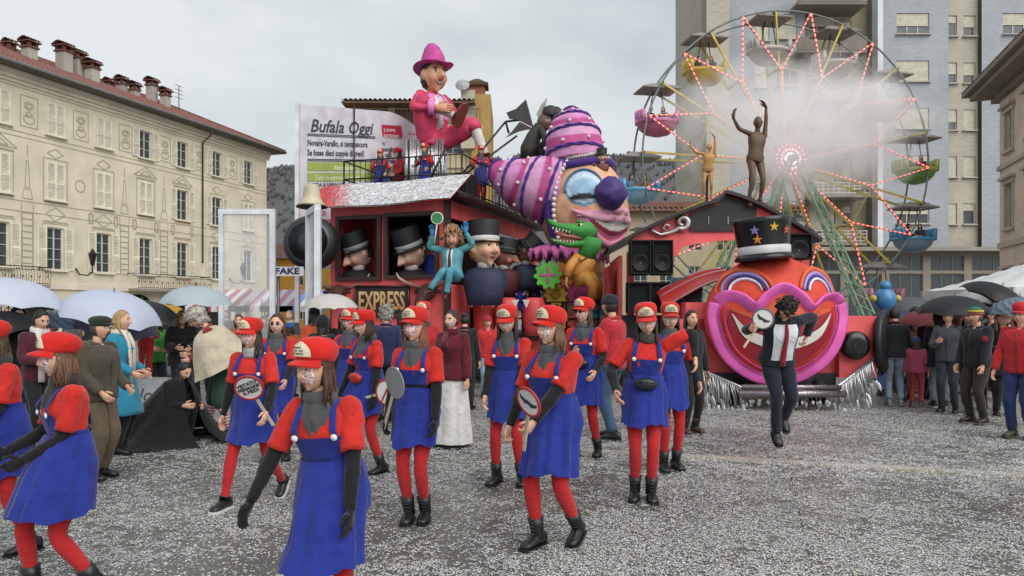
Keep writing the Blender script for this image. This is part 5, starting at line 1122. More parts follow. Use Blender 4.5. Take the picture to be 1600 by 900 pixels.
    q = MB(); V = np.array([[(X2(952) - .06 + .03*math.sin(i*1.3), y2 + .5 + .05*i, z) for i in range(24)] for z in (1.2, Z2(412))]); q.grid(V); q.build('curtain', mat('cloth', 'b8202a'), T)
    q = MB(); q.box((X2(1010), y2 + .3, .9), (1.2, .9, 1.5)); q.build('plinth', BKW, T)
    sc = MB(); c0 = np.array((X2(1035), y2 - .08, Z2(355)))
    pth = [(.36*.9 - .0, .22), (.42, .12), (.33, .05), (.24, .12), (.22, .0)]
    curl = [(.12*math.cos(t)*(1 - t/9) + .30, .10 + .12*math.sin(t)*(1 - t/9)) for t in np.linspace(-2.2, 5.0, 18)][::-1]; tail = [(.02, -.12), (-.15, -.16), (-.30, -.08), (-.40, .02)]
    sc.tube([c0 + np.array((x, 0, z)) for x, z in curl + [(.2, -.03)] + tail], [.03 + .035*math.sin(min(i/22*3.14, 3.1)) for i in range(23)], 8, up=(0, -1, 0)); sc.tube([c0 + np.array((x, -.01, z)) for x, z in [(-.02, -.12), (-.1, -.02), (-.05, .06), (.03, .03), (.0, -.03)]], [.02, .035, .04, .03, .02], 8); sc.build('scroll_ornament', mat('metal', 'bdb8b6'), T)
    return X2, Z2, y2
loco()
def speaker(label, c, sz, rz=0, group='loudspeakers on the locomotive float', cones=2):
    T = thing('loudspeaker', label, 'loudspeaker', c, rz, group); w, dd, h = sz; q = MB()
    q.loft([np.array([(-w/2, -dd/2, z), (w/2, -dd/2, z), (w*.42, dd/2, z), (-w*.42, dd/2, z)]) for z in (0, h)], True, smooth=False); q.build('cabinet', mat('matte', '1b1b1d'), T)
    q = MB(); window_frame(q, -w/2 + .01, w/2 - .01, .01, h - .01, -dd/2 - .01, .025); q.build('bezel', mat('matte', '242426'), T)
    if cones:
        q = MB(); q.lathe([(.02, -.03), (w*.16, -.02), (w*.33, .02), (w*.36, .03), (w*.4, .03), (w*.41, 0)], 24, (0, -dd/2 - .002, h*.34), rotx(R(90))); q.build('woofer', mat('rubber', '121214'), T)
        q = MB(); q.lathe([(.012, .0), (.012, .03), (.002, .034)], 10, (0, -dd/2 + .02, h*.34), rotx(R(90))); q.build('dust_cap', mat('metal', 'b0b0b0'), T)
        q = MB(); q.loft([np.array([(sx*w*k_, y_, h*.76 + sz_*h*.12*k_*2) for sx, sz_ in ((-.8, -1), (.8, -1), (.8, 1), (-.8, 1))]) for k_, y_ in ((.45, -dd/2 - .012), (.2, -dd/2 + .06))], False, smooth=False); q.build('horn', mat('matte', '2a2a2c'), T)
    return T
d2 = 15.6
for i, px in enumerate((998, 1032)):
    speaker(f'{("left", "right")[i]} black two-way loudspeaker of the pair on the red cab', P(px, 430, d2), (.43, .4, .70), 0)
    speaker(f'{("left", "right")[i]} plain black subwoofer under the pair of loudspeakers', P(px - 3, 489, d2), (.46, .5, .62), 0, cones=0)
speaker('black loudspeaker behind the top hat of the locomotive', P(1243, 406, 15.6), (.5, .4, .52))
speaker('black stage monitor lying on the carriage roof edge', cl(-.12, 1.2, 4.52), (.75, .5, .5), R(-30))
# ---------------------------------------------------------------- giant clown head
def giant_clown():
    d = 19.6; k = d/F; c = P(910, 328, d); T = thing('giant_clown', 'giant clown head with pink swirled cone hats and purple nose', 'puppet', (c[0], c[1], 0)); o = np.array((0, 0, c[2])); yaw = 42; M = rotz(math.pi + R(yaw)) @ rotx(R(-2)); M2 = rotz(R(0))
    rx = 66*k; rz = 84*k; b = []; p = []
    b += [(0, -6, 16, 10, .10), (35, -14, 17, 15, .12), (-35, -14, 17, 15, .12), (0, -62, 18, 14, .14), (28, 15, 20, 13, .05), (-28, 15, 20, 13, .05), (0, -25, 28, 7, .05), (0, -12, 24, 4, .06)]
    p += [(-48, -14, 18, 14, 'd88a76'), (48, -14, 18, 14, 'd88a76')]
    for sg in (-1, 1): p += [(sg*47, 20, 27, 21, '5b83a0'), (sg*47, 20, 24, 18, 'b4c6d4'), (sg*47, 17, 19, 12, '8fb2cc'), (sg*47, 9, 19, 2.8, '241f28', -.006)]
    p += [(0, -21, 56, 15, 'd897ae', .004), (0, -24, 42, 11, '8c2f44', .007), (0, -19, 38, 5, 'd8d2cc', .007), (0, -34, 32, 4.5, 'cc7a92', .012), (0, -56, 18, 11, 'd8a0b0')]
    q = MB(); sculpt(q, o, (rx, rx*1.05, rz), M, 150, 120, b, p, 'd8a684', jaw=.18, front=.35); head_ = q.build('head', mat('papier', 'attr'), T)
    def on(az, el, rr=1.0): az, el = R(az), R(el); return o + M @ (np.array((math.sin(az)*math.cos(el)*rx, math.cos(az)*math.cos(el)*rx*1.05, math.sin(el)*rz))*rr)
    q = MB(); q.tube([on(t, -10 - .0*t, 1.08) for t in np.linspace(-55, 55, 21)], [.02 + .045*math.cos(R(t*1.5)) for t in np.linspace(-55, 55, 21)], 8); 
    for sg in (-1, 1): q.tube([on(sg*t, -12 + (t - 20)**2*.0045, 1.07) for t in np.linspace(10, 62, 12)], [.07, .09, .10, .10, .10, .09, .08, .07, .06, .05, .04, .02], 8)
    q.build('upper_lip', mat('papier', 'cf96ac'), head_)
    q = MB(); q.tube([on(t, -39 + t*t*.013, 1.06) for t in np.linspace(-42, 42, 17)], [.03 + .07*math.cos(R(t*2)) for t in np.linspace(-42, 42, 17)], 8); q.build('lower_lip', mat('papier', 'cc8098'), head_)
    q = MB(); q.ball(on(4, -3, 1.04), (.20, .20, .15), 16, 12); 
    for sg in (-1, 1): q.ball(on(sg*16, -4, 1.03), .12, 12, 8)
    q.build('nose_wings', mat('papier', 'd49ab0'), head_)
    nb = P(954, 302, d - 1.15) - np.array((c[0], c[1], 0)); q = MB(); q.ball(nb, .385, 26, 20); wob(q, .03, 9, 4)
    V = np.concatenate(q.v); q.v = [V + rng.normal(size=V.shape)*.008]; q.build('pompom_nose', mat('hair', '3f2a70'), T)
    for sg in (-1, 1):
        q = MB()
        for t in np.linspace(-16, 16, 15): p0 = on(sg*47 + t, 9 - .006*t*t, 1.0); q.tube([p0, p0 + M @ np.array((t*.004*1, .10, -.10 - .02*math.cos(t*.2)))], [.018, .004], 5)
        q.build('eyelashes', mat('paint', '1c1820'), head_)
        q = MB(); q.tube([on(sg*47 + 26*math.cos(t), 19 + 21*math.sin(t), 1.02) for t in np.linspace(-.3, 3.4, 18)], .03, 6); q.build('eyelid_rim', mat('paint', '4b6f8c'), head_)
        q = MB(); q.tube([on(sg*(26 + t), 46 + 8*math.sin(t*.08), 1.02) for t in np.linspace(0, 36, 12)], [.02, .04, .05, .05, .05, .045, .04, .035, .03, .025, .02, .01], 6); q.build('eyebrow', mat('paint', '5a3a6c'), head_)
    # hats: axis tubes with bands
    def cone(name, path, rad, n=40):
        pth = np.array(path, float); m = len(pth); q = MB(); t = np.linspace(0, m - 1, n); P_ = np.stack([np.interp(t, range(m), pth[:, i]) for i in range(3)], 1); rr = np.interp(t, range(m), rad); cols = []
        seq = ['c888b4', 'c888b4', 'c888b4', 'b84a86', 'b84a86', 'd09abf', 'd09abf', 'd09abf', 'b0407c', 'c27aae']
        cols = np.array([lin(seq[int(i*1.0*len(seq)/n*1.6) % len(seq)]) for i in range(n)]); q.tube(P_, rr, 36, cols); wob(q, .012, 4, 2); ho = q.build(name, mat('papier', 'attr'), T)
        ax = unit(P_[-1] - P_[0]); x = unit(np.cross(ax, (0, 1, .01))); y = np.cross(ax, x)
        for f in (.10, .38, .66, .9):                   # twisted purple cords, set obliquely
            i0 = f*(n - 1); pts = []
            for a in np.linspace(0, 2*math.pi, 40):
                j = np.clip(i0 + 3.2*math.sin(a), 0, n - 1); cpt = np.array([np.interp(j, range(n), P_[:, i]) for i in range(3)]); r = np.interp(j, range(n), rr)*1.015; pts.append(cpt + (x*math.cos(a) + y*math.sin(a))*r)
            q = MB(); 
            for w in (0, math.pi): q.tube([p_ + ax*.022*math.cos(i*1.2 + w) + unit(p_ - P_[int(np.clip(i0, 0, n-1))])*.012*math.sin(i*1.2 + w) for i, p_ in enumerate(pts)], .030, 6)
            q.build('cord', mat('cloth', '4a2f7c'), ho)
        for f in (.22, .5, .78):
            for a in np.arange(0, 6.28, .9): q = MB(); j = f*(n - 1) + 2*math.sin(a); cpt = np.array([np.interp(j, range(n), P_[:, i]) for i in range(3)]); q.ball(cpt + (x*math.cos(a + f) + y*math.sin(a + f))*np.interp(j, range(n), rr)*1.03, .05, 8, 6); q.build('pearl', mat('gloss', 'cfc6cc'), ho)
    L_ = lambda px, py, dd=0: P(px, py, d + dd) - np.array((c[0], c[1], 0))
    cone('side_hat', [L_(872, 298), L_(852, 296), L_(815, 287), L_(788, 275), L_(765, 263)], [.90, .88, .68, .45, .2])
    cone('top_cone', [L_(899, 250), L_(897, 232), L_(895, 210), L_(893, 190), L_(892, 176), L_(891, 168)], [.74, .74, .68, .54, .30, .06])
    q = MB(); ang = np.linspace(-150, 150, 44); q.tube([on(a_, 55 - 10*abs(math.sin(R(a_)))**2, 1.05) for a_ in ang], .10, 8); q.tube([on(88 + 6*math.sin(t*3), 55 - 110*t, 1.05) for t in np.linspace(0, 1, 20)], .10, 8); q.build('headband', mat('cloth', '4a2f7c'), T)
    q = MB(); 
    for a_ in np.linspace(-110, 110, 40): q.ball(on(a_, 64 - 10*abs(math.sin(R(a_)))**2, 1.10), .058, 8, 6)
    for t in np.linspace(0, 1, 20): q.ball(on(79 + 5*math.sin(t*3), 48 - 100*t, 1.09), .058, 8, 6)
    q.build('pearl_strings', mat('gloss', 'd2c8c8'), T)
    # neck, ruff, body to the platform
    q = MB(); q.tube([o - (0, 0, rz*.7), o - (0, 0, rz*1.25)], [.55, .6], 20); q.tube([o - (0, 0, rz*1.2), np.array((0, .3, 1.2))], [.7, 1.1], 20); q.build('neck', mat('papier', 'd3a07a'), T)
    rc = L_(886, 402); q = MB(); n = 160; V = np.zeros((6, n + 1, 3))
    for j in range(6):
        for i in range(n + 1): a_ = i*2*math.pi/n; r = .45 + .55*j/5; V[j, i] = rc + np.array((math.cos(a_)*r*1.05, math.sin(a_)*r*.9, .10*math.sin(a_*24)*j/5 - .22*(j/5)**1.5 + .28 - .04*math.cos(a_)))
    q.grid(V); ru = q.build('ruff', mat('cloth', 'c86aa4'), T)
    q = MB()
    for i in range(0, 320): a_ = i*2*math.pi/320; p0 = rc + np.array((math.cos(a_)*1.05, math.sin(a_)*.9, .06 - .04*math.cos(a_) + .08*math.sin(a_*24))); q.tube([p0, p0 + rng.normal(size=3)*.03 - (0, 0, .12)], [.02, .006], 4)
    q.build('ruff_fringe', mat('cloth', 'b05a98'), ru)
giant_clown()
# ---------------------------------------------------------------- puppets
GP = 'papier-mache puppets riding on the floats'
def bighead(label, px, py, d, hpx, yaw, hat, spec, base='d3a88a', pitch=0, hairc=None, tilt=0, shoulders='17171a', low=-.35):
    """a big carnival head with hat, on a dark bust"""
    k = d/F; c = P(px, py, d); r = hpx*k/2; T = thing('puppet_head', label, 'puppet', (c[0], c[1], c[2] - r*2.2), 0, GP); o = np.array((0, 0, r*2.2)); M = rotz(math.pi + R(yaw)) @ rotx(R(-pitch)) @ roty(R(tilt)); q = MB()
    sculpt(q, o, (r*.78, r*.95, r), M, 80, 64, spec[0], spec[1], base, jaw=.12, front=.4); q.build('head', mat('papier', 'attr'), T)
    q = MB(); q.tube([o - (0, 0, r*.7), o - (0, 0, r*1.2)], r*.42, 14); q.build('collar', mat('papier', 'cfcac6'), T)
    q = MB(); q.loft([np.stack((np.cos(a)*w_*r, np.sin(a)*w_*r*.6, np.full(18, z_*r)), 1) for a in [np.arange(18)*math.pi/9] for w_, z_ in ((1.0, low), (1.12, low*.4), (1.3, .5), (1.0, .95), (.45, 1.12))], True); q.build('shoulders', mat('papier', shoulders), T)
    if hairc:
        q = MB()
        for i in range(90):
            az = random.uniform(98, 262); el = random.uniform(-30, 45); D = np.array((math.sin(R(az))*math.cos(R(el))*.78, math.cos(R(az))*math.cos(R(el))*.95, math.sin(R(el)))); q.ball(o + M @ (D*r*1.0), r*.13, 6, 5)
        for az in np.linspace(-75, 75, 18): D = np.array((math.sin(R(az))*math.cos(R(42))*.78, math.cos(R(az))*math.cos(R(42))*.95, math.sin(R(42)))); q.ball(o + M @ (D*r*1.02), r*.13, 6, 5)
        q.build('hair', mat('hair', hairc), T)
    if hat:
        hx, band, hh, tl = hat; HMx = M @ rotx(R(tl)); q = MB(); q.lathe([(.05, .42), (1.12, .40), (1.14, .46), (.86, .52), (.84, .56), (.98, .56 + hh), (.95, .60 + hh), (.3, .58 + hh), (.02, .58 + hh)], 30, o - HMx[:, 2]*.17*r, HMx*r); ho = q.build('top_hat', mat('papier', hx), T)
        q = MB(); q.lathe([(.86, .54), (.88, .56), (.91, .80), (.87, .82)], 30, o - HMx[:, 2]*.17*r, HMx*r, cap=False); q.build('hat_band', mat('papier', band), ho)
        q = MB(); q.lathe([(.99, .585 + hh), (.8, .615 + hh), (.02, .61 + hh)], 24, o - HMx[:, 2]*.17*r, HMx*r); q.build('hat_crown', mat('foil', '5a5c60'), ho)
    return T
def caric(hairc, nose=2.2, lip='9c4a44', cheek='cf8a72'):
    b, p = face_spec(hairc, lip, nose=nose); b = b + [(0, -18, 14, 9, .16), (40, -24, 16, 12, .12), (-40, -24, 16, 12, .12), (0, -62, 18, 12, .12), (90, 0, 12, 22, .22), (-90, 0, 12, 22, .22)]
    return b, [(40, -22, 15, 11, cheek), (-40, -22, 15, 11, cheek), (0, -18, 12, 8, cheek)] + p + [(0, -38, 26, 3, '6c2c2a', .012)]
bighead('puppet head with top hat and big nose in the left carriage window', 560, 396, 18.75, 46, -54, ('15161a', '8c8f94', 1.15, 2), caric('2a2220', 1.5), 'd6b09a', pitch=24, hairc='241e1c')
bighead('puppet head with top hat in the right carriage window', 643, 394, 18.35, 50, -48, ('15161a', 'a4a6aa', 1.25, 2), caric('2a2220', 1.25), 'd6b09a', pitch=26, hairc='2c2420')
bighead('smiling blond puppet head with black top hat at the carriage side', 757, 388, 17.7, 54, 38, ('17171a', 'c9c5c0', 1.15, 0), caric('b98a3c', 1.2, 'a84a44'), 'd8ac8c', pitch=-4, hairc='b8883a', shoulders='242c48', low=-1.1)
bighead('dark top-hatted puppet head leaning out at the middle of the carriage side', 787, 398, 19.3, 40, 70, ('1a1a1c', '3a3a3c', .9, 0), caric('201a18', 1.6), '8a5e4c', pitch=10, hairc='1a1614', shoulders='4a1a1e', low=-1.1)
bighead('dark puppet head with tilted silver-topped hat at the carriage rear post', 822, 392, 19.6, 38, 80, ('141518', '2c2c30', 1.1, -24), caric('201a18', 1.6), '7c5848', pitch=24, hairc='1a1614', shoulders='2a3048', low=-1.1)
def teal_puppet():
    b, p = caric('5c3a28', 1.8); d = 16.7; x, y, z = P(706, 436, d)
    g = figure('carnival_puppet', 'puppet in a teal suit with mop of brown hair and raised blue hands', 'puppet', x, y, -14, 2.02, z - .92*2.02/1.7 + .42, dict(hip=(0, 0, .62), lean=-4, hR=(.33, .12, 1.36), hL=(-.30, .12, 1.40), eR=(.8, -.2, -.5), eL=(-.8, -.2, -.5), fR=(.24, .50, .27, 20, 0), fL=(-.04, .42, .20, -5, 0), head=(-12, 6, 0), curl=.1, dR=(.1, .1, 1), dL=(-.1, .1, 1), nR=(0, 1, 0), nL=(0, 1, 0)),
               'm', 'c08a74', ('mop', 'a27c56'), dict(coat=('5596a0', .05, .05, 'd8d8d6'), legs=('trousers', '4a8a98'), shoes=('shoe', '4a2a22'), glove='3a7fb8', tie='2c2f36'), GP, 1, (b, p), headk=1.55)
    c = P(683, 341, 16.5); T = thing('signal_paddle', 'green signal disc on a white stick held by the teal puppet', 'sign', (c[0], c[1], c[2] - .5)); q = MB(); q.lathe([(.12, -.01), (.12, .01)], 24, (0, 0, .5), rotx(R(90)), smooth=False); q.build('disc', mat('paint', '2c7a4c'), T); q = MB(); q.lathe([(.115, -.014), (.135, -.014), (.135, .014), (.115, .014)], 24, (0, 0, .5), rotx(R(90)), cap=False); q.build('rim', mat('paint', 'cfd2ca'), T); q = MB(); q.tube([(-.06, 0, -.05), (0, 0, .38)], .014, 6); q.build('stick', mat('paint', 'd2d2cc'), T)
teal_puppet()
def pink_puppet():
    b, p = caric('2a2220', 2.4, '8c3a3c'); p = p + [(0, -34, 28, 8, '7a2a2c', .014), (0, -32, 24, 3.4, 'e0dcd0', .014)]; d = 21.5; x, y, z = P(678, 219, d); k = 4.3/1.7
    g = figure('carnival_puppet', 'huge puppet in pink suit sitting cross-legged above the carriage roof', 'puppet', x, y, 42, 4.3, z - .12*k, dict(hip=(0, 0, .12), lean=-3, fR=(-.05, .34, .18, 5, -55), fL=(-.34, .50, -.20, -20, -5), knR=(.3, .3, 1), knL=(-.2, .2, 1), hR=(.16, .26, .40), hL=(-.25, .16, .28), eR=(.9, -.5, -.2), eL=(-.9, -.5, -.2), head=(8, -4, 0), curl=.5),
               'm', 'cf9a78', ('short', '2b2423'), dict(coat=('c63a5c', -.02, .06, 'd3c9cf'), legs=('breeches', 'c63a5c'), shoes=('shoe', '7a3a32'), tie='c9bfc6'), GP, 1, (b, p), headk=1.58)
    T = g.T_; s = g.s
    for o in list(T.children):
        if o.name.startswith('striped_socks'): bpy.data.objects.remove(o)
    for k_ in 'RL': q = MB(); leg_tube(q, g, k_, .5, 1, .02, 14, None, 14); q.build('stocking', mat('papier', 'd2ccc8'), T)
    q = MB(); hc = g.hc; n = 30; a = np.arange(n)*2*math.pi/n; k2 = s*1.52; rings = []
    for zz, r, dx in ((.045, .15, 0), (.05, .155, 0), (.075, .10, 0), (.14, .088, .0), (.21, .06, -.01), (.245, .03, -.02), (.25, .004, -.02)): rings.append(hc + (np.stack((np.cos(a)*r*.9, np.sin(a)*r*1.15 + dx, np.full(n, zz) + (.03*np.abs(np.cos(a)) if zz < .06 else 0)), 1)*k2) @ g.HM.T)
    q.loft(rings, True); q.build('pointed_hat', mat('papier', 'b8428a'), T)
    for sg in (-1, 1): q = MB(); V = torso(MB(), g, .45, .92, .05, 'm', 4, None, 8, a0=sg*12, a1=sg*38); q.grid(np.array(V)); q.build('lapel', mat('papier', 'd277b4'), T)
    for k_ in 'RL': q = MB(); arm_tube(q, g, k_, .84, .96, .055*s, 14, None, 4); q.build('cuff', mat('papier', 'd277b4'), T)
    c = np.array((x, y, z)); B = thing('tinsel_stand', 'stand draped in silver tinsel under the pink puppet', 'stand', cl(-2.1, 3.65, 4.5)); hgt = z - 4.5 - .05
    q = MB(); q.box((0, 0, hgt/2), (.9, .9, hgt)); q.build('core', mat('matte', '6a6a6c'), B); q = MB()
    for i in range(260):
        a = random.uniform(-.5, .5); f = i % 4; p0 = {0: (a, -.48), 1: (a, .48), 2: (.48, a), 3: (-.48, a)}[f]; l_ = random.uniform(.75, 1)*hgt; q.tube([(p0[0], p0[1], hgt), (p0[0]*1.06 + random.uniform(-.03, .03), p0[1]*1.06, hgt*.6), (p0[0]*1.12 + random.uniform(-.05, .05), p0[1]*1.12, hgt - l_)], [(.016, .003)]*3, 4)
    o = q.build('tinsel', mat('foil', 'cfcfd2'), B); o['kind'] = 'stuff'
pink_puppet()
def croc():
    d = 17.9; k = d/F; c0 = P(898, 455, d); T = thing('crocodile_puppet', 'green crocodile puppet in an orange suit sitting in front of the clown', 'puppet', c0, 0, GP); L_ = lambda px, py, dd=0: P(px, py, d + dd) - c0; gr = lin('3a8a3c'); gd = lin('2c6e30')
    q = MB(); path = [L_(929, 368), L_(918, 362), L_(902, 360), L_(885, 357), L_(870, 353), L_(860, 347), L_(856, 344)]
    q.tube(path, [(.18, .16), (.27, .24), (.22, .18), (.16, .11), (.13, .08), (.11, .075), (.04, .04)], 20, gr, up=(0, 0, 1)); q.tube([L_(926, 380), L_(908, 381), L_(890, 383), L_(872, 379), L_(860, 373)], [(.2, .12), (.2, .10), (.15, .06), (.11, .045), (.05, .02)], 16, gr, up=(0, 0, 1))
    q.tube([L_(925, 372), L_(922, 385), L_(915, 402)], [.26, .24, .20], 16, gr)
    for i in range(6): q.ball(L_(905 + 5*i, 354 + 2.2*i - (3 if i < 3 else 0)), .06, 6, 5, col=gd)
    h = q.build('head', mat('papier', 'attr'), T)
    q = MB(); q.tube([L_(915, 373), L_(898, 371), L_(880, 368), L_(866, 363)], [(.15, .06), (.15, .06), (.11, .05), (.07, .03)], 12, up=(0, 0, 1)); q.build('mouth', mat('papier', 'b86a60'), h)
    q = MB()
    for i in range(9):
        for s in (-1, 1): pu = L_(864 + 5.2*i, 355 + 1.2*i, -.02 + s*.12); q.lathe([(.022, 0), (.002, -.065)], 5, pu); pl = L_(866 + 5*i, 377 + .4*i, s*.12); q.lathe([(.022, 0), (.002, .06)], 5, pl)
    q.build('teeth', mat('gloss', 'dcd8c8'), h)
    for s in (-1, 1): q = MB(); q.ball(L_(906, 351, s*.14), .075, 12, 9, col=lin('d8d29a')); q.ball(L_(905, 351, s*.14 - .055), .035, 8, 6, col=lin('1a1a14')); q.ball(L_(906, 347, s*.14), (.085, .085, .06), 10, 7, col=gd); q.build('eye', mat('gloss', 'attr'), h)
    q = MB(); q.tube([L_(912, 396), L_(912, 408), L_(908, 425), L_(905, 440)], [(.14, .12), (.30, .22), (.29, .22), (.27, .22)], 18, up=(0, 1, 0))
    for s in (-1, 1): q.tube([L_(905 + s*2, 438, s*.12), L_(922 + s*4, 434, s*.14 - .2), L_(930 + s*3, 445, s*.14 - .25), L_(930 + s*3, 466, s*.14 - .2)], [.17, .15, .13, .12], 12)
    q.tube([L_(903, 402, -.12), L_(892, 414, -.25), L_(886, 432, -.3)], [.12, .11, .095], 12); q.tube([L_(918, 402, .1), L_(926, 416, .1), L_(920, 432, -.1)], [.12, .11, .09], 12); q.build('suit', mat('papier', 'c2873c'), T)
    q = MB(); hand(q, L_(886, 432, -.3), (-.15, 0, -1), (1, 0, 0), -1, 1.9, .4, lin('c08a5a')); q.build('hand', mat('papier', 'attr'), T)
    for s in (-1, 1): q = MB(); foot(q, L_(930 + s*3, 472, s*.14 - .2), R(180), 0, 1.9, .05, 1.1, None, lin('3c2a20')); q.build('shoe', mat('papier', 'attr'), T)
    q = MB(); q.tube([L_(900, 400, -.22), L_(908, 408, -.27), L_(918, 402, -.2)], .02, 6); q.build('collar_trim', mat('papier', '4a2c22'), T)
    B = thing('gear_stand', 'stand of painted cog wheels below the crocodile', 'stage prop', P(892, 560, 18.6)); b0 = P(892, 560, 18.6)
    def gear(px, py, r, hx, spk=None, dd=18.4):
        c = P(px, py, dd) - b0; n = 10; pts = []
        for i in range(n*4): a = i*2*math.pi/(n*4); rr = r*(1.0 if (i % 4) in (0, 1) else .80); pts.append((rr*math.cos(a), rr*math.sin(a)))
        q = MB(); q.prism(pts, -.07, .07, c=c); g_ = q.build('gear', mat('papier', hx), B)
        if spk: q = MB(); q.box(c + (0, -.08, 0), (r*1.2, .03, .06)).box(c + (0, -.081, 0), (.06, .03, r*1.2)); q.build('gear_cross', mat('papier', spk), g_); 
        else: q = MB(); q.lathe([(r*.4, 0), (r*.4, .02), (r*.2, .03)], 16, c + (0, -.07, 0), rotx(R(90))); q.build('gear_hub', mat('papier', hx, .6), g_)
    gear(856, 430, .34, '58b43c', 'b05a86'); gear(884, 428, .30, 'c8742c', None, 18.7); gear(868, 460, .30, 'c9a52c', None, 18.8); gear(905, 460, .36, 'c24a86', None, 18.9); gear(928, 482, .30, '2c8a8c', None, 18.6); gear(866, 500, .34, 'c9962c', None, 18.5); gear(905, 505, .30, 'b8442c', None, 18.5)
    q = MB(); q.box((0, .6, .2), (1.3, .3, 3.0)); q.build('backing', mat('papier', '5a3a44'), B)
croc()
def bronze(label, px, d, pyf, pyh, hx, face):
    x, y, z = P(px, pyf, d); h = (pyf - pyh)*d/F; b, p = face_spec('4a3a28'); p = []
    g = figure('wooden_figure', label, 'puppet', x, y, face, h, z, dict(fR=(.16, .02, 0, 10, 10), fL=(-.10, 0, 0, -10, 10), side=-5, hR=(.54, .14, 1.66), hL=(-.20, .06, 1.96), eR=(.6, 0, -1), eL=(-1, 0, 0), head=(30, -10, 0), curl=.25, dR=(-.1, 0, 1), dL=(.5, .1, .7)), 'm', hx, (None, hx), dict(legs=('none', ''), shoes=('shoe', hx)), 'bare wooden figures with raised arms on the cab roof', 1, (b, p), headk=1.05)
    q = MB(); torso(q, g, -.02, .2, .012, 'm', 18, None, 5); q.build('trunks', mat('papier', hx, .8), g.T_)
    q = MB(); q.tube([(0, -.2, -.9), (0, -.2, .8*h/1.7)], .03, 6); q.build('support_rod', mat('metal', '2c2a28'), g.T_)
    return g
bronze('dark brown wooden figure with both arms raised above the cab roof', 1180, 15.9, 322, 186, '5c4632', 12)
bronze('light tan wooden figure with raised arms behind the dark one', 1106, 17.2, 312, 226, 'b8874a', -10)
def dark_fairy():
    d = 20.6; c0 = P(838, 244, d); T = thing('winged_puppet', 'black winged figure perched behind the clown hats', 'puppet', c0, 0, GP); L_ = lambda px, py, dd=0: P(px, py, d + dd) - c0; q = MB()
    q.tube([L_(828, 246), L_(828, 232), L_(834, 214), L_(845, 200), L_(853, 194)], [(.26, .2), (.26, .2), (.2, .18), (.2, .16), (.09, .09)], 16); q.tube([L_(845, 202, -.15), L_(852, 215, -.3), L_(848, 232, -.3)], [.1, .085, .06], 10); q.tube([L_(838, 238, -.1), L_(850, 222, -.2), L_(846, 246, -.2)], [.13, .11, .08], 10); q.build('body', mat('papier', '37332f'), T)
    q = MB(); sculpt(q, L_(851, 191), (.19, .22, .24), rotz(math.pi + R(40)), 40, 30, *face_spec('2a2624'), '6a5248'); q.build('head', mat('papier', 'attr'), T); q = MB(); q.lathe([(.2, 0), (.24, .05), (.2, .25), (.08, .32), (.01, .33)], 16, L_(860, 184)); q.ball(L_(868, 178), .2, 12, 8); q.build('hair', mat('hair', '2a2725'), T)
    for pts, hx in (([(834, 200), (822, 155), (806, 170), (791, 176), (796, 186), (810, 188)], '35322f'), ([(836, 202), (812, 190), (800, 205), (789, 216), (810, 206), (822, 203)], '3a3734'), ([(842, 190), (838, 178), (846, 163), (855, 152), (851, 176), (846, 190)], '9a978f')):
        q = MB(); n = len(pts); fr = [L_(a, b, -.05) for a, b in pts]; bk = [L_(a, b, .03) for a, b in pts]; q.add(fr + bk, [tuple(range(n))[::-1], tuple(range(n, 2*n))] + [(i, (i+1) % n, (i+1) % n + n, i + n) for i in range(n)], False); q.build('wing', mat('papier', hx), T)
    q = MB(); 
    for a, b in (((700, 292), (808, 212)), ((720, 275), (790, 190)), ((790, 190), (825, 186)), ((790, 190), (795, 208))): q.tube([L_(*a), L_(*b)], .03, 6)
    q.build('support_arm', mat('metal', '3c3a38'), T)
    m = P(940, 256, 18.4); b, p = caric('241a16', 1.8); bighead('tiny top-hatted head perched on the clown forehead', 941, 246, 18.9, 17, 30, ('1c1d20', '2c2c30', 1.2, 4), (b, p + [(14, -28, 14, 4, '1c1614'), (-14, -28, 14, 4, '1c1614')]), 'c9a07c', hairc='241a16', shoulders='6a3a30')
dark_fairy()
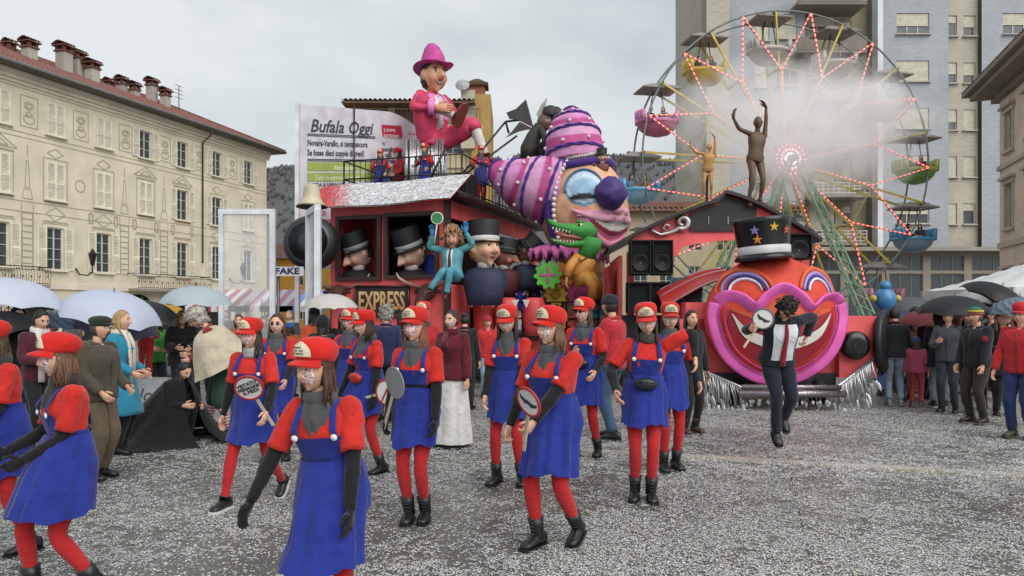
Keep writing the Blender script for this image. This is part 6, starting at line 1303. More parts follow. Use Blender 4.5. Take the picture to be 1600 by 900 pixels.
# ---------------------------------------------------------------- the big wheel
WD = 36.0; WC = P(1220, 255, WD); WR = 6.85; WRZ = R(6)
def wheel():
    T = thing('ferris_wheel', 'big fairground wheel with yellow spokes and red light strips', 'ferris wheel', (WC[0], WC[1], 0), WRZ); o = np.array((0, 0, WC[2])); N = 13; A0 = R(95)
    ring = lambda r, y, n=96: [o + np.array((r*math.cos(t), y, r*math.sin(t))) for t in np.linspace(0, 2*math.pi, n + 1)]
    for y in (-.75, .75): q = MB(); q.tube(ring(WR, y), .045, 6, cap=False); q.build('rim', mat('paint', '6d7674'), T)
    pt = lambda a, r, y: o + np.array((r*math.cos(a), y, r*math.sin(a)))
    yl = mat('paint', 'b9a548'); led = glow('ff8478', .6); lw = mat('gloss', 'ffb0a4')
    for i in range(N):
        a = A0 + i*2*math.pi/N; b = a + math.pi/N
        for y in (-.75, .75): q = MB(); q.bar(pt(a, .5, y*.55), pt(a, WR, y), .07, .09); q.build('spoke', yl, T)
        q = MB(); q.bar(pt(a, WR, -.8), pt(a, WR, .8), .08); q.build('pivot_bar', mat('paint', '9c9048'), T); q = MB(); q.bar(pt(a, WR*.62, -.72), pt(a, WR*.62, .72), .06); q.bar(pt(a, WR*.62, -.72), pt(a + 2*math.pi/N, WR*.62, -.72), .05); q.build('cross_brace', mat('paint', '9c9048'), T)
        for (p0, p1) in ((pt(b, WR, -.82), pt(a, WR*.60, -.82)), (pt(b, WR, -.82), pt(a + 2*math.pi/N, WR*.60, -.82)), (pt(a, WR*.60, -.82), pt(a, .75, -.6))):
            q = MB(); q.bar(p0, p1, .05, .05); n = int(np.linalg.norm(p1 - p0)/.22); s_ = q.build('light_strip', mat('paint', '8a4a44'), T); q = MB()
            for k in range(n): c = p0 + (p1 - p0)*(k + .5)/n; q.bar(c - (p1 - p0)/n*.30 - (0, .03, 0), c + (p1 - p0)/n*.30 - (0, .03, 0), .055, .05)
            e = q.build('lamps', led, s_); e['kind'] = 'stuff'
    q = MB(); q.lathe([(.75, 0), (.75, .12), (.1, .2)], 28, o - (0, .85, 0), rotx(R(90))); q.build('hub_disc', mat('paint', 'c06a7c'), T)
    for n, r, s_, c in ((12, .25, .07, 'ffffff'), (18, .45, .06, 'ffd0d0'), (20, .68, .055, 'ff90a0')):
        q = MB()
        for k in range(n): q.ball(o + np.array((r*math.cos(k*6.283/n), -1.02, r*math.sin(k*6.283/n))), s_, 6, 5)
        e = q.build('hub_lamps', glow(c, 1.6), T); e['kind'] = 'stuff'
    for k in range(16):
        a = k*2*math.pi/16; q = MB(); q.prism([(.74, -.12), (1.12, 0), (.74, .12)], -.03, .03, roty(-a), o - (0, .95, 0)); q.build('hub_petal', mat('paint', 'd8a8b0'), T)
    gr = mat('paint', '86a88a')                          # lattice towers
    for sy in (-1.35, 1.5):
        for x in (-3.7, 3.7):
            q = MB(); top = o + np.array((math.copysign(.25, x), sy, -.2)); bot = np.array((x, sy*1.6, 0)); w0, w1 = .22, .55; u = unit(bot - top); s_ = unit(np.cross(u, (0, 1, 0))); f = np.array((0, 1, 0.)); n = 16; pr = None
            for k in range(n + 1):
                c = top + (bot - top)*k/n; w = w0 + (w1 - w0)*k/n; cs = [c + s_*w*a_ + f*w*b_*.8 for a_, b_ in ((-.5, -.5), (.5, -.5), (.5, .5), (-.5, .5))]
                if pr is not None:
                    for j in range(4): q.bar(pr[j], cs[j], .07); q.bar(pr[j], cs[(j + 1) % 4], .035)
                pr = cs
            q.build('lattice_leg', gr, T)
    q = MB(); q.tube([o - (0, 1.5, 0), o + (0, 1.6, 0)], .16, 12); q.build('axle', mat('metal', '7a7c7a'), T)
    def gondola(i, label, hx, hx2, riders=()):
        a = A0 + i*2*math.pi/N; c = rotz(WRZ) @ np.array((WR*math.cos(a), 0, WR*math.sin(a))) + WC
        G = thing('wheel_gondola', label, 'gondola', c, WRZ + R(4), 'gondolas of the big wheel'); q = MB()
        q.loft([np.array([(x*k_, y*k_, z + .05*(abs(x) > .5)) for x, y in ((-.88, -.7), (.88, -.7), (.88, .7), (-.88, .7))]) for k_, z in ((1, -.26), (1.02, -.2), (.35, .06))], True, smooth=False); q.build('canopy', mat('paint', '8a8580'), G)
        q = MB(); 
        for x in (-.5, .5): q.tube([(x*.3, 0, 0), (x*.9, 0, -1.7)], .025, 5)
        q.tube([(0, -.8, 0), (0, .8, 0)], .05, 6); q.build('hangers', mat('metal', '4c4c4a'), G)
        q = MB(); q.lathe([(.15, -2.3), (.55, -2.2), (.85, -1.95), (.98, -1.65), (1.0, -1.6), (.92, -1.62), (.8, -1.85), (.3, -2.0)], 24, sy=.8); b = q.build('tub', mat('gloss', hx), G); q = MB(); q.lathe([(.985, -1.72), (1.03, -1.66), (1.03, -1.58), (.98, -1.58)], 24, sy=.8, cap=False); q.build('tub_rim', mat('gloss', hx2), b)
        for sx in (-1, 1):
            q = MB()
            for k in range(5): t = -.9 + .45*k; q.tube([(sx*(.62 + .25*math.cos(t)), .55*math.sin(t), -1.7), (sx*(.66 + .27*math.cos(t)), .58*math.sin(t), -1.15)], [.13, .10], 8)
            q.build('seat_shell', mat('gloss', hx2), b)
        for k, (dx, coat) in enumerate(riders):
            w = rotz(WRZ) @ np.array((dx, .0, -1.78)) + c
            figure('person', f'{("passenger on the left seat", "passenger on the right seat")[k]} of the {label.split(" gondola")[0]} gondola', 'person', w[0], w[1], 40 if dx < 0 else -40, 1.68, w[2] - .45, dict(hip=(0, 0, .52), fR=(.1, .38, .1, 0, 0), fL=(-.1, .38, .1, 0, 0), hR=(.15, .36, .72), hL=(-.15, .36, .72)), random.choice('fm'), 'c99a80', ('mid', '2a211d'), dict(coat=(coat, .05, .0), legs=('trousers', '2a2c34')), 'people riding on the big wheel', 0)
    gondola(0, 'grey topmost gondola left of the wheel top', '9a938c', 'b0aaa4'); gondola(1, 'yellow-tubbed gondola second from the wheel top on the left', 'b09a4a', 'c8b03c', ((-.3, '3a3a3c'), (.35, '4a3a34')))
    gondola(2, 'pink gondola with ribbed magenta seats at upper left', 'b0607c', 'c87aa8', ((-.3, '26262a'), (.3, '5a2c34'))); gondola(3, 'pale blue gondola at the left edge of the wheel', '7a9cb4', '5c9cc4', ((-.35, '6a7a8c'), (.35, '8a6a4c')))
    gondola(4, 'white lower left gondola behind the cab roof', 'b4b4b0', 'c4c4c0'); gondola(12, 'grey topmost gondola right of the wheel top', '94908a', 'a8a49e', ((.3, '4a4a4c'),)); gondola(11, 'pale pink gondola in the smoke at upper right', 'b0948e', 'bca09a')
    gondola(10, 'green gondola with orange seats at the right', '6f9c58', 'a8b060', ((-.3, '2c2a2c'), (.3, '7c2c34'))); gondola(9, 'blue gondola at lower right of the wheel', '7c98ac', '4c94c0', ((-.25, '26262c'), (.35, '3c4450'))); gondola(8, 'purple gondola with striped pink seats low on the right', '8c74a4', 'c88a9c', ((.1, '1e1e22'),))
wheel()
def smoke():
    c = P(1255, 195, 31.5); q = MB(); q.ball((0, 0, 0), (6.4, 1.8, 3.8), 32, 20); o = q.build('smoke', None); o.data.materials.clear(); o.location = tuple(c); o['kind'] = 'stuff'; o['label'] = 'white smoke drifting in front of the big wheel'; o['category'] = 'smoke'
    m = bpy.data.materials.new('smoke'); m.use_nodes = True; t = m.node_tree; t.nodes.clear(); out = t.nodes.new('ShaderNodeOutputMaterial'); v = t.nodes.new('ShaderNodeVolumePrincipled'); v.inputs['Color'].default_value = (.995, .99, .995, 1); v.inputs['Anisotropy'].default_value = .2
    tc = t.nodes.new('ShaderNodeTexCoord'); mp = t.nodes.new('ShaderNodeMapping'); mp.inputs['Scale'].default_value = (1/6.4, 1/1.8, 1/3.8); ln = t.nodes.new('ShaderNodeVectorMath'); ln.operation = 'LENGTH'
    n = t.nodes.new('ShaderNodeTexNoise'); n.inputs['Scale'].default_value = .5; n.inputs['Detail'].default_value = 6; n.inputs['Distortion'].default_value = 1.1
    a = t.nodes.new('ShaderNodeMath'); a.operation = 'SUBTRACT'; r = t.nodes.new('ShaderNodeMapRange'); r.inputs['From Min'].default_value = -.24; r.inputs['From Max'].default_value = .16; r.inputs['To Min'].default_value = 0; r.inputs['To Max'].default_value = .95
    k = t.nodes.new('ShaderNodeMath'); k.operation = 'MULTIPLY'; k.inputs[1].default_value = .85; L = t.links.new
    L(tc.outputs['Object'], mp.inputs['Vector']); L(mp.outputs[0], ln.inputs[0]); L(tc.outputs['Object'], n.inputs['Vector']); L(ln.outputs['Value'], k.inputs[0]); L(n.outputs['Fac'], a.inputs[0]); L(k.outputs[0], a.inputs[1]); L(a.outputs[0], r.inputs['Value']); L(r.outputs[0], v.inputs['Density']); L(v.outputs[0], out.inputs['Volume'])
    o.data.materials.append(m)
smoke()
def street_bits():
    for px, py, d, lab in ((1262, 372, 24, 'old street lantern on a post just right of the top hat'), (1246, 350, 27, 'farther street lantern behind the top hat')):
        c = P(px, py, d); T = thing('street_lamp', lab, 'street lamp', (c[0], c[1], 0), 0, 'street lanterns on the square'); q = MB(); q.tube([(0, 0, 0), (0, 0, .9), (0, 0, c[2] - .3)], [.11, .07, .05], 8); q.build('post', IRON, T); q = MB(); q.lathe([(.14, -.3), (.26, .12)], 6, (0, 0, c[2]), cap=False, smooth=False); q.build('lantern_glass', glass('c8ccc8', .45), T); q = MB(); q.lathe([(.32, .12), (.30, .17), (.10, .32), (.03, .45)], 6, (0, 0, c[2]), smooth=False); q.build('lantern_roof', IRON, T)
    d = 19.5; c = P(1640, 440, d); T = thing('marquee', 'white marquee roof above the crowd at the right edge', 'tent', (c[0], c[1], 0)); z0, z1 = H + (HOR - 452)*d/F, H + (HOR - 398)*d/F; q = MB(); w = 2.2
    V = np.array([[np.array((x*w, y*w*.9, z0 + (z1 - z0)*(1 - max(abs(x), abs(y)))**1.2)) for x in np.linspace(-1, 1, 17)] for y in np.linspace(-1, 1, 17)]); q.grid(V); q.build('roof', mat('paint', 'd2d4d4'), T); q = MB(); q.loft([np.array([(-w, -w*.9, z), (w, -w*.9, z), (w, w*.9, z), (-w, w*.9, z)]) for z in (z0, z0 - .28)], False, smooth=False); q.build('valance', mat('paint', 'c6c8c8'), T)
    for x in (-w, w):
        for y in (-w*.9, w*.9): q = MB(); q.box((x, y, z0/2), (.06, .06, z0)); q.build('leg', mat('metal', 'a8aaaa'), T)
    c = P(1383, 468, 17); T = thing('blue_balloon', 'round blue foil balloon with yellow ends above the crowd', 'balloon', c); q = MB(); q.ball((0, 0, 0), (.24, .2, .27), 20, 14); q.ball((0, 0, .3), (.13, .12, .12), 14, 10); q.build('body', mat('gloss', '3f78a8'), T); q = MB(); q.tube([(0, 0, -.25), (.05, 0, -c[2] + 1.2)], .006, 4); q.build('string', mat('cloth', 'b0b0b0'), T)
    for s in (-1, 1): q = MB(); q.ball((s*.27, -.02, .02), .08, 10, 8); q.build('paw', mat('gloss', 'b8a03c'), T)
street_bits()
# ---------------------------------------------------------------- the dancers
RED = 'c22c26'; BLU = '243284'; TIG = 'b3262a'
GD_ = 'carnival dancers in red caps and blue pinafores'
def dancer(px, d, face, label, pose, h=1.66, z=0.0, lod=2, wear=None, hair=('long', '3b2a22'), **kw):
    w = dict(hat=('cap', 'c4241f', 'cfc3a6'), shirt=RED, undersleeve='1c1c1f', dress=BLU, legs=('tights', TIG), shoes=('boot', '1a1a1b'), scarf=('4c4d50', 'bandana'), facepaint=True); w.update(wear or {})
    w = {k: v for k, v in w.items() if v}
    return figure('person', label, 'person', (px - 800)/F*d, d, face, h, z, pose, 'f', kw.pop('skin', 'd2a288'), hair, w, GD_, lod, **kw)
def paddle(label, grip, disc, lines=(), rim='b03030', r=.125, group='round paddle signs carried by the dancers', nrm=(0, -1, 0), mark=None, stick='cdbf9f', back=False):
    g = np.asarray(grip, float); c = np.asarray(disc, float); T = thing('paddle_sign', label, 'sign', tuple(g), 0, group); c = c - g; ax = unit(c); n = np.asarray(nrm, float); n = unit(n - ax*(n @ ax)); x = np.cross(ax, n); M = np.stack((x, ax, n), 1)
    q = MB(); q.bar(-ax*.2, c - ax*r*.7 - n*.008, .026, .010, up=tuple(n)); q.build('stick', mat('wood', stick), T)
    q = MB(); q.lathe([(r, -.004), (r, .004)], 32, c, M, smooth=False); b = q.build('disc', mat('paint', 'e4e2de' if not back else '8e8e8e'), T)
    if not back:
        q = MB(); q.lathe([(r*.86, .003), (r*.86, .008), (r*1.01, .008), (r*1.01, -.005)], 32, c, M, cap=False); q.build('rim', mat('paint', rim), b)
        t = MB()
        for i, l in enumerate(lines): text_mb(t, l, r*.36, c + ax*(r*.32*(len(lines)/2 - .5 - i)) + n*.007, x, ax, bold=.001)
        if mark == 'bar': t.bar(c + (x - ax)*r*.6 + n*.007, c - (x - ax)*r*.6 + n*.007, .02, .003, up=tuple(n)); 
        if mark == 'moustache':
            for sg in (-1, 1): t.tube([c + n*.006 + ax*.0, c + n*.006 + x*sg*.03 - ax*.012, c + n*.006 + x*sg*.065 + ax*.004, c + n*.006 + x*sg*.085 + ax*.022], [(.016, .004), (.02, .004), (.013, .004), (.003, .003)], 8, up=tuple(n))
        if t.n: t.build('lettering' if lines else 'mark', mat('paint', '34343a' if mark != 'bar' else 'b03030'), b)
    return T
dancer(12, 5.55, -40, 'leftmost red-capped dancer, cut by the left edge of the picture', dict(lean=6, fR=(.1, .22, 0, 5, 0), fL=(-.1, -.12, 0, -8, 0), hR=(.12, .38, 1.02), hL=(-.12, .30, .95), head=(20, 8, 0)), 1.60, wear=dict(scarf=('3a3a3c', 'bandana')), hair=('mid', '4a3528'))
g2 = dancer(112, 4.72, -47, 'red-capped child dancer seen from the side, black sleeve across the blue dress', dict(hip=(0, 0, .87), lean=4, fR=(.1, .2, 0, 5, 0), fL=(-.12, -.12, 0, -5, 0), hL=(-.04, .28, .94), hR=(.14, .33, .98), head=(6, 2, 0), eL=(-.35, -1, -.3)), 1.58, wear=dict(scarf=('323234', 'bandana'), glove='1c1c1f', flare=1.35, hem=.57), hair=('mid', '6a4a34'))
g3 = dancer(522, 4.0, -13, 'nearest dancer in front, one black sleeved arm reaching down to the left', dict(hip=(0, -.02, .87), lean=10, side=4, fR=(.14, .16, 0, 8, 0), fL=(-.1, -.14, 0, -10, 0), hR=(.42, .24, .76), hL=(-.19, .20, .72), head=(22, 2, 0), eR=(.6, -.8, .2), eL=(-.8, -.7, 0), curl=.35), 1.585, wear=dict(glove='1c1c1f', hem=.50, flare=1.05), hair=('mid', '4a2e22'))
g4 = dancer(402, 7.0, -8, 'striding dancer in trainers holding a round white paddle sign at her chest', dict(lean=4, hip=(.02, 0, .89), fR=(.17, .30, 0, 10, 0), fL=(-.12, -.30, .03, -5, 25), hR=(.30, .10, .80), hL=(-.22, .27, .90), head=(15, 3, 0)), 1.63, wear=dict(shoes=('shoe', '161616', 'cfcfcf'), scarf=('a2a2a2',), us0=.36), hair=('long', '31211b'))
paddle('round white paddle with red rim and three lines of lettering', to_world(g4, (-.20, .31, .90)), P(389, 606, 6.55), ('VIETATO', 'FERMARSI', 'A PIEDI'), nrm=(-.1, -1, .1))
dancer(434, 9.0, 2, 'bareheaded dancer in sunglasses behind the striding one', dict(hR=(.25, .2, .85), hL=(-.18, .32, .98)), 1.66, wear=dict(hat=None, glasses='18181a'), hair=('long', '4c2a20'))
g6 = dancer(578, 8.25, -42, 'dancer with a red waist pouch turned to the left', dict(lean=3, fR=(.10, .10, 0, 5, 0), fL=(-.10, -.08, 0, -5, 0), hL=(-.22, .12, .86), hR=(.22, .22, .90), head=(10, 6, 0)), 1.67, wear=dict(pouch='b0302c', glove='1c1c1f', hem=.66), hair=('mid', '2c1d18'))
paddle('round paddle with a red diagonal bar held by the dancer with a waist pouch', to_world(g6, (-.22, .14, .86)), P(603, 613, 7.9), mark='bar', r=.135, nrm=(-.3, -1, 0))
dancer(548, 9.9, -18, 'dancer almost hidden behind the one with the waist pouch', dict(hR=(.3, .28, 1.05), hL=(-.22, .2, .9)), 1.68, lod=1)
g7 = dancer(652, 6.38, -18, 'dancer with long auburn hair and a black belt, feet together', dict(fR=(.06, .03, 0, -12, 0), fL=(-.06, -.03, 0, -14, 0), hR=(.27, .08, .74), hL=(-.24, .17, .78), head=(12, -4, 4), eL=(-.8, -.8, 0)), 1.68, wear=dict(belt='18181a', glove='1c1c1f', hem=.66, flare=.92), hair=('long', '7a4430'))
paddle('round grey-backed paddle at the hip of the dancer with a black belt', to_world(g7, (.24, .12, .80)), P(617, 598, 6.1), back=True, nrm=(-.9, -1, 0), r=.13)
dancer(795, 7.75, -14, 'dancer with long dark hair and both arms down beside the jeans-clad boy', dict(fR=(.12, .03, 0, 14, 0), fL=(-.13, 0, 0, -12, 0), hR=(.20, .20, .82), hL=(-.16, .24, .84), head=(6, 14, 0)), 1.72, wear=dict(hem=.66, flare=.9), hair=('long', '241a17'))
g10 = dancer(866, 5.75, -36, 'large dancer in front at the centre carrying a red-rimmed paddle downwards', dict(lean=2, hip=(0, 0, .91), fR=(.07, .12, 0, 4, 0), fL=(-.13, -.12, .02, -10, 14), hR=(.34, .14, .80), hL=(-.02, .34, .92), head=(14, -3, 0), eL=(-.9, -.6, -.2), curl=.9), 1.70, wear=dict(hem=.56, flare=1.05, us0=.40), hair=('mid', '6b4a36'), build=1.12)
paddle('red-rimmed paddle pointing up to the left, held by the large central dancer', to_world(g10, (-.02, .40, .90)), P(826, 628, 5.25), mark='moustache', r=.115, nrm=(-.75, -1, .1))
dancer(914, 9.2, -24, 'tall dancer with a hand raised to her chest beside the man in jeans', dict(fR=(.08, .1, 0, 5, 0), fL=(-.12, -.1, 0, -10, 0), hR=(.05, .26, 1.18), hL=(-.2, .25, .98), head=(20, -2, 0)), 1.80, wear=dict(glasses='2a2a2c', pouch='18181a'), hair=('mid', '4b3529'), lod=1)
dancer(1006, 7.12, -6, 'dancer with one elbow lifted sideways and a dark waist pouch', dict(side=-3, fR=(.08, .02, 0, 10, 0), fL=(-.06, .05, 0, -4, 0), hR=(.26, .22, 1.00), hL=(-.44, .14, 1.30), eR=(.9, -.5, -.2), eL=(-.6, -.2, .9), head=(4, 12, 5)), 1.73, wear=dict(pouch='1b2126', hem=.70, us0=.42, scarf=('4a4440',)), hair=('long', '2a1e1a'))
dancer(1046, 8.45, 4, 'rearmost right dancer half hidden behind the one with the lifted elbow', dict(fR=(.08, .06, 0, 6, 0), fL=(-.08, -.04, 0, -6, 0), hR=(.22, .25, .98), hL=(-.26, .2, .95), head=(8, 4, 0)), 1.74, wear=dict(hem=.68), hair=('mid', '33241e'), lod=1)
# ---------------------------------------------------------------- other people in the procession and the crowd
def man(px, d, face, label, h=1.72, coat='2a2b30', legs='2c2f38', hair=('short', '2c221d'), hat=None, pose={}, sex='m', scarf=None, shoes=('shoe', '1c1b1b'), lod=1, group=None, z=0.0, t0=.0, fl=.0, dx=0, **kw):
    w = dict(coat=coat if isinstance(coat, tuple) else (coat, t0, fl), legs=legs if isinstance(legs, tuple) else ('trousers', legs), shoes=shoes, collar=coat if isinstance(coat, str) else coat[0])
    if hat: w['hat'] = hat
    if scarf: w['scarf'] = scarf if isinstance(scarf, tuple) else (scarf,)
    w.update(kw.pop('wear', {}))
    return figure('person', label, 'person', (px - 800)/F*d + dx, d, face, h, z, pose, sex, kw.pop('skin', 'cfa086'), hair, w, group, lod, **kw)
PH = dict(hR=(.12, .30, 1.12), hL=(-.10, .28, 1.10), head=(0, 22, 0))
g = man(1216, 9.5, 2, 'leaping man in navy suit and red tie with his head bowed', 1.80, ('20242f', .06, .03, 'c9cdd2'), '1f2430', ('curly', '211814'), None,
    dict(hip=(0, -.04, .95), lean=20, fR=(.03, .02, .0, 4, 28), fL=(-.15, -.20, .12, -12, 45), hR=(.40, .20, 1.32), hL=(-.34, -.02, 1.22), eR=(.9, -.5, -.4), eL=(-1, -.5, .1), head=(4, 60, 0), curl=1.0), z=.13, shoes=('boot', '1b1b1d'), lod=2, wear=dict(tie='8c2030', collar='20242f'))
rr = MB(); rows = torso(rr, g, .20, .92, .046, 'm', 9, None, 10, a0=-34, a1=34); rr.build('white_shirt', mat('cloth', 'd2d6da'), g.T_)
rr = MB(); tp = [r_[4] + g.fw*.012 for r_ in torso(MB(), g, .10, .93, .050, 'm', 9, None, 10, a0=-34, a1=34)][::-1]; rr.tube(tp, [(.014, .008), (.022, .008)] + [(.024 + .0025*i, .006) for i in range(8)], 6, up=tuple(g.fw)); 
for o in list(g.T_.children):
    if o.name.startswith('tie'): bpy.data.objects.remove(o)
rr.build('tie', mat('cloth', '8c2030'), g.T_)
paddle('round paddle with a black mark held by the leaping man', to_world(g, (.40, .24, 1.34)), to_world(g, (.30, .30, 1.52)), rim='6a6468', mark='moustache', r=.13, nrm=(-.1, -1, .1))
man(708, 9.9, -24, 'woman in maroon coat and scarf over a long white skirt', 1.70, ('5c1a24', .0, .03), ('none', ''), ('bun', '3a2822'), None, dict(hR=(.25, .14, .80), hL=(-.27, .10, .78), head=(4, 2, 0)), 'f', ('5a1622', 'tail'), ('shoe', '18181a'), 2, wear=dict(skirt=('d2d0cc', .05, .25), facepaint=True))
man(957, 10.5, -118, 'man in red hooded jacket, jeans and dark beanie seen from behind', 1.90, 'b02c34', '3f5570', ('short', '2a211d'), ('beanie', '24262a'), dict(hR=(.24, .16, .82), hL=(-.25, .12, .86), head=(10, 0, 0), fR=(.12, .06, 0, 10, 0), fL=(-.12, -.06, 0, -10, 0)), shoes=('boot', '26262a'), build=1.12)
man(662, 11.2, -8, 'older man in red cap and red jacket in front of the carriage', 1.78, 'b02a2c', '2a3a7c', ('short', '8a8a86'), ('cap', 'c4241f', 'cfc3a6'), dict(), scarf=('3c3c40', 'bandana'))
man(762, 15.6, 6, 'boy in red jacket and light jeans beside the ringed wheel', 1.58, 'b82c30', '7c93a8', ('short', '3a2a22'), ('beanie', '9c2428'), dict(hR=(.2, .1, .85), hL=(-.2, .1, .85)))
man(1078, 11.0, 20, 'person in dark coat and brown shoes behind the right dancers', 1.70, '2a2426', '24201f', ('mid', '2a211d'), None, dict(), shoes=('boot', '4a3a2c'))
# left crowd
man(60, 9.6, 60, 'young man in maroon jacket with a long white scarf at the left', 1.72, '4a1c28', '1f1f22', ('short', '1c1614'), None, PH, scarf=('c9c7c0', 'tails'))
man(28, 10.4, 40, 'person in black hood under the left white umbrella', 1.74, '1a1a1c', '1a1a1c', ('mid', '18181a'), ('hood', '1a1a1c'), dict())
man(152, 8.0, 78, 'man in olive jacket and dark green cap looking right', 1.64, ('4a4438', .0, .02), '5c5040', ('short', '4a4038'), ('flat', '2c3328'), dict(hR=(.2, .22, .95), hL=(-.16, .25, .98)), build=1.15)
man(186, 9.4, 92, 'blonde woman in long turquoise coat with a cream scarf', 1.70, ('2a7f9c', -.62, .045), '1c1c1e', ('mid', 'a88a5c'), None, dict(hR=(.18, .24, 1.0), hL=(-.20, .20, 1.0)), 'f', ('cfc6b4', 'tails'), ('tall', '19191b'))
man(284, 13.2, 30, 'woman in black quilted coat with fur hood looking at a phone', 1.70, ('1c1d22', -.1, .02), '1e1e22', ('mid', '5c4634'), ('hood', '1c1d22', '8a7458'), PH, 'f', wear=dict(puff=1))
man(243, 13.8, 40, 'person in bright green jacket half hidden behind the quilted coat', 1.62, '3a8a34', '2a2c30', ('mid', '4a382c'), None, PH)
man(318, 15.2, 5, 'man in dark coat and peaked cap under the grey umbrella', 1.80, '222226', '24242a', ('short', '5a4c44'), ('flat', '4a4440'), dict(hR=(.15, .28, 1.25)))
gc = man(343, 10.6, -70, 'man in cream cape, green breeches and striped socks bending forward', 1.80, ('7c2a2c', .1, .0), ('breeches', '2c4a38'), ('curly', 'a8a298'), ('wool', 'a8a298'), dict(lean=24, hip=(0, -.06, .93), hR=(.12, .36, 1.08), hL=(-.12, .34, 1.02), head=(0, 34, 0), fR=(.16, .16, 0, 10, 0), fL=(-.16, -.14, 0, -10, 0)))
def cape(g, hx, t0, t1, fl, drop, name='cape'):
    q = MB(); n = 40; a = np.linspace(R(35), R(325), n); rows = []
    for j in range(12):
        t = j/11; c = g.neck*(1 - t) + (g.hip + np.array((0, 0, drop)))*t; rx = .10 + (.29 + fl)*t**.42; ry = .10 + (.24 + fl)*t**.45
        rows.append([c + g.rt*math.sin(x)*rx*g.s*(1 + .05*math.sin(x*9)*t) + g.fw*math.cos(x)*ry*g.s*(1 + .05*math.sin(x*9)*t) - np.array((0, 0, .05*math.sin(t*3))) for x in a])
    q.grid(np.array(rows)); wob(q, .012, 8, 5); q.build(name, mat('cloth', hx), g.T_)
cape(gc, 'b9ad98', 0, 1, .10, -.02)
gs = man(268, 10.3, 62, 'person with long black hair crouching under a spread black cloak', 1.66, ('131315', .0, .0), '131315', ('long', '131214'), None, dict(hip=(0, -.05, .34), lean=22, fR=(.14, .30, 0, 5, 0), fL=(-.14, .18, 0, -5, 0), hR=(.14, .42, .52), hL=(-.12, .44, .50), head=(0, 30, 0)), 'f')
def cloak(g):
    q = MB(); n = 60; rows = []; a = np.linspace(R(14), R(346), n)
    for j in range(16):
        t = j/15; c = g.neck*(1 - t) + np.array((0, -.22, .012))*t; c[2] = g.neck[2]*(1 - t)**1.15 + .012; r = .13 + .52*t**.8 + .30*t**4
        rows.append([c + np.array((math.sin(x)*r*(1 + .07*math.sin(x*7 + 1)*t + .05*math.sin(x*13)*t), math.cos(x)*r*1.1*(1 + .06*math.sin(x*8)*t), .03*math.sin(x*5)*t*(1 - t))) for x in a])
    q.grid(np.array(rows)); wob(q, .008, 9, 7); q.build('cloak', mat('cloth', '121214'), g.T_)
cloak(gs)
B = thing('white_box', 'white box with scribbled lettering that the red-suited child stands on', 'box', P(228, 640, 13.0) * np.array((1, 1, 0))); q = MB(); q.box((0, 0, .3), (.9, .5, .6)); q.build('box', mat('paint', 'b9bcc0'), B); q = MB(); text_mb(q, 'lo', .3, (.1, -.254, .34), shear=.3); q.build('lettering', mat('paint', '4c5058'), B)
man(228, 13.0, 20, 'small child in red overalls standing on the white box', 1.05, ('b82a2c', .0, .0), 'b02428', ('mid', '2c201a'), None, dict(hR=(.2, .2, 1.1), hL=(-.2, .15, 1.15)), shoes=('shoe', 'c9c9c8'), z=.6, lod=1)
# middle crowd in front of the carriage
man(492, 13.2, -150, 'person in orange jacket and black beanie below the white umbrella', 1.74, 'b8502c', '2a2a30', ('mid', '2a211d'), ('beanie', '1c1d20'), dict())
man(503, 11.6, 170, 'person in a black hood seen from behind beside the frame', 1.62, '1b1b1e', '202024', ('mid', '1a1a1a'), ('hood', '1b1b1e'), dict())
man(536, 13.8, 20, 'woman with long dark hair holding the white umbrella', 1.66, '2a2426', '26262a', ('long', '241a17'), None, dict(hR=(.12, .28, 1.15)), 'f')
man(603, 12.2, 165, 'grey-haired man in navy anorak seen from behind', 1.76, '2a3154', '2c2e38', ('curly', 'a09c94'), None, dict())
man(628, 12.9, 150, 'dark-haired person right of the navy anorak', 1.68, '2a2628', '2a2a2e', ('mid', '211a18'), None, dict())
man(726, 13.6, 170, 'person in dark clothes behind the maroon coat', 1.66, '241f22', '222226', ('bun', '2a201c'), None, dict())
man(374, 14.6, 10, 'bystander with orange hood behind the cream cape', 1.62, '9c5a3a', '3a3a40', ('mid', '3a2a24'), None, dict())
man(452, 15.5, 170, 'child in orange jacket and blue hat at the barrier', 1.45, 'b85c30', '3a4a6c', ('mid', '3a2a24'), ('beanie', '2c5c94'), dict())
# right crowd
RG = 'bystanders on the right side of the square'
man(1398, 14.2, 160, 'man in dark jacket and pale jeans with his back turned, right of the wheel arch', 1.76, '26282c', '8c9cab', ('short', '2c241e'), None, dict(), shoes=('shoe', '8a8a88'), group=RG)
man(1416, 15.0, 10, 'woman in beige jacket facing the camera behind the pale jeans', 1.60, 'a8907a', '4a4a4e', ('long', '3a2a22'), None, dict(), 'f', group=RG)
man(1432, 14.0, 150, 'child in red trousers, pink jacket and blue hat', 1.22, 'b05068', '9c3a38', ('mid', '4a3a2c'), ('beanie', '3c5ca0'), dict(), shoes=('shoe', '6a5a4c'), group=RG)
man(1468, 13.9, 165, 'person in long dark coat and grey jeans with trainers', 1.70, ('1f2023', -.2, .04), '6c7480', ('mid', '241d1a'), ('hood', '1f2023'), dict(), shoes=('shoe', '1c1c1e', 'b0b0b0'), group=RG)
man(1498, 14.6, -20, 'person in dark blue jeans and black jacket left of the man in uniform', 1.70, '202226', '2a3442', ('mid', '2a221e'), None, dict(), group=RG)
gu = man(1527, 12.0, -70, 'man in dark uniform jacket with a red badge and striped hat', 1.74, '23262a', '352f28', ('short', '5a4c40'), ('beanie', '2c6a4c'), dict(hR=(.24, .14, .84), hL=(-.22, .16, .88)), shoes=('boot', '3a3024'), build=1.1, group=RG, lod=2)
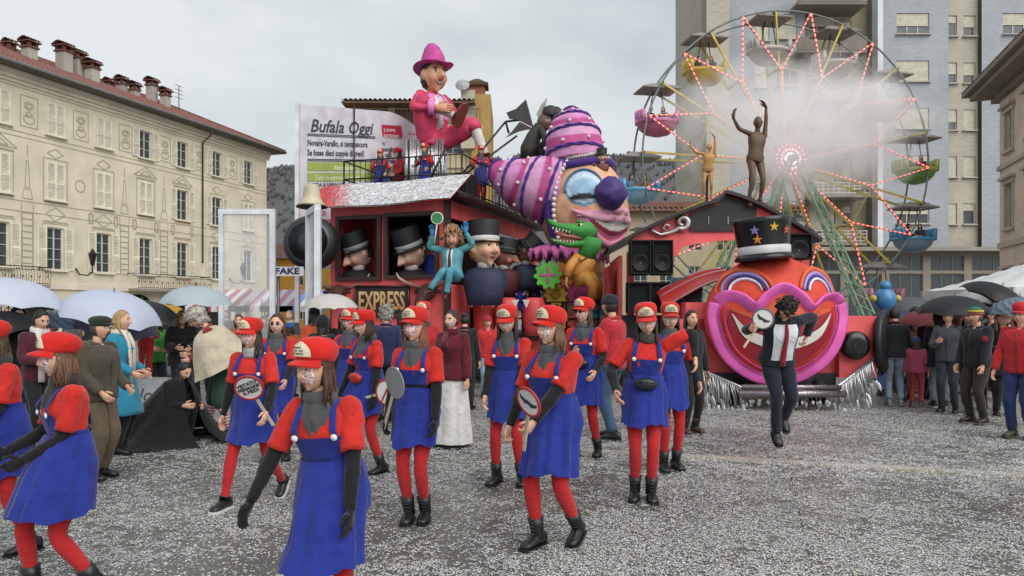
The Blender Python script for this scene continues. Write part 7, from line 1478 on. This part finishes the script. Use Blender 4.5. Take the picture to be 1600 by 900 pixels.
q = MB(); q.lathe([(.104, .020), (.107, .024), (.107, .04), (.104, .044)], 20, gu.hc, gu.HM*1.02, sy=1.22, cap=False, col=lin('a83a34')); q.lathe([(.099, .06), (.102, .064), (.098, .084), (.094, .086)], 20, gu.hc, gu.HM*1.02, sy=1.22, cap=False, col=lin('c9b04c')); q.build('hat_stripes', mat('cloth', 'attr'), gu.T_)
q = MB(); q.lathe([(.045, 0), (.04, .008)], 14, torso(MB(), gu, .70, .71, .05, 'm', 24, None, 2, False)[0][10], np.stack((np.cross((0, 0, 1), unit((-.5, 1, 0))), np.array((0, 0, 1.)), unit((-.5, 1, 0))), 1)); q.build('badge', mat('cloth', '9c2c34'), gu.T_)
man(1566, 12.8, -15, 'blonde woman in dark coat between the uniform and the red jacket', 1.68, ('1c1c20', -.3, .05), '1e1e22', ('long', '9a7c54'), None, dict(hR=(.1, .28, 1.12)), 'f', group=RG)
man(1596, 10.6, -55, 'person in bright red jacket, blue trousers and red cap at the right edge', 1.76, 'b82a30', '26345c', ('mid', '6a5040'), ('cap', 'b8242a'), dict(hR=(.28, .14, .86), hL=(-.24, .2, .9)), shoes=('boot', '4a4a38'), group=RG, build=1.1)
man(1482, 13.2, -40, 'bearded bystander in grey anorak under the flat black umbrella', 1.72, '4a4d52', '2c3038', ('short', '2a211d'), None, dict(hR=(.12, .28, 1.2)), group=RG)
man(1548, 13.6, -50, 'bystander in black parka just right of the uniformed man', 1.76, ('18191c', -.2, .03), '24242a', ('short', '3a2c24'), None, dict(hL=(-.15, .28, 1.1)), group=RG)
man(1448, 15.2, 20, 'woman in plum coat and cream scarf under the red umbrella', 1.66, '4a2c3c', '2c2c34', ('long', '4a3426'), None, dict(hR=(.12, .28, 1.2)), 'f', scarf=('c0b8a4',), group=RG)
man(1380, 15.8, 5, 'woman in pale pink hat behind the wheel arch', 1.6, '5c4a54', '2c2c34', ('long', '4a3426'), ('beanie', 'b87a8c'), dict(), 'f', group=RG)
# rows of bystanders farther back
r_ = random.Random(21); LG = 'bystanders in the back rows at the left'; RG2 = 'bystanders in the back rows at the right'
pal = ('2a2b30', '3c3034', '26303c', '4a4a4c', '5c3a34', '7c2c30', '34404c', '1f1f22', '6a5a48', '2c3c34', '8a4a5c')
cn = {'2a2b30': 'charcoal', '3c3034': 'plum grey', '26303c': 'slate blue', '4a4a4c': 'mid grey', '5c3a34': 'rust brown', '7c2c30': 'dark red', '34404c': 'steel blue', '1f1f22': 'black', '6a5a48': 'tan', '2c3c34': 'dark green', '8a4a5c': 'rose'}
NB = {'l': 24, 'r': 26}; num = ('first second third fourth fifth sixth seventh eighth ninth tenth eleventh twelfth thirteenth fourteenth fifteenth sixteenth seventeenth eighteenth nineteenth twentieth twenty-first twenty-second twenty-third twenty-fourth twenty-fifth twenty-sixth').split()
for side in 'lr':
    left = side == 'l'; xs_ = sorted(r_.uniform(-10, 520) if left else r_.uniform(1382, 1612) for _ in range(NB[side]))
    for i, px in enumerate(xs_):
        d = r_.uniform(15.5, 24) if left else r_.uniform(14.8, 20); ct = r_.choice(pal); ht = r_.choice((None, None, None, ('beanie', r_.choice(('2c2c34', '7c2c34', '3c4c6c', '8a8a88'))), ('hood', ct)))
        man(px, d, r_.uniform(-60, 60) if left else r_.uniform(-70, 40), f'back-row bystander in {cn[ct]} coat{" and beanie" if ht and ht[0] == "beanie" else ", hood up" if ht else ""}, {num[i]} from the left in the {"left" if left else "right"} crowd', r_.uniform(1.5, 1.82), (ct, r_.choice((0, 0, -.25, -.4)), .03), r_.choice(('2a2c34', '3a4658', '24242a', '4a4238', '6a7684')),
            (r_.choice(('short', 'mid', 'long')), r_.choice(('2a211d', '4a382c', '1c1816', '6a5a4c', '8a7a68'))), ht, r_.choice(({}, PH, dict(hR=(.1, .3, 1.15)), dict(hL=(-.15, .25, 1.0), head=(20, 5, 0)))), r_.choice('fm'), lod=0, group=LG if left else RG2, scarf=r_.choice((None, None, ('8a3a3c',), ('6a6a70',), ('b0a890',))))
# people on the floats
FP = 'performers riding on the floats'
def up(x, y, z): p = cl(x, y, z); return 800 + p[0]/p[1]*F, p[1]
for (x, y, z, fc, lab, kw) in ((-3.0, 2.6, 4.55, -10, 'small dancer at the left end of the carriage roof rail', {}), (-1.55, 2.3, 4.55, -30, 'dancer on the roof in front of the silver tinsel', {}), (-.25, 3.0, 4.55, 20, 'dancer on the roof near the side hat of the clown', {})):
    px, d = up(x, y, z); dancer(px, d, fc, lab, dict(hR=(.25, .25, 1.1), hL=(-.25, .2, 1.0)), 1.5, z, 1, dict(facepaint=None))
px, d = up(-2.95, 3.6, 4.55); man(px, d, -60, 'man in red jacket and cap raising an arm on the carriage roof', 1.72, 'b02a30', '1f1f24', ('mid', '2a211d'), ('cap', 'b8242a'), dict(hR=(.2, .3, 1.75), hL=(-.2, .2, 1.0)), z=4.55, group=FP)
px, d = up(-2.55, 3.7, 4.55); man(px, d, 30, 'man in brown coat beside the raised arm on the carriage roof', 1.74, '4a3c34', '3a352e', ('mid', '211a16'), None, dict(hR=(.2, .3, 1.2)), z=4.55, group=FP)
for px, d, fc, lab in ((812, 19.6, 0, 'left dancer of the pair standing on the float platform'), (836, 20.6, 10, 'right dancer of the pair standing on the float platform')): dancer(px, d, fc, lab, dict(hR=(.15, .3, 1.05), hL=(-.15, .3, 1.05)), 1.62, 1.18, 1, dict(facepaint=None))
man(768, 19.4, -80, 'man in red sweater stretching both arms towards the carriage', 1.74, 'b03038', '1e1e22', ('short', '2a211d'), None, dict(hR=(.2, .5, 1.35), hL=(-.2, .5, 1.25)), z=1.18, group=FP)
man(790, 20.2, 60, 'person in bright blue top turned away on the float platform', 1.66, '2a5c9c', '24242a', ('mid', '1f1a18'), None, dict(hR=(.2, .35, 1.2), hL=(-.2, .3, 1.1)), z=1.18, group=FP)
man(872, 19.2, -30, 'woman with dark hair in red top and black skirt by the cog wheels', 1.64, '9c2434', '1a1a1c', ('long', '2a1c18'), None, dict(hL=(-.3, .4, 1.2)), 'f', z=1.18, group=FP)
dancer(672, 18.9, 0, 'dancer deep inside the right carriage window', dict(), 1.5, 2.0, 0, dict(facepaint=None))
# ---------------------------------------------------------------- umbrellas
def umbrella(label, px, py, d, rpx, hx, tilt=0, tdir=0, n=8, hx2=None, stripes=None, group='umbrellas over the crowd', z_hand=1.15):
    k = d/F; r = rpx*k; c = P(px, py, d); M = rotz(R(tdir)) @ rotx(R(tilt)); T = thing('umbrella', label, 'umbrella', c, 0, group)
    # px, py is the crown; canopy falls below it
    drop = r*.52; V = []; C = []; m = n*6; ca, cb = np.array(lin(hx)), np.array(lin(hx2 or hx))
    for j in range(9):
        t = j/8; row = []; cr = []
        for i in range(m + 1):
            a = i*2*math.pi/m; f = (i % 6)/6; sag = math.sin(f*math.pi); rr = r*math.sin(t*1.25)/math.sin(1.25)*(1 - .075*sag*t); z = -drop*(1 - math.cos(t*1.25))/(1 - math.cos(1.25)) + .05*r*sag*t*t
            row.append(M @ np.array((math.cos(a)*rr, math.sin(a)*rr, z))); s_ = ca if not stripes else (ca if (j + (i//2)) % 2 else cb)
            cr.append(s_ if not (hx2 and not stripes) else (ca if (i//6) % 2 else cb))
        V.append(row); C.append(cr)
    q = MB(); q.grid(np.array(V), np.array(C)); m_ = mat('cloth', 'attr'); cp = q.build('canopy', UMB, T)
    for i in range(n):
        a = i*2*math.pi/n; q = MB(); q.tube([M @ np.array((math.cos(a)*r*math.sin(t*1.25)/math.sin(1.25)*.99, math.sin(a)*r*math.sin(t*1.25)/math.sin(1.25)*.99, -drop*(1 - math.cos(t*1.25))/(1 - math.cos(1.25)) - .012)) for t in np.linspace(.02, 1, 8)], .006, 4); q.build('rib', mat('metal', '6a6c6e'), T)
    q = MB(); q.tube([M @ np.array((0, 0, .06)), M @ np.array((0, 0, -.85))], .009, 6); q.build('shaft', mat('metal', '4c4c4e'), T); q = MB(); q.tube([M @ np.array((0, 0, -.83)), M @ np.array((0, 0, -.93)), M @ np.array((.03, 0, -.97)), M @ np.array((.06, 0, -.94))], .015, 6); q.build('handle', mat('wood', '3a2c24'), T)
def umb_mat():
    m, t, b, o = new_mat('umbrella_cloth'); a = t.nodes.new('ShaderNodeAttribute'); a.attribute_name = 'Col'; t.links.new(a.outputs['Color'], b.inputs['Base Color']); b.inputs['Roughness'].default_value = .5
    tr = t.nodes.new('ShaderNodeBsdfTranslucent'); t.links.new(a.outputs['Color'], tr.inputs['Color']); mx = t.nodes.new('ShaderNodeMixShader'); mx.inputs[0].default_value = .3
    t.links.new(b.outputs[0], mx.inputs[1]); t.links.new(tr.outputs[0], mx.inputs[2]); t.links.new(mx.outputs[0], o.inputs['Surface']); return m
UMB = umb_mat()
umbrella('large white umbrella at the left edge', 18, 434, 10.6, 82, 'ccd2e2', 6, 90)
umbrella('pale blue-white umbrella tilted to the right, second from the left', 178, 456, 11.0, 78, 'c6cee2', 16, 60)
umbrella('pale grey umbrella with dark lining over the man in a peaked cap', 307, 447, 13.0, 57, 'b4c2c8', 3, 40)
umbrella('dark grey umbrella with white piping below the pale one', 186, 478, 11.6, 66, '50505c', 20, 50)
umbrella('black umbrella right of the dark grey one', 222, 470, 12.4, 54, '1d1c1e', 10, 30)
umbrella('blue and white plaid umbrella at the left', 104, 486, 11.4, 44, '5a7088', 12, 80, hx2='8a9cae', stripes=True)
umbrella('yellow umbrella behind the black one', 262, 476, 15, 28, 'b8942c', 0, 0)
umbrella('black umbrella low at the far left edge', 2, 486, 10.2, 58, '161618', 4, 0)
umbrella('white umbrella in front of the carriage', 517, 459, 13.2, 43, 'cfccc6', 3, 20, n=12)
umbrella('black umbrella held flat at the right, left one of two', 1492, 462, 13.5, 56, '26282c', 4, 0)
umbrella('black umbrella tilted against the marquee', 1566, 446, 14.0, 52, '1e1f23', 26, 60)
umbrella('small black umbrella between the flat black one and the marquee', 1528, 472, 14.4, 44, '202226', 8, 20)
umbrella('red umbrella above the right crowd', 1450, 484, 14.8, 46, '7c2c34', 3, 0)
umbrella('navy blue umbrella left of the red one', 1396, 482, 16.5, 34, '2c3a5c', 3, 0)
umbrella('blue tartan umbrella at the right edge', 1594, 464, 12.6, 46, '4a6078', 8, -50, hx2='8a98a4', stripes=True)
umbrella('grey umbrella far back at the right', 1422, 464, 20, 40, '5c6064', 2, 0)
umbrella('pale umbrella far back below the marquee', 1528, 452, 19, 40, 'b0b2b0', 2, 0)
# stalls and bright parasols beyond the left crowd
for px, hx, lab in ((355, 'a8384c', 'red and white fairground awning beyond the left crowd'), (420, 'b88aa4', 'pink fairground awning beyond the left crowd'), (468, '6a8cc0', 'blue and white fairground awning beyond the film frame')):
    d = 27; c = P(px, 500, d); T = thing('fair_stall', lab, 'stall', (c[0], c[1], 0), 0, 'fairground stalls beyond the crowd'); q = MB()
    for i in range(10): x = -1.1 + .22*i; q.add([(x, -.9, 1.9), (x + .22, -.9, 1.9), (x + .22, .9, 2.5), (x, .9, 2.5)], [(0, 1, 2, 3)], False, lin(hx) if i % 2 else lin('cfccd2')); q.add([(x, -.9, 1.7), (x + .22, -.9, 1.7), (x + .22, -.9, 1.9), (x, -.9, 1.9)], [(0, 1, 2, 3)], False, lin(hx) if i % 2 else lin('cfccd2'))
    q.build('awning', mat('cloth', 'attr'), T); q = MB(); q.box((0, 0, .5), (2.1, 1.2, 1.0)); q.build('counter', mat('paint', '8a7a7c'), T)
    for x in (-1.05, 1.05):
        for y in (-.85, .85): q = MB(); q.box((x, y, 1.05), (.05, .05, 2.1)); q.build('leg', mat('metal', '9a9a9a'), T)
